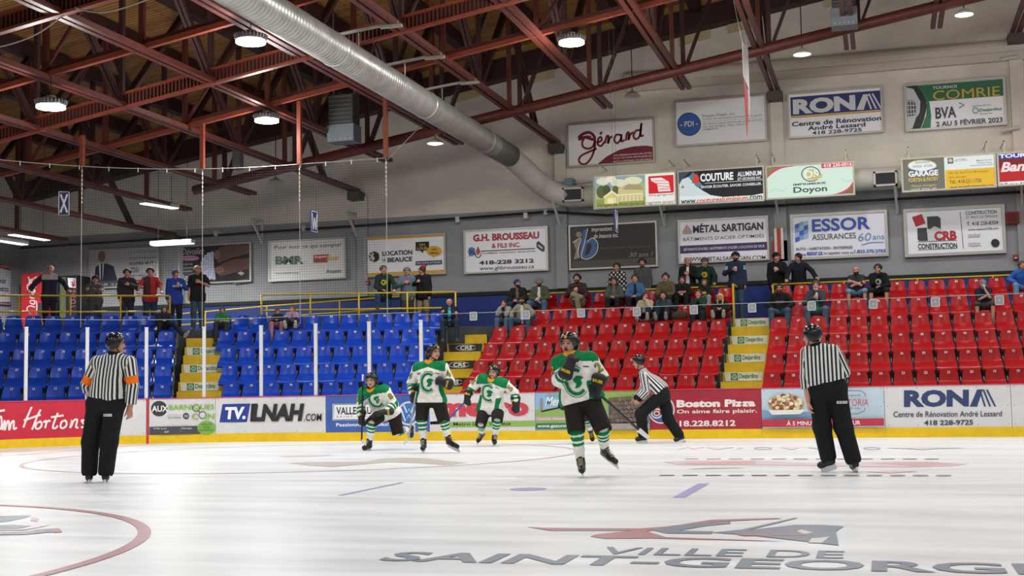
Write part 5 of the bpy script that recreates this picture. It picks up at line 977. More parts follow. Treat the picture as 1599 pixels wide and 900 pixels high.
def surfnet(D, lo, h):
    S = D < 0; n = D.shape
    c = np.zeros((n[0]-1, n[1]-1, n[2]-1), np.int8)
    for i in (0, 1):
        for j in (0, 1):
            for k in (0, 1): c += S[i:n[0]-1+i, j:n[1]-1+j, k:n[2]-1+k]
    act = (c > 0) & (c < 8); idx = -np.ones(act.shape, int); A = np.argwhere(act); idx[act] = np.arange(len(A))
    acc = np.zeros((len(A), 3)); cnt = np.zeros(len(A))
    cs = [(i, j, k) for i in (0, 1) for j in (0, 1) for k in (0, 1)]
    for a in cs:
        for d in range(3):
            if a[d]: continue
            b = list(a); b[d] = 1
            da = D[A[:, 0]+a[0], A[:, 1]+a[1], A[:, 2]+a[2]]; db = D[A[:, 0]+b[0], A[:, 1]+b[1], A[:, 2]+b[2]]
            x = (da < 0) != (db < 0); t = np.where(x, da/np.where(x, da-db, 1), 0); p = np.repeat(np.array([a], float), len(A), 0); p[:, d] += t
            acc += np.where(x[:, None], p, 0); cnt += x
    V = lo+h*(A+acc/np.maximum(cnt, 1)[:, None])
    F = []
    for d in range(3):
        e1, e2 = [(1, 2), (2, 0), (0, 1)][d]
        sl = [slice(1, -1)]*3; sl[d] = slice(0, n[d]-1); sh = list(sl); sh[d] = slice(1, n[d])
        a = S[tuple(sl)]; b = S[tuple(sh)]; q = np.argwhere(a != b)
        if not len(q): continue
        off = np.array([1, 1, 1]); off[d] = 0; q = q+off; flip = ~a[a != b]
        def cell(o1, o2):
            r = q.copy(); r[:, e1] -= o1; r[:, e2] -= o2; return idx[r[:, 0], r[:, 1], r[:, 2]]
        f = np.stack([cell(1, 1), cell(0, 1), cell(0, 0), cell(1, 0)], 1); f[flip] = f[flip][:, ::-1]; F.append(f)
    return V, np.concatenate(F)
def put(name, VF, parent, mats, cls=None, attr=None):
    V, F = VF; me = bpy.data.meshes.new(name); me.vertices.add(len(V)); me.vertices.foreach_set('co', V.astype(np.float32).ravel())
    me.loops.add(F.size); me.loops.foreach_set('vertex_index', F.astype(np.int32).ravel()); me.polygons.add(len(F))
    me.polygons.foreach_set('loop_start', np.arange(0, F.size, 4, dtype=np.int32)); me.polygons.foreach_set('use_smooth', [True]*len(F))
    for m in mats: me.materials.append(m)
    if cls is not None: me.polygons.foreach_set('material_index', cls(V[F].mean(1)).astype(np.int32))
    if attr is not None:
        a = me.attributes.new('stripe', 'FLOAT', 'POINT'); a.data.foreach_set('value', attr(V).astype(np.float32))
    me.update(); me.validate(); return link(name, me, parent)
def ik(S_, T, l1, l2, pole):
    S_ = np.array(S_, float); T = np.array(T, float); d = T-S_; L = np.linalg.norm(d); u = nrm(d)
    if L > (l1+l2)*.985: T = S_+u*(l1+l2)*.985; L = (l1+l2)*.985
    if L < abs(l1-l2)+.04: L = abs(l1-l2)+.04; T = S_+u*L
    a = (l1*l1-l2*l2+L*L)/(2*L); h = math.sqrt(max(l1*l1-a*a, 0)); p = np.array(pole, float); p = nrm(p-u*(p@u)); return S_+u*a+p*h, T
def skin_mat(h='#c08a72'): return mat('skin_'+h.lstrip('#'), h, .55, var=.08, scale=20)
EYE = mat('eye_dark', '#2a1c18', .4, var=0); LIP = mat('lip', '#8a4540', .5, var=0)
def head_sdf(B, c, up, fw, s=1., mouth=0., nose=1.):
    up = nrm(up); fw = nrm(fw-up*(fw@up)); lt = np.cross(fw, up); P = lambda f, l, u: c+(fw*f+lt*l+up*u)*s
    B.ball(P(-.015, 0, .03), .082*s, .01).cap(P(.01, 0, .035), P(.02, 0, -.02), .07*s, .066*s, .03).cap(P(.02, 0, -.02), P(.045, 0, -.085), .062*s, .035*s, .03)
    B.cap(P(-.02, -.045, .02), P(-.02, .045, .02), .058*s, k=.02).cap(P(.03, -.035, -.035), P(.03, .035, -.035), .04*s, k=.02)
    B.cap(P(.076, 0, .02), P(.1*nose, 0, -.02), .010*s, .016*s, .012).cap(P(.062, -.035, .036), P(.062, .035, .036), .018*s, k=.012)
    B.cap(P(.072, -.018, -.055), P(.072, .018, -.055), .010*s, k=.008).ball(P(.062, 0, -.088), .026*s, .015)
    for l in (-1, 1): B.cap(P(-.01, l*.078, .015), P(-.015, l*.08, -.02), .016*s, .011*s, .008).cut(P(.102, l*.032, .012), P(.102, l*.032, .012), .017*s)
    if mouth: B.cut(P(.09, 0, -.062), P(.09, 0, -.066), .016*s)
    return P
def face_cls(c, up, fw, s=1., mouth=0., beard=None, stub=0):
    up = nrm(up); fw = nrm(fw-up*(fw@up)); lt = np.cross(fw, up)
    def f(C):
        d = (C-c)/s; a, l, u = d@fw, d@lt, d@up; r = np.zeros(len(C), int)
        if beard: r[(a > .0) & (u < -.035+.1*np.maximum(0, .055-a)) & (u > -.15) & (np.abs(l) < .085) & (a > -.005)] = 3
        r[(a > .06) & (np.abs(u+.058) < .013+.010*mouth) & (np.abs(l) < .026)] = 2
        if mouth: r[(a > .045) & (np.abs(u+.063) < .013) & (np.abs(l) < .018)] = 1
        r[(a > .06) & (np.abs(u-.013) < .009) & (np.abs(np.abs(l)-.033) < .014)] = 1
        r[(a > .05) & (np.abs(u-.034) < .005) & (np.abs(np.abs(l)-.035) < .02)] = 3 if beard else 1
        return r
    return f
def hand_sdf(B, w, d, nml, s=1., curl=.6, g=1., thumb=1):
    """palm and five fingers: w wrist, d towards the fingers, nml out of the back of the hand"""
    d = nrm(d); nml = nrm(nml-d*(nml@d)); lt = np.cross(d, nml)*thumb
    for l, r in ((-.028, .016), (0, .018), (.026, .016)): B.cap(w+lt*l*.5*s*g, w+(d*.085+lt*l)*s, r*s*g, k=.012)
    for i, (l, L) in enumerate(((-.032, .062), (-.011, .075), (.011, .07), (.031, .055))):
        p = w+(d*.088+lt*l*(1+.25*(g-1)))*s*1.; a = curl*(.55+.08*i); q = p
        for j in range(3):
            e = d*math.cos(a)-nml*math.sin(a); q2 = q+e*L*(.45, .32, .25)[j]*s*(1+.2*(g-1)); B.cap(q, q2, (.0098-.0008*j)*s*g, k=.004); q = q2; a += curl*.75
    p = w+(d*.03+lt*-.028)*s; q = p+(d*.035-lt*.03-nml*.012)*s; B.cap(p, q, .014*s*g, .0115*s*g, .008); B.cap(q, q+(d*.034-lt*.004-nml*.014)*s, .0115*s*g, .0095*s*g, .004)
class Body:
    foot = .8; legr = 1.
    def __init__(s, J, fat=1., sc=1.): s.J = {k: np.array(v, float) for k, v in J.items()}; s.fat = fat; s.sc = sc
    def torso(s, B, inf=0., low=0.):
        J = s.J; q = s.sc; up = nrm(J['neck']-J['pelvis']); lt = nrm(J['shR']-J['shL']); f = s.fat
        a = J['shL']+lt*.035*q; b = J['shR']-lt*.035*q
        B.cap(a-up*.02*q, b-up*.02*q, .062*q+inf, k=.04); m = (J['shL']+J['shR'])/2
        for l in (-.075, .075): B.cap(m+lt*l*q-up*.12*q, J['pelvis']+lt*l*q*.95+up*.06*q, (.1*q+.012*(f-1)*10*.1+inf)*(1+.12*(f-1)), (.098*q+inf)*f, .05)
        fr = np.cross(up, lt)
        for e in ('shL', 'shR'): B.cap(J['neck']-up*.005*q, J[e]+(m-J[e])*.25, .055*q+inf, .05*q+inf, .05)
        if f > 1.05: B.ball(J['pelvis']+up*.2*q+fr*.05*q, .11*q*f+inf, .06)
        B.cap(J['hipL']+lt*-.005, J['hipR']+lt*.005, (.1*q+inf)*f**.5, k=.05)
        if low: 
            for l in (-.08, .08): B.cap(J['pelvis']+lt*l*q, J['pelvis']+lt*l*q*1.1-up*low, .1*q*f+inf, .102*q*f+inf, .04)
    def arm(s, B, sd, inf=0., t=1., r=(.056, .045, .032), cuff=0.):
        J = s.J; q = s.sc; S_, E, W_ = J['sh'+sd], J['el'+sd], J['wr'+sd]
        if t > 1: B.cap(S_, E, r[0]*q+inf, r[1]*q+inf, .03); B.cap(E, E+(W_-E)*(t-1), r[1]*q+inf, (r[1]+(r[2]-r[1])*(t-1))*q+inf+cuff, .015)
        else: B.cap(S_, S_+(E-S_)*t, r[0]*q+inf, (r[0]+(r[1]-r[0])*t)*q+inf+cuff, .03)
    def leg(s, B, sd, inf=0., t=2., r=(.088, .06, .04), k=.02):
        J = s.J; q = s.sc; H, K, A = J['hip'+sd], J['kn'+sd], J['an'+sd]
        if t > 1: B.cap(H, K, r[0]*q+inf, r[1]*q+inf, k); B.cap(K, K+(A-K)*(t-1), (r[1]-.004)*q+inf, (r[1]+(r[2]-r[1])*(t-1))*q+inf, k)
        else: B.cap(H, H+(K-H)*t, r[0]*q+inf, (r[0]+(r[1]-r[0])*t)*q+inf, k)
    def skin(s, h, skinhex='#c08a72', fingers=True, curl=(.6, .6), mouth=0., beard=None, nose=1., hands='LR', hd=None):
        J = s.J; B = Sdf(); q = s.sc; s.torso(B, -.012)
        B.cap(J['neck']-nrm(J['neck']-J['pelvis'])*.03, J['head']-nrm(J['hup'])*.04*q-nrm(J['hfw'])*.012, .058*q, .05*q, .03)
        head_sdf(B, J['head'], J['hup'], J['hfw'], q, mouth, nose)
        for i, sd in enumerate('LR'):
            s.arm(B, sd, 0, 2); s.leg(B, sd, 0, 2, (.088, .06*s.legr, .04*s.legr))
            f = nrm(J['to'+sd]-J['an'+sd]); B.cap(J['an'+sd], J['an'+sd]+(J['to'+sd]-J['an'+sd])*s.foot, .034*q, .028*q, .02)
            if sd in hands:
                w = J['wr'+sd]; d = J.get('hd'+sd, w-J['el'+sd]); n = J.get('hn'+sd, np.array([0, -1., .2])); hand_sdf(B, w+nrm(d)*.015, d, n, q, curl[i], 1., 1 if sd == 'L' else -1)
        fc = face_cls(J['head'], J['hup'], J['hfw'], q, mouth, beard)
        return put('body', B.mesh(h), s.root, [skin_mat(skinhex), EYE, LIP, mat('hair_'+(beard or '#3a2a20').lstrip('#'), beard or '#3a2a20', .8)], fc)
def headcap(J, q, kind, hexc, root, h=.012, fwd=None):
    """hair, caps and hoods over the head"""
    c, up = J['head'], nrm(J['hup']); fw = nrm(J['hfw']-up*(J['hfw']@up)); lt = np.cross(fw, up); P = lambda f, l, u: c+(fw*f+lt*l+up*u)*q
    B = Sdf(); hm = mat('hair_'+hexc.lstrip('#'), hexc, .75, var=.2, scale=60, bump=.3)
    if kind in ('short', 'long', 'bun', 'tied', 'bald'):
        B.ball(P(-.012, 0, .042), .097*q, .01).cap(P(-.02, -.045, .03), P(-.02, .045, .03), .073*q, k=.02)
        if kind == 'bald': B = Sdf(); B.cap(P(-.055, -.05, -.005), P(-.055, .05, -.005), .05*q, k=.02)
        B.cap(P(-.04, 0, 0), P(-.05, 0, -.05), .072*q, .05*q, .02)
        if kind == 'long':
            for l in (-1, 1): B.cap(P(-.01, l*.065, .03), P(.0, l*.085, -.14), .042*q, .034*q, .03).cap(P(.0, l*.085, -.13), P(.03, l*.08, -.23), .034*q, .022*q, .02)
            B.cap(P(-.05, 0, -.02), P(-.06, 0, -.2), .07*q, .05*q, .03)
        if kind == 'bun': B.ball(P(-.06, 0, .13), .04*q, .01)
        if kind == 'tied': B.cap(P(-.1, 0, .03), P(-.13, .02, -.12), .03*q, .02*q, .02)
        B.cut(P(.128, 0, -.022), P(.11, 0, -.12), .096*q, .115*q)
        if kind in ('short', 'bald'): B.cut(P(.03, -.1, -.07), P(.03, .1, -.07), .045*q)
        return put('hair', B.mesh(h), root, [hm])
    m = cloth(hexc)
    B.ball(P(-.015, 0, .04), .096*q, .01).cap(P(-.015, -.045, .03), P(-.015, .045, .03), .072*q, k=.02)
    o = 0.02
    B.plane(P(0, 0, o), -up)
    d = -fw if kind == 'backcap' else fw
    if kind in ('cap', 'backcap'):
        for l in (-.045, 0, .045): B.cap(P(0, l, .035)+d*.06*q, P(0, l*.8, .026)+d*(.145-abs(l)*.5)*q, .014*q, .008*q, .012)
    if kind == 'bucket':
        B.ops = [x for x in B.ops if x[0] != 'p']; B.plane(P(0, 0, -.01), -up)
        for i in range(12): t = i*math.pi/6; e = fw*math.cos(t)+lt*math.sin(t); B.cap(P(0, 0, .03)+e*.085*q, P(0, 0, -.005)+e*.12*q, .012*q, k=.02)
    return put('cap', B.mesh(h), root, [m])
# ------------------------------------------------------------------ skaters
def stripe_mat():
    m = bpy.data.materials.new('referee_stripes'); m.use_nodes = True; nt = m.node_tree; b = nt.nodes['Principled BSDF']
    a = node(nt, 'ShaderNodeAttribute', attribute_name='stripe'); s = node(nt, 'ShaderNodeMath', operation='FRACT'); g = node(nt, 'ShaderNodeMath', operation='GREATER_THAN'); g.inputs[1].default_value = .5
    mx = node(nt, 'ShaderNodeMix', data_type='RGBA'); mx.inputs['A'].default_value = lin('#d9d8d6'); mx.inputs['B'].default_value = lin('#17181b')
    nt.links.new(a.outputs['Fac'], s.inputs[0]); nt.links.new(s.outputs[0], g.inputs[0]); nt.links.new(g.outputs[0], mx.inputs['Factor']); nt.links.new(mx.outputs['Result'], b.inputs['Base Color'])
    b.inputs['Roughness'].default_value = .8; return m
STRIPE = stripe_mat(); JW = cloth('#e6e3dc'); JG = cloth('#0f7a45'); GOLD = cloth('#d99a1e'); BLK = cloth('#1b1b1e'); PANT = cloth('#26211f'); RPANT = cloth('#1a1c1e'); ORG = cloth('#ee7416')
HELM = mat('helmet_black', '#0c0d0f', .22, var=0, coat=.2); VIS = bpy.data.materials.new('visor_clear'); VIS.use_nodes = True
_nt = VIS.node_tree; _nt.nodes.remove(_nt.nodes['Principled BSDF']); _t = node(_nt, 'ShaderNodeBsdfTransparent'); _t.inputs[0].default_value = (.93, .94, .95, 1); _g = node(_nt, 'ShaderNodeBsdfGlossy', i_Roughness=.08); _x = node(_nt, 'ShaderNodeMixShader'); _x.inputs[0].default_value = .07
_nt.links.new(_t.outputs[0], _x.inputs[1]); _nt.links.new(_g.outputs[0], _x.inputs[2]); _nt.links.new(_x.outputs[0], _nt.nodes['Material Output'].inputs[0])
BOOT = mat('skate_black', '#1c1a19', .35, var=.1); BLADEH = mat('blade_holder', '#cfd0d0', .35, var=0); STEEL = mat('blade_steel', '#c8ccd0', .2, .9, var=0); LACE = mat('lace', '#b9a890', .8); GLV = mat('glove_black', '#1d1c1d', .6, var=.1); GLVY = mat('glove_yellow', '#d8b01f', .6)
def skate(root, A, K, T, lace=True):
    A, K, T = (np.array(x, float) for x in (A, K, T)); sd = nrm(A-K); hl = A+sd*.055; f = nrm(T-hl); dn = nrm(sd-f*(sd@f)); lt = np.cross(f, dn)
    r = bpy.data.objects.new('skate', None); COL.objects.link(r); r.parent = root; r.location = -root.location
    B = Sdf(); B.cap(A-sd*.08, A, .056, .05, .02).cap(A, hl-f*.03, .048, .042, .02).cap(hl-f*.03, hl+f*.12, .042, .042, .02).cap(hl+f*.1, T-f*.02, .043, .036, .02).cap(A-sd*.12+f*.03, A+f*.05, .026, .034, .015)
    V, F = B.mesh(.009); o = put('boot', (V, F), r, [BOOT]); o.location = (0, 0, 0)
    m = MB(); a = hl-f*.06; b = T+f*.005
    m.hexa([q+lt*w+dn*z for z in (.038, .085) for q, w in ((a, -.012), (b, -.012), (b, .012), (a, .012))], BLADEH); m.build('blade_holder', r, loc=(0, 0, 0))
    m = MB(); m.hexa([q+lt*w+dn*z for z, e in ((.085, 0), (.105, -.01)) for q, w in ((a-f*(.01+e), -.003), (b+f*(.02+e), -.003), (b+f*(.02+e), .003), (a-f*(.01+e), .003))], STEEL); m.build('blade', r, loc=(0, 0, 0))
    if lace:
        m = MB()
        for i in range(5):
            c = A-sd*.07+(T-f*.06-dn*.03-(A-sd*.07))*i/4.6+f*.062*(1-i/6)-dn*.006*i; m.tube([c-lt*.026, c+f*.008, c+lt*.026], .005, LACE, 5)
        m.build('laces', r, loc=(0, 0, 0))
    return float((np.array(T)+dn*.105)[2]), float((hl+dn*.105)[2])
def helmet(P_, root, visor=True, badge=None):
    J = P_.J; c, up = J['head'], nrm(J['hup']); fw = nrm(J['hfw']-up*(J['hfw']@up)); lt = np.cross(fw, up); P = lambda f, l, u: c+fw*f+lt*l+up*u
    B = Sdf(); B.ball(P(-.005, 0, .05), .108, .01).ball(P(-.035, 0, .04), .105, .03).cap(P(-.02, -.045, .03), P(-.02, .045, .03), .08, k=.02).cap(P(-.03, -.05, -.01), P(-.03, .05, -.01), .072, k=.02)
    B.cut(P(.13, 0, -.04), P(.13, 0, -.15), .118, .13).cut(P(.03, -.2, -.115), P(.03, .2, -.115), .075).cut(P(-.06, -.2, -.13), P(-.06, .2, -.13), .065)
    for l in (-.05, 0, .05): B.cut(P(.05, l, .17), P(-.1, l*.8, .165), .018)
    o = put('helmet', B.mesh(.008), root, [HELM])
    m = MB()
    for l in (-1, 1): m.tube([P(.0, l*.1, -.03), P(.03, l*.085, -.08), P(.06, l*.03, -.118), P(.062, 0, -.122)], .006, BLK, 6)
    m.build('chin_strap', root)
    m = MB()
    for l in (-1, 1): m.tube([P(-.005, l*.096, .0), P(-.005, l*.106, .0)], .028, HELM, 12)
    m.build('ear_guard', root)
    if visor:
        m = MB(); n = 14; vs = [P(.12*math.cos(t)+.012, .118*math.sin(t), z) for z in (.065, .0, -.035) for t in [(-70+140*i/n)*math.pi/180 for i in range(n+1)]]
        m.add(vs, [(j*(n+1)+i, j*(n+1)+i+1, (j+1)*(n+1)+i+1, (j+1)*(n+1)+i) for j in range(2) for i in range(n)], VIS); v = m.build('visor', root, True, fix=False)
    if badge:
        B = Sdf(); B.cap(P(.1, -.0, .085), P(.092, 0, .1), .016, k=.01); put('helmet_badge', B.mesh(.006), root, [GOLD])
def glove(root, w, d, n, thumb, g=1.0, curl=1.0):
    B = Sdf(); d = nrm(d); w = np.array(w, float); n = np.array(n, float); lt = np.cross(d, nrm(n-d*(n@d)))
    for l in (-.032, 0, .032): B.cap(w-d*.1+lt*l*1.3, w+d*.02+lt*l, .056, .038, .03)
    for l in (-.032, 0, .032): B.cap(w+lt*l*.8, w+d*.09+lt*l*1.1, .03, .026, .015)
    hand_sdf(B, w, d, n, 1.2, curl, 1.75, thumb)
    VF = B.mesh(.009); o = put('glove', VF, root, [GLV]); u_ = d if d[2] > 0 else -d; fr = np.array([0, -1., 0])-u_*(-u_[1]); fr = nrm(fr); decal(o, VF, [textshape('BAUER', 0, 0, .125, .036, GLVY, .04)], w-d*.055, nrm(np.cross(u_, fr)), u_, fr, 'glove_lettering', .006); return o
def decal(root_jersey, VF, shapes, ctr, right, up, front, name, off=.008):
    """printing on a jersey: 2D shapes (points, faces) laid on the cloth along 'front'"""
    V, F = VF; bvh = BVHTree.FromPolygons([tuple(v) for v in V], [tuple(f) for f in F]); m = MB()
    for pts, faces, mm in shapes:
        out = []
        for x, y in pts:
            o = np.array(ctr)+right*x+up*y+front*.5; h = bvh.ray_cast(Vector(o), Vector(-front), 1.2); out.append(np.array(h[0])+front*off if h[0] is not None else np.array(ctr)+right*x+up*y)
        m.add(out, faces, mm)
    if m.v: return m.build(name, root_jersey, fix=False, loc=(0, 0, 0))
def ringshape(cx, cy, rx, ry, wx, a0, a1, mm, n=30):
    P = []; 
    for i in range(n+1): t = math.radians(a0+(a1-a0)*i/n); P += [(cx+(rx-wx/2)*math.cos(t), cy+(ry-wx/2)*math.sin(t)), (cx+(rx+wx/2)*math.cos(t), cy+(ry+wx/2)*math.sin(t))]
    return P, [(2*i, 2*i+1, 2*i+3, 2*i+2) for i in range(n)], mm
def textshape(t, cx, cy, w, h, mm, bold=.02):
    v, f, a = text2d(t, bold); return [(cx+(p[0]-.5)*w, cy+(p[1]-.5)*h) for p in v], f, mm
def polyshape(pts, mm): return pts, [tuple(range(len(pts)))], mm
def joints(Y, px):
    return {k: onY(v[0], v[1], Y+(v[2] if len(v) > 2 else 0)) for k, v in px.items()}
def ground(J, extra=.0):
    return J
def skater(name, label, Y, px, hup, hfw, kind, front, hands, num=None, mouth=0., look=None, laces=True, skinhex='#c58f78', curl=(.6, .6), badge=None, curls=(1., 1.), orange=False, hn=None, logo=None):
    J = joints(Y, px); J['hup'] = np.array(hup, float); J['hfw'] = np.array(hfw, float)
    if hands:
        for k, v in hands.items(): J[k] = np.array(v, float)
    base = np.array([(J['anL'][0]+J['anR'][0])/2, Y, 0]); root = thing(name, label, 'person', base, 'hockey officials' if kind == 'ref' else 'hockey players')
    P_ = Body(J); P_.root = root; P_.foot = .1; P_.legr = .72; fr = nrm(front); up = nrm(J['neck']-J['pelvis']); lt = nrm(J['shR']-J['shL'])
    P_.skin(.0095, skinhex, mouth=mouth, curl=curl)
    helmet(P_, root, True, badge)
    # jersey
    B = Sdf(); pl = kind == 'player'; hem = .11 if pl else .05
    P_.torso(B, .045 if pl else .022, hem)
    if pl:
        for a in ('shL', 'shR'): B.ball(J[a]+up*.0, .098, .05)
        m_ = (J['shL']+J['shR'])/2; B.cap(m_-up*.1-lt*.08, m_-up*.1+lt*.08, .135, k=.05)
        for sd in 'LR': P_.arm(B, sd, .03, 1.76, (.06, .054, .04), .004)
        for l in (-.13, 0, .13): B.cap(J['pelvis']+lt*l*.8+up*.2, J['pelvis']+lt*l*1.1-up*.06, .115, .14, .05)
        B.plane(J['pelvis']-up*.075, -up)
    else:
        for sd in 'LR': P_.arm(B, sd, .022, 1.93, (.062, .05, .04), .008)
        for l in (-.08, .08): B.cap(J['pelvis']+lt*l+up*.24, J['pelvis']+lt*l*1.1+up*.09, .135, .15, .05)
        B.plane(J['pelvis']+up*.02, -up)
    nb = J['neck']+up*.04; B.cut(nb+up*.05, nb+up*.05, .07)
    VF = B.mesh(.0095 if not pl else .0105)
    S_ = {sd: (J['sh'+sd], J['el'+sd], J['wr'+sd]) for sd in 'LR'}; mid = (J['shL']+J['shR'])/2
    def near(C):
        best = np.full(len(C), 9.); out = np.zeros(len(C), int); tt = np.zeros(len(C)); ang = np.zeros(len(C))
        for i, sd in enumerate('LR'):
            for j in (0, 1):
                a, b = S_[sd][j], S_[sd][j+1]; ba = b-a; t = np.clip((C-a)@ba/(ba@ba), 0, 1); v = C-a-t[:, None]*ba; d = np.linalg.norm(v, axis=1)-.055
                x = nrm(np.cross(ba, fr)); y = nrm(np.cross(ba, x)); k = d < best; best[k] = d[k]; out[k] = 1+2*i+j; tt[k] = t[k]; ang[k] = np.arctan2(v@y, v@x)[k]
        q = (C-mid)@up; l = np.abs((C-mid)@lt)
        ax = (J['neck']+J['pelvis'])/2; dT = np.minimum(np.abs((C-ax)@lt)-.15, 9)
        return best, out, tt, ang, q, l, dT
    if pl:
        def cls(C):
            best, out, tt, ang, q, l, dT = near(C); r = np.zeros(len(C), int); tor = (best > .028) | (out == 0) | ((q > -.02) & (l < .17)); arm = ~tor
            fv = (C-mid)@fr
            r[(q > .01-.3*np.minimum(l, .25)) & (l < .3) & (~(arm & (q < -.06)))] = 1
            r[arm & (np.isin(out, (2, 4))) & (tt > .25) & (tt < .45)] = 1; r[arm & (np.isin(out, (2, 4))) & (tt > .6) & (tt < .82)] = 1
            r[tor & (l > .135) & (q < -.27) & (q > -.62) & (np.abs(fv) < .1)] = 1
            hq = (C-J['pelvis'])@up; r[tor & (hq < -.11) & (hq > -.145)] = 0
            d = np.linalg.norm(C-(J['neck']+up*.03+fr*.03), axis=1); r[d < .088] = 2
            return r
        jo = put('jersey', VF, root, [JW, JG, GOLD], cls)
        right = nrm(np.cross(up, -fr)) if True else lt
        right = nrm(np.cross(-fr, up))*1.0; right = nrm(np.cross(up, fr)); c0 = mid-up*.26
        sh = [ringshape(0, 0, .115, .145, .04, 50, 310, JG), polyshape([(-.03, .04), (.02, .07), (.075, .055), (.1, .03), (.06, .01), (.07, -.03), (.03, -.07), (-.03, -.075), (.0, -.02), (-.025, .005)], JG), ringshape(0, 0, .152, .185, .008, 48, 312, JG)]
        sh += [polyshape([(-.21, .16), (-.14, .175), (-.14, .145), (-.21, .13)], mat('patch_purple', '#7a5aa0', .6)), textshape('CONDORS', .0, .185, .15, .022, cloth('#2c5a44')), polyshape([(.13, .165), (.19, .15), (.19, .135), (.13, .15)], cloth('#2c5a44'))]
        decal(jo, VF, sh, c0, right, up, fr, 'jersey_emblem')
        if num:
            for sd, ch in num.items():
                a, b = S_[sd][0], S_[sd][1]; c = a+(b-a)*.55; ud = nrm(a-b); ff = nrm(fr+lt*(.9 if sd == 'R' else -.9)*.8); ff = nrm(ff-ud*(ff@ud)); rr = nrm(np.cross(ud, ff)); decal(jo, VF, [textshape(ch, 0, 0, .085, .12, cloth('#2f4a1e'), .04), textshape(ch, 0.004, .002, .065, .1, cloth('#b7a02a'), .0)], c, rr, ud, ff, 'jersey_number', .012)
    else:
        def at(V):
            best, out, tt, ang, q, l, dT = near(V); d_ = V-mid-np.outer(q, up); ls = (V-mid)@lt/.047 if abs(fr[0]) < .5 else np.arctan2(d_@lt, -(d_@fr))*.15/.047; av = ang*.07/.047
            tor = (best > .03) | ((q > -.03) & (l < .2)); return np.where(tor, ls, av)
        def cls(C):
            best, out, tt, ang, q, l, dT = near(C); r = np.zeros(len(C), int); arm = (best < .045)
            if orange: r[arm & np.isin(out, (1, 3)) & (tt > .62) & (tt < .95) & (l > .16)] = 1
            r[np.linalg.norm(C-(J['neck']+up*.02), axis=1) < .088] = 2
            r[arm & np.isin(out, (2, 4)) & (tt > .86)] = 2; return r
        jo = put('striped_jersey', VF, root, [STRIPE, ORG, BLK], cls, at)
    # trousers / pants, socks
    B = Sdf()
    if pl:
        B.cap(J['hipL'], J['hipR'], .125, k=.05).cap(J['pelvis']+up*.04, J['pelvis']+up*.06, .13, k=.05)
        for sd in 'LR': H_, K_ = J['hip'+sd], J['kn'+sd]; e_ = nrm(K_-H_); B.cap(H_, K_+e_*.02, .125, .108, .04); B.cut(K_+e_*.12, K_+e_*.12, .112)
        put('pants', B.mesh(.0105), root, [PANT])
        for sd in 'LR':
            K, A = J['kn'+sd], J['an'+sd]; d = A-K; H = J['hip'+sd]; B = Sdf(); B.cap(K+(H-K)*.34, K+d*.15, .09, .083, .03).cap(K+d*.15, K+d*.6, .08, .066, .03).cap(K+d*.6, A-nrm(d)*.05, .066, .052, .02); L = np.linalg.norm(d)
            def cls(C, K=K, d=d): t = (C-K)@d/(d@d); return (((t > .02) & (t < .14)) | ((t > .2) & (t < .32)) | ((t > .38) & (t < .46))).astype(int)
            put('sock', B.mesh(.0095), root, [JW, JG], cls)
    else:
        B.cap(J['hipL'], J['hipR'], .135, k=.06).cap(J['pelvis']-lt*.05+up*.03, J['pelvis']+lt*.05+up*.03, .125, k=.06)
        for sd in 'LR':
            H, K, A = J['hip'+sd], J['kn'+sd], J['an'+sd]; B.cap(H, K, .125, .108, .035).cap(K, K+(A-K)*.95, .108, .098, .04); B.cut(A+nrm(A-K)*.06, A+nrm(A-K)*.02, .07)
        VFt = B.mesh(.0105); to = put('trousers', VFt, root, [RPANT])
        if logo:
            c = onY(logo[0], logo[1], Y); decal(to, VFt, [([(x-.012, y-.006), (x+.016, y-.006), (x+.02, y+.006), (x-.008, y+.006)], [(0, 1, 2, 3)], JW) for x in (-.045, -.012, .021, .05) for y in (-.012, .006)], c, np.array([1., 0, 0]), np.array([0, 0, 1.]), np.array([0, -1., 0]), 'trouser_badge', .016)
    for sd in 'LR': skate(root, J['an'+sd], J['kn'+sd], J['to'+sd], laces)
    if pl:
        for i, sd in enumerate('LR'):
            w = J['wr'+sd]; d = J.get('hd'+sd, w-J['el'+sd]); n = J.get('hn'+sd, np.array([0, -1., .1])); glove(root, w+nrm(d)*.03, d, n, 1 if sd == 'L' else -1, curl=curls[i])
    return root, J, jo, VF
WHT = mat('stick_white', '#d9d9d9', .4); STK = mat('stick_black', '#1d1d20', .35)
def stick(lab, a, b, c, shaft, blade, tape=None, twist=(0, 0, 1)):
    """a: butt, b: heel, c: toe of the blade"""
    a, b, c = (np.array(x, float) for x in (a, b, c)); r = thing('hockey_stick', lab, 'hockey stick', b, 'hockey sticks')
    m = MB(); m.bar(a, b, .022, .032, shaft); m.build('shaft', r, bevel=.004)
    d = nrm(b-a); e = c-b; side = nrm(np.cross(d, e)); h = nrm(np.cross(side, e))*.035
    m = MB(); m.hexa([b-h-side*.007, c-h*.8-side*.005, c-h*.8+side*.005, b-h+side*.007, b+h-side*.007, c+h*.8-side*.005, c+h*.8+side*.005, b+h+side*.007], blade); m.build('blade', r, bevel=.004)
    m = MB(); m.bar(a, a+(b-a)*.1, .027, .037, tape or BLK); m.build('grip_tape', r)
    return r
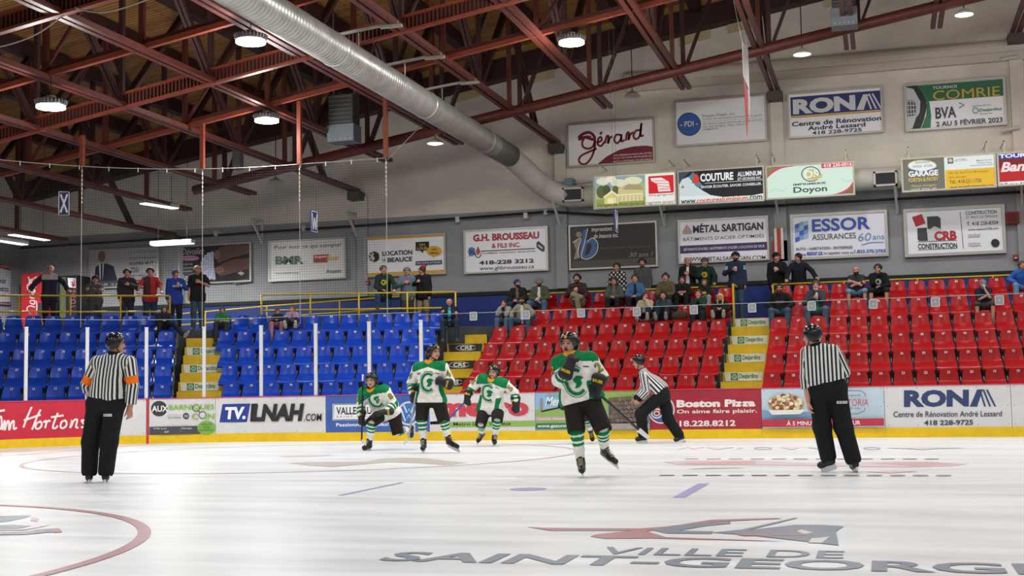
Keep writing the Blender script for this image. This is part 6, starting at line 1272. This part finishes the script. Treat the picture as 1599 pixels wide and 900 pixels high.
# ------------------------------------------------------------------ the skaters on the ice (L = photo left, R = photo right)
HB = .0095
rA, JA, *_ = skater('hockey_player', 'front hockey player shouting with a glove at his chin, stick hanging low', 15.05, dict(head=(889, 538), neck=(893, 559), shL=(873, 568, -.02), shR=(922, 562, .0), elL=(873, 594, -.14), wrL=(887, 577, -.28), elR=(940, 589, .02), wrR=(934, 600, -.1),
    pelvis=(908, 618), hipL=(895, 622), hipR=(921, 622, .02), knL=(900, 669, -.1), anL=(908, 725, .02), toL=(909, 735.5, -.2), knR=(941, 668, -.08), anR=(945, 704, .2), toR=(963, 722, .1)),
    (.03, -.05, 1), (-.22, -1, .12), 'player', (-.08, -1, .05), dict(hdL=(.35, .05, .75), hnL=(-.2, -1, .2), hdR=(-.3, -.2, -1), hnR=(.3, -1, .2)), dict(L='2', R='2'), mouth=1., badge=1, curls=(1.1, 1.0))
stick('black and white stick held low by the front player', JA['wrR']+np.array([-.06, -.16, -.02]), onY(997, 671, 15.75), onY(1013, 684, 15.95), STK, WHT)
r8, J8, *_ = skater('hockey_player', 'hockey player numbered 8 kneeling in a lunge before the blue board', 21.75, dict(head=(580.5, 595), neck=(583, 611, .05), shL=(568, 613, .05), shR=(602, 610, .08), elL=(564, 633, .08), wrL=(565, 650, .0), elR=(616, 632, .05), wrR=(605, 643, -.12),
    pelvis=(605, 645, .3), hipL=(596, 648, .26), hipR=(616, 648, .3), knL=(582, 659, -.1), anL=(577, 693, .0), toL=(568, 700, -.12), knR=(621, 674, .3), anR=(640, 671, .62), toR=(643, 683, .72)),
    (-.05, -.15, 1), (-.02, -1, .02), 'player', (-.15, -1, .25), dict(hdL=(.0, -.1, -1), hnL=(-.5, -1, 0), hdR=(-.9, -.3, -.1), hnR=(.1, -.5, 1)), dict(R='8', L='8'), curls=(1.2, .7))
stick('upright stick in the right hand of the kneeling player', onY(567.3, 585, 21.72), onY(565.3, 689, 21.66), onY(572, 694, 21.5), STK, WHT, WHT)
r4, J4, *_ = skater('hockey_player', 'tall standing hockey player looking right with a glove on his chest', 20.8, dict(head=(679, 551), neck=(672, 569), shL=(653, 575), shR=(692, 574), elL=(643, 599, .03), wrL=(645, 615, -.03), elR=(703, 596, .0), wrR=(697, 599, -.16),
    pelvis=(672, 622), hipL=(661, 626), hipR=(685, 626), knL=(659, 653, -.08), anL=(662, 693, .0), toL=(660, 701.5, -.17), knR=(693, 655, -.08), anR=(701, 687, .05), toR=(716, 698, -.08)),
    (.04, -.03, 1), (.85, -.55, -.08), 'player', (.1, -1, .05), dict(hdL=(.1, -.2, -1), hnL=(-.7, -.8, 0), hdR=(-.9, -.2, .25), hnR=(.0, -1, .1)), dict(L='4', R='4'), badge=1, curls=(1.1, .9))
stick('pale stick held upright beside the leg of the tall standing player', onY(652, 603, 20.68), onY(638, 686, 20.6), onY(631, 694, 20.75), mat('stick_grey', '#a9aaae', .4), WHT)
r5, J5, *_ = skater('hockey_player', 'hockey player gliding before the big red letters, leaning forward', 23.2, dict(head=(771, 582), neck=(769, 597), shL=(753, 592, .0), shR=(788, 600, .02), elL=(739, 605, .06), wrL=(731, 618, -.02), elR=(804, 614, .05), wrR=(806, 628, .0),
    pelvis=(767, 638, .16), hipL=(757, 641, .15), hipR=(778, 641, .15), knL=(751.5, 661, -.05), anL=(753, 678, .3), toL=(746, 690, .24), knR=(777, 655, -.05), anR=(772.5, 684.5, .1), toR=(773.5, 692, -.06)),
    (.08, -.15, 1), (-.12, -1, -.12), 'player', (-.2, -1, .15), dict(hdL=(-.2, -.1, -1), hnL=(-.5, -1, 0), hdR=(.1, -.1, -1), hnR=(.4, -1, 0)), dict(L='5', R='5'), badge=1, curls=(1.1, .7))
stick('blue stick with a black blade held by the gliding player', onY(737, 617, 23.2), onY(696, 660, 23.05), onY(672, 661, 22.95), mat('stick_blue', '#2f4f9a', .4), BLK)
r6, J6, *_ = skater('hockey_player', 'hockey player hidden behind the shouting player, only a glove and skate showing', 24.0, dict(head=(903, 566), neck=(905, 580), shL=(892, 585), shR=(919, 584), elL=(885, 606, .08), wrL=(879, 625, -.02), elR=(922, 605, .04), wrR=(918, 620, -.05),
    pelvis=(906, 627, .05), hipL=(898, 630), hipR=(914, 630), knL=(900, 655, -.06), anL=(902, 684, .02), toL=(903, 691, -.14), knR=(917, 655, -.05), anR=(922.5, 674, .25), toR=(926, 688, .28)),
    (.05, -.1, 1), (-.1, -1, -.05), 'player', (-.1, -1, .1), dict(hdL=(-.3, -.1, -1), hnL=(-.6, -1, 0), hdR=(-.3, -.3, -1), hnR=(.4, -1, 0)), None, curls=(1.1, 1.0))
stick('dark stick with a grey blade poking out left of the shouting player', onY(915, 628, 23.85), onY(846, 643, 23.9), onY(846, 622, 23.95), STK, mat('stick_blade_grey', '#8a8784', .5), GLVY)
rL, JL, *_ = skater('hockey_referee', 'referee with orange armbands seen from behind at left', 13.95, dict(head=(182, 538.5), neck=(179, 556), shL=(152, 566), shR=(203, 566), elL=(136, 600, .04), wrL=(140, 622, -.12 + .35), elR=(208, 602, .0), wrR=(204, 636, .06),
    pelvis=(166, 626), hipL=(152, 630), hipR=(180, 630), knL=(142, 690, .03), anL=(140, 738, .0), toL=(139, 748, .2), knR=(171, 690, .03), anR=(166, 738, .0), toR=(166, 748, .2)),
    (.02, .0, 1), (.85, .5, -.05), 'ref', (.1, 1, 0), dict(hdR=(-.1, .1, -1), hnR=(1, -.3, 0), hdL=(.6, .6, -.3), hnL=(-.5, -.3, .6)), orange=True, logo=(176, 648), laces=False, skinhex='#b8806a')
rR, JR, *_ = skater('hockey_linesman', 'linesman in striped shirt seen from behind at right, head turned left', 15.95, dict(head=(1268, 526.5), neck=(1275, 543), shL=(1261, 551), shR=(1303, 549), elL=(1259, 589, .0), wrL=(1262, 626, -.05), elR=(1319, 581, .05), wrR=(1313, 600, .22),
    pelvis=(1292, 601), hipL=(1279, 606), hipR=(1306, 605), knL=(1284, 667, .04), anL=(1294, 715, .02), toL=(1281, 727, .06), knR=(1318, 668, .03), anR=(1333, 719, .0), toR=(1331, 729, .17)),
    (-.1, .0, 1), (-.95, .25, -.1), 'ref', (-.15, 1, 0), dict(hdL=(.1, -.1, -1), hnL=(-1, -.3, 0), hdR=(-.6, .6, -.3), hnR=(.3, .6, .6)), logo=(1315, 628), laces=False, skinhex='#c99580')
rC, JC, *_ = skater('hockey_linesman', 'crouching linesman skating left before the maroon pizza board', 24.2, dict(head=(997.5, 566), neck=(1004, 580, .02), shL=(1006, 588, -.17), shR=(1010, 586, .17), elL=(1010, 611, -.2), wrL=(999, 623, -.22), elR=(1004, 609, .22), wrR=(995, 622, .12),
    pelvis=(1036, 613), hipL=(1034, 618, -.1), hipR=(1036, 618, .1), knL=(1001, 646, -.12), anL=(1005, 680, -.1), toL=(994, 686.3, -.12), knR=(1044, 655, .08), anR=(1061, 680, .1), toR=(1055, 687.2, .02)),
    (-.25, 0, 1), (-1, -.25, -.25), 'ref', (-.8, -.3, -.6), dict(hdL=(-.7, 0, -.7), hnL=(-.2, -1, .2), hdR=(-.7, 0, -.7), hnR=(-.2, 1, .2)), skinhex='#c08a74', curl=(.8, .8), laces=False)
# ------------------------------------------------------------------ spectators
def spectator(u, v, mode, k, label, top, legs, hair, arms='lap', yaw=0., hyaw=0., pitch=0., fat=1., skinh='#b98470', sleeve=2, shorts=False, beard=None, prt=None, inner=None, hold=None, glasses=False, F=FS, yoff=None, kneesp=.09, shoe='#4a4642', extra=None, lean=0., name='person'):
    """u, v: top of the head in the photo; k: row (standing people stand behind the top row)"""
    yy = (ROWD*k-.02 if mode == 'sit' else 5*ROWD+1.05) if yoff is None else yoff
    p0 = F.p+F.n*yy; pt = onN(u, v, p0, F.n); zf = FLOOR[k] if mode == 'sit' else WALK; yaw = F.th+math.radians(yaw)
    H = pt[2]-zf; seat = .47
    if mode == 'sit': s = max(.62, min(1.12, (H-seat)/.86))
    else: s = max(.9, min(1.1, H/1.77))
    f = np.array([math.sin(yaw), -math.cos(yaw), 0]); r = np.array([math.cos(yaw), math.sin(yaw), 0]); U = np.array([0, 0, 1.])     # facing the ice
    O = np.array([pt[0], pt[1], zf])
    hy = yaw+math.radians(hyaw); hf = np.array([math.sin(hy), -math.cos(hy), math.sin(math.radians(pitch))])
    P = lambda a, b, c: O+r*a+f*b+U*c
    J = dict(hup=U+f*-.05*0+hf*-math.sin(math.radians(pitch))*.3, hfw=hf)
    top_z = H; hc = top_z-.118*s
    if mode == 'sit':
        hipz = seat+.09; J.update(head=P(0, .05+lean, hc), neck=P(0, .0+lean, hc-.145*s), pelvis=P(0, -.08, hipz+.04), hipL=P(-.09*s, -.06, hipz), hipR=P(.09*s, -.06, hipz))
        for sd, q in (('L', -1), ('R', 1)):
            kn = P(q*(kneesp+.04), .36*min(s, 1.05), seat+.13); J['kn'+sd] = kn; J['an'+sd] = P(q*(kneesp+.03), .34, .1); J['to'+sd] = P(q*(kneesp+.05), .48, .05)
        if prt == 'cross': J['knR'] = P(.08, .36, seat+.16); J['knL'] = P(-.05, .3, seat+.32); J['anL'] = P(.22, .42, seat+.22); J['toL'] = P(.3, .5, seat+.14)
        if prt == 'feetup':
            for sd, q in (('L', -1), ('R', 1)): J['kn'+sd] = P(q*.12, .26, seat+.33*s); J['an'+sd] = P(q*.13, .52, seat+.02); J['to'+sd] = P(q*.14, .58, seat+.14)
        if prt == 'legout': J['knR'] = P(.2, .36, seat+.14); J['anR'] = P(.5, .55, seat-.2); J['toR'] = P(.58, .62, seat-.1)
    else:
        hipz = .93*s; J.update(head=P(0, .05+lean, hc), neck=P(0, .01+lean*.8, hc-.15*s), pelvis=P(0, 0, hipz+.03), hipL=P(-.09, 0, hipz), hipR=P(.09, 0, hipz))
        for sd, q in (('L', -1), ('R', 1)): J['kn'+sd] = P(q*.105, .03, .5*s); J['an'+sd] = P(q*.11, -.02, .09); J['to'+sd] = P(q*.13, .13, .045)
        if prt == 'legup': J['knL'] = P(-.16, .34, .88); J['anL'] = P(-.16, .3, .56); J['toL'] = P(-.16, .44, .53)
    ns = J['neck']; J['shL'] = ns-r*.17*s*fat**.3-U*.05*s; J['shR'] = ns+r*.17*s*fat**.3-U*.05*s
    l1, l2 = .28*s, .26*s; ch = (J['neck']+J['pelvis'])/2; chin = J['head']-U*.14*s+f*.09*s; lapz = J['hipL'][2]+.12
    T = {}
    two = arms if isinstance(arms, tuple) else (arms, arms)
    for sd, q, a in (('L', -1, two[0]), ('R', 1, two[1])):
        S_ = J['sh'+sd]; pole = r*q*.8-U*.6-f*.3
        if a == 'lap': t = J['pelvis']+f*.3+r*q*.05+U*.1; hd = f*.7-r*q*.6; n = U
        elif a == 'knee': t = J['kn'+sd]+U*.08-f*.1; hd = f-U*.3; n = U+f*.3
        elif a == 'crossed': t = ch+f*(.17*fat)-r*q*.1+U*(.06 if q > 0 else .02); hd = -r*q; n = f; pole = r*q-U*.5
        elif a == 'chin': t = J['head']-U*.17*s+f*.11*s+r*q*.03; hd = U+f*.15-r*q*.2; n = r*q*.6+f*.4; pole = -U+r*q*.35+f*.4
        elif a == 'mouth': t = J['head']-U*.15*s+f*.12*s+r*q*.06; hd = U*.6-r*q*.8; n = f; pole = -U+r*q*.5
        elif a == 'down': t = S_-U*.53*s+r*q*.06+f*.06; hd = -U; n = r*q; pole = -f
        elif a == 'rail': t = np.array([*(S_+f*.4+r*q*.16)[:2], WALK+.97]); hd = f*.8-U*.3; n = U+f*.2; pole = r*q-f*.4
        elif a == 'wide': t = np.array([*(S_+f*.36+r*q*.36)[:2], WALK+.98]); hd = f*.6+r*q*.5-U*.3; n = U; pole = r*q-f*.5
        elif a == 'cup': t = ch+f*.24*fat+r*q*.08+U*.06; hd = -r*q*.7+f*.5+U*.2; n = r*q*.7+f*.3
        elif a == 'pocket': t = J['hip'+sd]+f*.1+r*q*.08; hd = -U+f*.3-r*q*.3; n = r*q; pole = r*q-f
        el, w = ik(S_, t, l1, l2, pole); J['el'+sd] = el; J['wr'+sd] = w; J['hd'+sd] = nrm(hd); J['hn'+sd] = n
    base = np.array([O[0], O[1], zf]); root = thing(name, label, 'person', base, 'spectators in the stands')
    Pn = Body(J, fat, s); Pn.root = root
    if mode == 'sit':                # his seat is folded down
        d, col_, sr = min(((np.linalg.norm(v[0]-O), v[1], v[2]) for v in SEATPOS.values()), key=lambda t: t[0])
        if d < .3:
            for c in sr.children:
                if c.name.startswith('seat_pan'): c.data = PROTO[col_+'_flat']
    Pn.skin(.0135, skinh, beard=beard, curl=(.7, .7))
    if hair: headcap(J, s*(.94 if len(hair) > 2 else 1.), hair[0], hair[1], root, .012)
    if hair and len(hair) > 2: headcap(J, s, hair[2], hair[3], root, .012)
    # upper garment
    B = Sdf(); Pn.torso(B, .02, .1 if mode == 'stand' else .03)
    for sd in 'LR': Pn.arm(B, sd, .017, 1.93 if sleeve == 2 else .8, (.058, .05, .042), .004)
    nk = J['neck']; B.cap(nk-U*.03, nk+U*.02, .066*s, .062*s, .03); B.cut(nk+U*.05*s+f*.05*s, nk+U*.07*s+f*.05*s, .056*s)
    tc = cloth(top); mats = [tc]; cls = None
    if inner or extra:
        ic = cloth(inner) if inner else tc; mats = [tc, ic]
        if extra: mats.append(cloth(extra[1]))
        def cls(C):
            d = C-ns; l = d@r; z = d@U; a = d@f; q = np.zeros(len(C), int)
            if inner: q[(np.abs(l) < .03+.055*(np.clip(-z, 0, .5))) & (a > .03) & (z < .0) & (z > -.48)] = 1
            if extra:
                e = extra[0]
                if e == 'emblem': q[(np.abs(l-.0) < .07) & (a > .05) & (np.abs(z+.2) < .075) & ((np.hypot(l/.07, (z+.2)/.075) > .55) | (l > .01)) & (np.hypot(l/.07, (z+.2)/.075) < 1)] = 2
                if e == 'yoke': q[(z > -.13) & (np.abs(l) < .2)] = 2
                if e == 'check': q[(np.sin(l*55)*np.sin(z*50+a*20) > .25)] = 2
                if e == 'plaid': q[(np.sin(l*70) > .6) | (np.sin(z*70) > .6)] = 2
                if e == 'print': q[(np.abs(l) < .1) & (a > .05) & (np.abs(z+.2) < .03)] = 2
                if e == 'tri': q[(a > .05) & (z < -.1) & (z > -.24) & (np.abs(l) < (-.1-z)*.65) & ((np.abs(l) > (-.14-z)*.55) | (z < -.215))] = 2
                if e == 'vest': q[(l < .02) & (l > -.17) & (z > -.5)] = 2
                if e == 'sleeve': q[(np.abs(l) > .2) & (z < -.1) & (z > -.2)] = 2
            return q
    put('shirt' if sleeve < 2 else 'jacket', B.mesh(.0135), root, mats, cls)
    if prt == 'legup' or mode == 'stand' or True:
        B = Sdf(); q = s; B.cap(J['hipL'], J['hipR'], .112*q*fat**.5, k=.05).cap(J['pelvis'], J['pelvis']+U*.05, .118*fat**.6, k=.04)
        for sd in 'LR': Pn.leg(B, sd, .016, 1.0 if shorts else 1.92, (.09, .066, .05), .03)
        put('shorts' if shorts else 'trousers', B.mesh(.0135), root, [cloth(legs)])
    for sd in 'LR':
        a, t = J['an'+sd], J['to'+sd]; B = Sdf(); g = nrm(t-a); B.cap(a, a+(t-a)*.4, .045, .046, .02).cap(a+(t-a)*.3-U*.0, t+g*.02, .044, .038, .02); put('shoe', B.mesh(.0135), root, [cloth(shoe)])
    if glasses:
        c, hu, hw = J['head'], nrm(J['hup']), nrm(J['hfw']-nrm(J['hup'])*(J['hfw']@nrm(J['hup']))); hl = np.cross(hw, hu); m = MB()
        for q in (-1, 1):
            m.tube([c+(hw*.1+hl*(q*.033+.022*math.cos(t))+hu*(.013+.018*math.sin(t)))*s for t in np.linspace(0, 2*math.pi, 13)], .003, DARK, 4); m.tube([c+(hw*.1+hl*q*.056+hu*.015)*s, c+(hl*q*.082+hu*.015)*s], .003, DARK, 4)
        m.build('glasses', root)
    if hold:
        w = J['wr'+hold[0]]+nrm(J['hd'+hold[0]])*.085*s-nrm(J['hn'+hold[0]])*.035; t = thing('drink_'+hold[1], hold[2], 'drink', w-U*.06, 'drinks in hand')
        m = MB(); R_ = .031; hh = .12 if hold[1] == 'can' else .17
        m.lathe([(0, -.06), (R_*.85, -.06), (R_, -.05), (R_, hh-.075), (R_*.8, hh-.06), (0, hh-.062)], w, mat('can_'+hold[3].lstrip('#'), hold[3], .35), 14); m.build('can_body', t, True)
        m = MB(); m.lathe([(0, hh-.058), (R_*.8, hh-.058), (R_*.82, hh-.064)], w, mat('can_lid', '#b9bcc0', .3, .7), 14); m.build('lid', t)
    return root
B_ = dict
Sx = spectator
# middle block, top row and the row below it
Sx(809, 437, 'sit', 5, 'bearded man in black jacket and blue backward cap, head turned right', '#1c1d1c', '#2a3550', ('short', '#2a1e18', 'backcap', '#243a78'), 'lap', hyaw=60, inner='#6a5a4a', beard='#3a241a')
Sx(843, 434.5, 'sit', 5, 'man in olive jacket, white shirt and grey bucket hat with hands clasped', '#4a4c3c', '#4c6078', ('bucket', '#6a6a60'), 'lap', inner='#c9c7c4', beard='#2a1c16', kneesp=.17, fat=1.05, pitch=8)
Sx(788, 468.5, 'sit', 4, 'woman in grey hoodie holding a hand to her mouth beside the blue wall', '#8a8880', '#4c6078', ('tied', '#2a201c'), ('mouth', 'crossed'), inner='#25262a', F=FS)
Sx(816, 463.5, 'sit', 4, 'man in beige jacket, white shirt and dark cap sitting with knees apart', '#8a8270', '#3f5470', ('short', '#2a1c16', 'cap', '#23232a'), 'knee', inner='#d0cdc8', kneesp=.2, beard='#3a2a20')
Sx(902, 428.5, 'sit', 5, 'man in brown plaid shirt and khaki trousers with one leg crossed', '#4a2c2a', '#857862', ('short', '#241a14'), ('cup', 'lap'), extra=('plaid', '#2c2422'), prt='cross', beard='#4a3020', hold=('L', 'can', 'white and red can held by the man in brown plaid', '#c9b4b4'))
Sx(964, 411.5, 'stand', 5, 'standing woman in black and white checked shirt below the black sign', '#1f1f20', '#23262c', ('tied', '#33241c'), 'pocket', extra=('check', '#c9c7c4'))
Sx(959.5, 434, 'sit', 5, 'woman with long brown hair and grey green jacket, hands clasped', '#4c524a', '#1f2024', ('long', '#3a241a'), 'lap', inner='#6a6264')
Sx(1003.5, 404.5, 'stand', 5, 'standing man in a plain dark grey hoodie below the black sign', '#4a4c4c', '#2a2c30', ('short', '#2a1e18'), 'pocket', beard='#5a4234')
Sx(992.5, 429.5, 'sit', 5, 'woman in a blue denim jacket with hair tied back', '#3f648a', '#1f2024', ('tied', '#4a3020'), 'lap', inner='#23262c')
Sx(1008, 457, 'sit', 4, 'woman in cream jacket looking right with a navy blanket on her knees', '#b0a488', '#1a2038', ('short', '#4a3024'), ('lap', 'mouth'), hyaw=45, prt='feetup', shoe='#a09a8c')
Sx(1040, 427.5, 'sit', 5, 'woman in olive brown sweater with her hair in a high bun', '#5c5034', '#23262c', ('bun', '#3a241a'), 'lap')
Sx(1036.5, 456, 'sit', 4, 'dark haired woman in navy coat with teal hood, feet up', '#1a1f2c', '#1c2030', ('long', '#2a1c18'), 'knee', extra=('yoke', '#33474a'), prt='feetup', shoe='#8f8a80')
Sx(1066, 432, 'sit', 5, 'girl in black hoodie with pink and white print, long dark hair', '#17181a', '#1a1b1e', ('long', '#2c1c18'), 'lap', extra=('print', '#c9788a'))
Sx(1074.5, 402, 'stand', 5, 'standing man in black jacket over white shirt holding a red can', '#1a1b1e', '#1f2126', ('bald', '#4a382c'), ('pocket', 'cup'), inner='#d0cecb', fat=1.1, hold=('R', 'can', 'red can held by the man in black jacket and white shirt', '#b02c30'))
Sx(1101, 403, 'stand', 5, 'standing man in dark green hoodie with yellow emblem, hand at his mouth', '#1c3226', '#23262c', ('short', '#5a4a3c', 'cap', '#4a4c4e'), ('chin', 'rail'), extra=('emblem', '#c9a82a'))
Sx(1100.5, 437, 'sit', 5, 'child in dark hoodie with yellow emblem on the top row', '#1a241e', '#8a8a90', ('short', '#6a4a34'), 'lap', extra=('emblem', '#c9a82a'))
Sx(1091, 453, 'sit', 4, 'woman in dark green top with both hands at her mouth', '#24362a', '#1f2024', ('tied', '#4a3226'), 'chin')
Sx(1125, 459, 'sit', 4, 'girl with long blonde hair in black hoodie with yellow print', '#17191a', '#1a1b1e', ('long', '#c9a468'), 'lap', extra=('print', '#c9a82a'), prt='feetup', shoe='#a8a290')
Sx(1149, 394, 'stand', 5, 'bearded man in navy hoodie and black cap standing at the top of the stairs', '#222c40', '#3c4c5e', ('short', '#2a1c16', 'cap', '#17181a'), ('cup', 'down'), beard='#33221a', fat=1.08, extra=('sleeve', '#8a93a0'), yoff=5*ROWD+.45, hold=('L', 'can', 'red and white can held by the bearded man in navy', '#c9b0b0'))
# right block
Sx(1213, 395, 'stand', 5, 'standing man in black jacket and black cap turning right with a can', '#15171b', '#2c3c4c', ('short', '#2a1c16', 'cap', '#121316'), ('pocket', 'cup'), hyaw=45, fat=1.08, hold=('R', 'can', 'silver can held by the man in black cap', '#a8aab0'), yoff=5*ROWD+1.0)
Sx(1247, 397, 'stand', 5, 'man in dark navy jacket leaning on the yellow rail looking left', '#181c26', '#1f2228', ('short', '#241a16'), ('rail', 'wide'), hyaw=-45, pitch=-10, lean=.12, fat=1.08)
Sx(1217.5, 444, 'sit', 4, 'man with glasses in black hoodie with coloured print, hands on his knees', '#15171a', '#3f5468', ('short', '#33241c'), 'knee', extra=('print', '#8a5a5c'), glasses=True, kneesp=.16, fat=1.08, beard='#4a3428')
Sx(1274.5, 439, 'sit', 4, 'man in open grey hoodie over green shirt, hand at his mouth', '#3c3f46', '#4c6072', ('short', '#4a3a30'), ('cup', 'mouth'), inner='#2c8a4c', kneesp=.18, hold=('L', 'cup', 'pale cup held by the man in the green shirt', '#b8b4b8'))
Sx(1337, 417, 'sit', 5, 'bald man with dark beard in a dark polo, arms crossed', '#2c3234', '#6a88a4', None, 'crossed', sleeve=1, shorts=True, beard='#241c1a', fat=1.12, kneesp=.16)
Sx(1371, 413, 'sit', 5, 'young man in black hoodie with white print resting cheek on hand', '#15171a', '#1f2124', ('short', '#241a16'), ('chin', 'lap'), extra=('emblem', '#c2c4c8'), shorts=True, glasses=True, hyaw=-15, kneesp=.15)
Sx(1535, 437.5, 'sit', 4, 'white bearded man in navy shirt and grey cap, chin on his hand', '#1d2436', '#4a4236', ('short', '#a8a49c', 'cap', '#6a7478'), ('crossed', 'chin'), sleeve=1, shorts=True, beard='#c2bdb4', hyaw=20, kneesp=.14)
Sx(1595, 409, 'sit', 5, 'person in bright blue sweater and jeans cut by the right frame edge', '#2f5fae', '#6f8aa6', ('tied', '#5a4030'), 'knee', hyaw=25, pitch=-10, lean=.08, kneesp=.14)
# left: men at the rail, people on the blue seats
YB = yb+.38
L1_ = dict(F=F1, yoff=YB); L2_ = dict(F=F2, yoff=YB)
Sx(79, 414, 'stand', 5, 'big man in dark sweater with white yoke, arms spread on the rail before drink machines', '#201c30', '#15161c', ('bald', '#7a5040'), 'wide', extra=('yoke', '#a89ca0'), fat=1.16, **L1_)
Sx(149.5, 431, 'stand', 5, 'man in grey jacket and black cap with folded arms behind the rail', '#4a4846', '#3a3a3c', ('short', '#4a3a30', 'cap', '#17181a'), 'crossed', fat=1.05, **L1_)
Sx(199, 420.5, 'stand', 5, 'man in dark plum hoodie behind the rail, left of the red shirt', '#33262c', '#20283c', ('short', '#2c201a'), ('pocket', 'cup'), **L1_)
Sx(235, 419.5, 'stand', 5, 'man in red shirt leaning with both hands on the yellow rail', '#b02a2e', '#23304a', ('short', '#241a16'), 'rail', sleeve=1, extra=('vest', '#4a2428'), lean=.1, **L1_)
Sx(274, 421.5, 'stand', 5, 'man in royal blue hoodie and blue cap looking right', '#1f3c98', '#15161a', ('short', '#4a3a30', 'cap', '#44547a'), ('down', 'cup'), hyaw=50, extra=('print', '#b8bcd0'), fat=1.15, yaw=15, hold=('R', 'can', 'white can held by the man in royal blue', '#b8bac4'), **L1_)
Sx(309, 414.5, 'stand', 5, 'bald man with glasses in black shirt holding a red cup', '#17181a', '#3f4c5a', ('bald', '#5a4a40'), ('down', 'cup'), sleeve=1, glasses=True, hyaw=20, fat=1.05, hold=('R', 'can', 'red cup held by the bald man in black', '#7c2a2c'), F=F1, yoff=YB+.1)
Sx(257, 479, 'sit', 4, 'dark haired person in dark jacket with one leg stretched over the stairs', '#232a38', '#1c1f26', ('long', '#1c1614'), ('lap', 'lap'), prt='legout', F=F1, shoe='#a8a294')
Sx(348, 480.5, 'sit', 4, 'child in green shirt on the blue seats beside the left-hand stairs', '#2c7a42', '#2a3038', ('short', '#4a3226'), 'lap', sleeve=1, F=F2)
Sx(434, 483, 'sit', 4, 'child in dark jacket and pink trousers on a top blue seat', '#20242e', '#a8707c', ('short', '#4a3026'), 'lap', hyaw=20, F=F2)
Sx(457.5, 478.5, 'sit', 4, 'girl in lilac hoodie with her feet up on a top blue seat', '#a888a8', '#23232a', ('tied', '#6a4434'), 'chin', hyaw=-15, prt='feetup', F=F2, shoe='#b8b2a4')
Sx(600, 416, 'stand', 5, 'man in dark green hoodie with yellow emblem, one foot on the rail', '#1c3024', '#2a4468', ('short', '#5a4434'), ('lap', 'rail'), extra=('emblem', '#d0b024'), prt='legup', hyaw=15, lean=.1, **L2_)
Sx(636, 418, 'stand', 5, 'man in grey sweatshirt with black triangle holding a red can', '#5c6670', '#33363c', ('short', '#4a3a30', 'cap', '#56606e'), ('cup', 'pocket'), extra=('tri', '#1d2024'), hold=('L', 'can', 'red can held by the man in grey sweatshirt', '#b0363c'), **L2_)
Sx(661, 416, 'stand', 5, 'man in black jacket, dark red cap and khaki shorts looking left', '#17181c', '#7a7058', ('short', '#4a3a30', 'cap', '#6a1c26'), ('cup', 'down'), hyaw=-75, yaw=-25, shorts=True, fat=1.05, **L2_)
Sx(702, 467, 'sit', 4, 'man in dark jacket over cyan shirt at the end of the blue seats', '#1d2229', '#2a3444', ('bald', '#33261f'), 'crossed', inner='#3fa4c4', F=F2, fat=1.1, kneesp=.15)
q = onY(1061, 493, ROW0+ROWD*4-.02); r = thing('fur_bag', 'brown fur bag on the red seat right of the navy coat', 'bag', (q[0], q[1], FLOOR[4]+.47))
B = Sdf(); zc = FLOOR[4]+.60; B.cap((q[0]-.1, q[1], zc), (q[0]+.1, q[1], zc), .1, k=.03).cap((q[0]-.13, q[1], zc-.04), (q[0]+.13, q[1], zc-.04), .09, k=.03); put('bag_body', B.mesh(.012), r, [mat('fur_brown', '#4c3626', .9, var=.35, scale=40, bump=.8)])
m = MB(); m.tube([(q[0]-.1, q[1], zc+.08), (q[0]-.06, q[1]-.02, zc+.17), (q[0]+.06, q[1]-.02, zc+.17), (q[0]+.1, q[1], zc+.08)], .01, BLK, 6); m.build('handle', r, True)
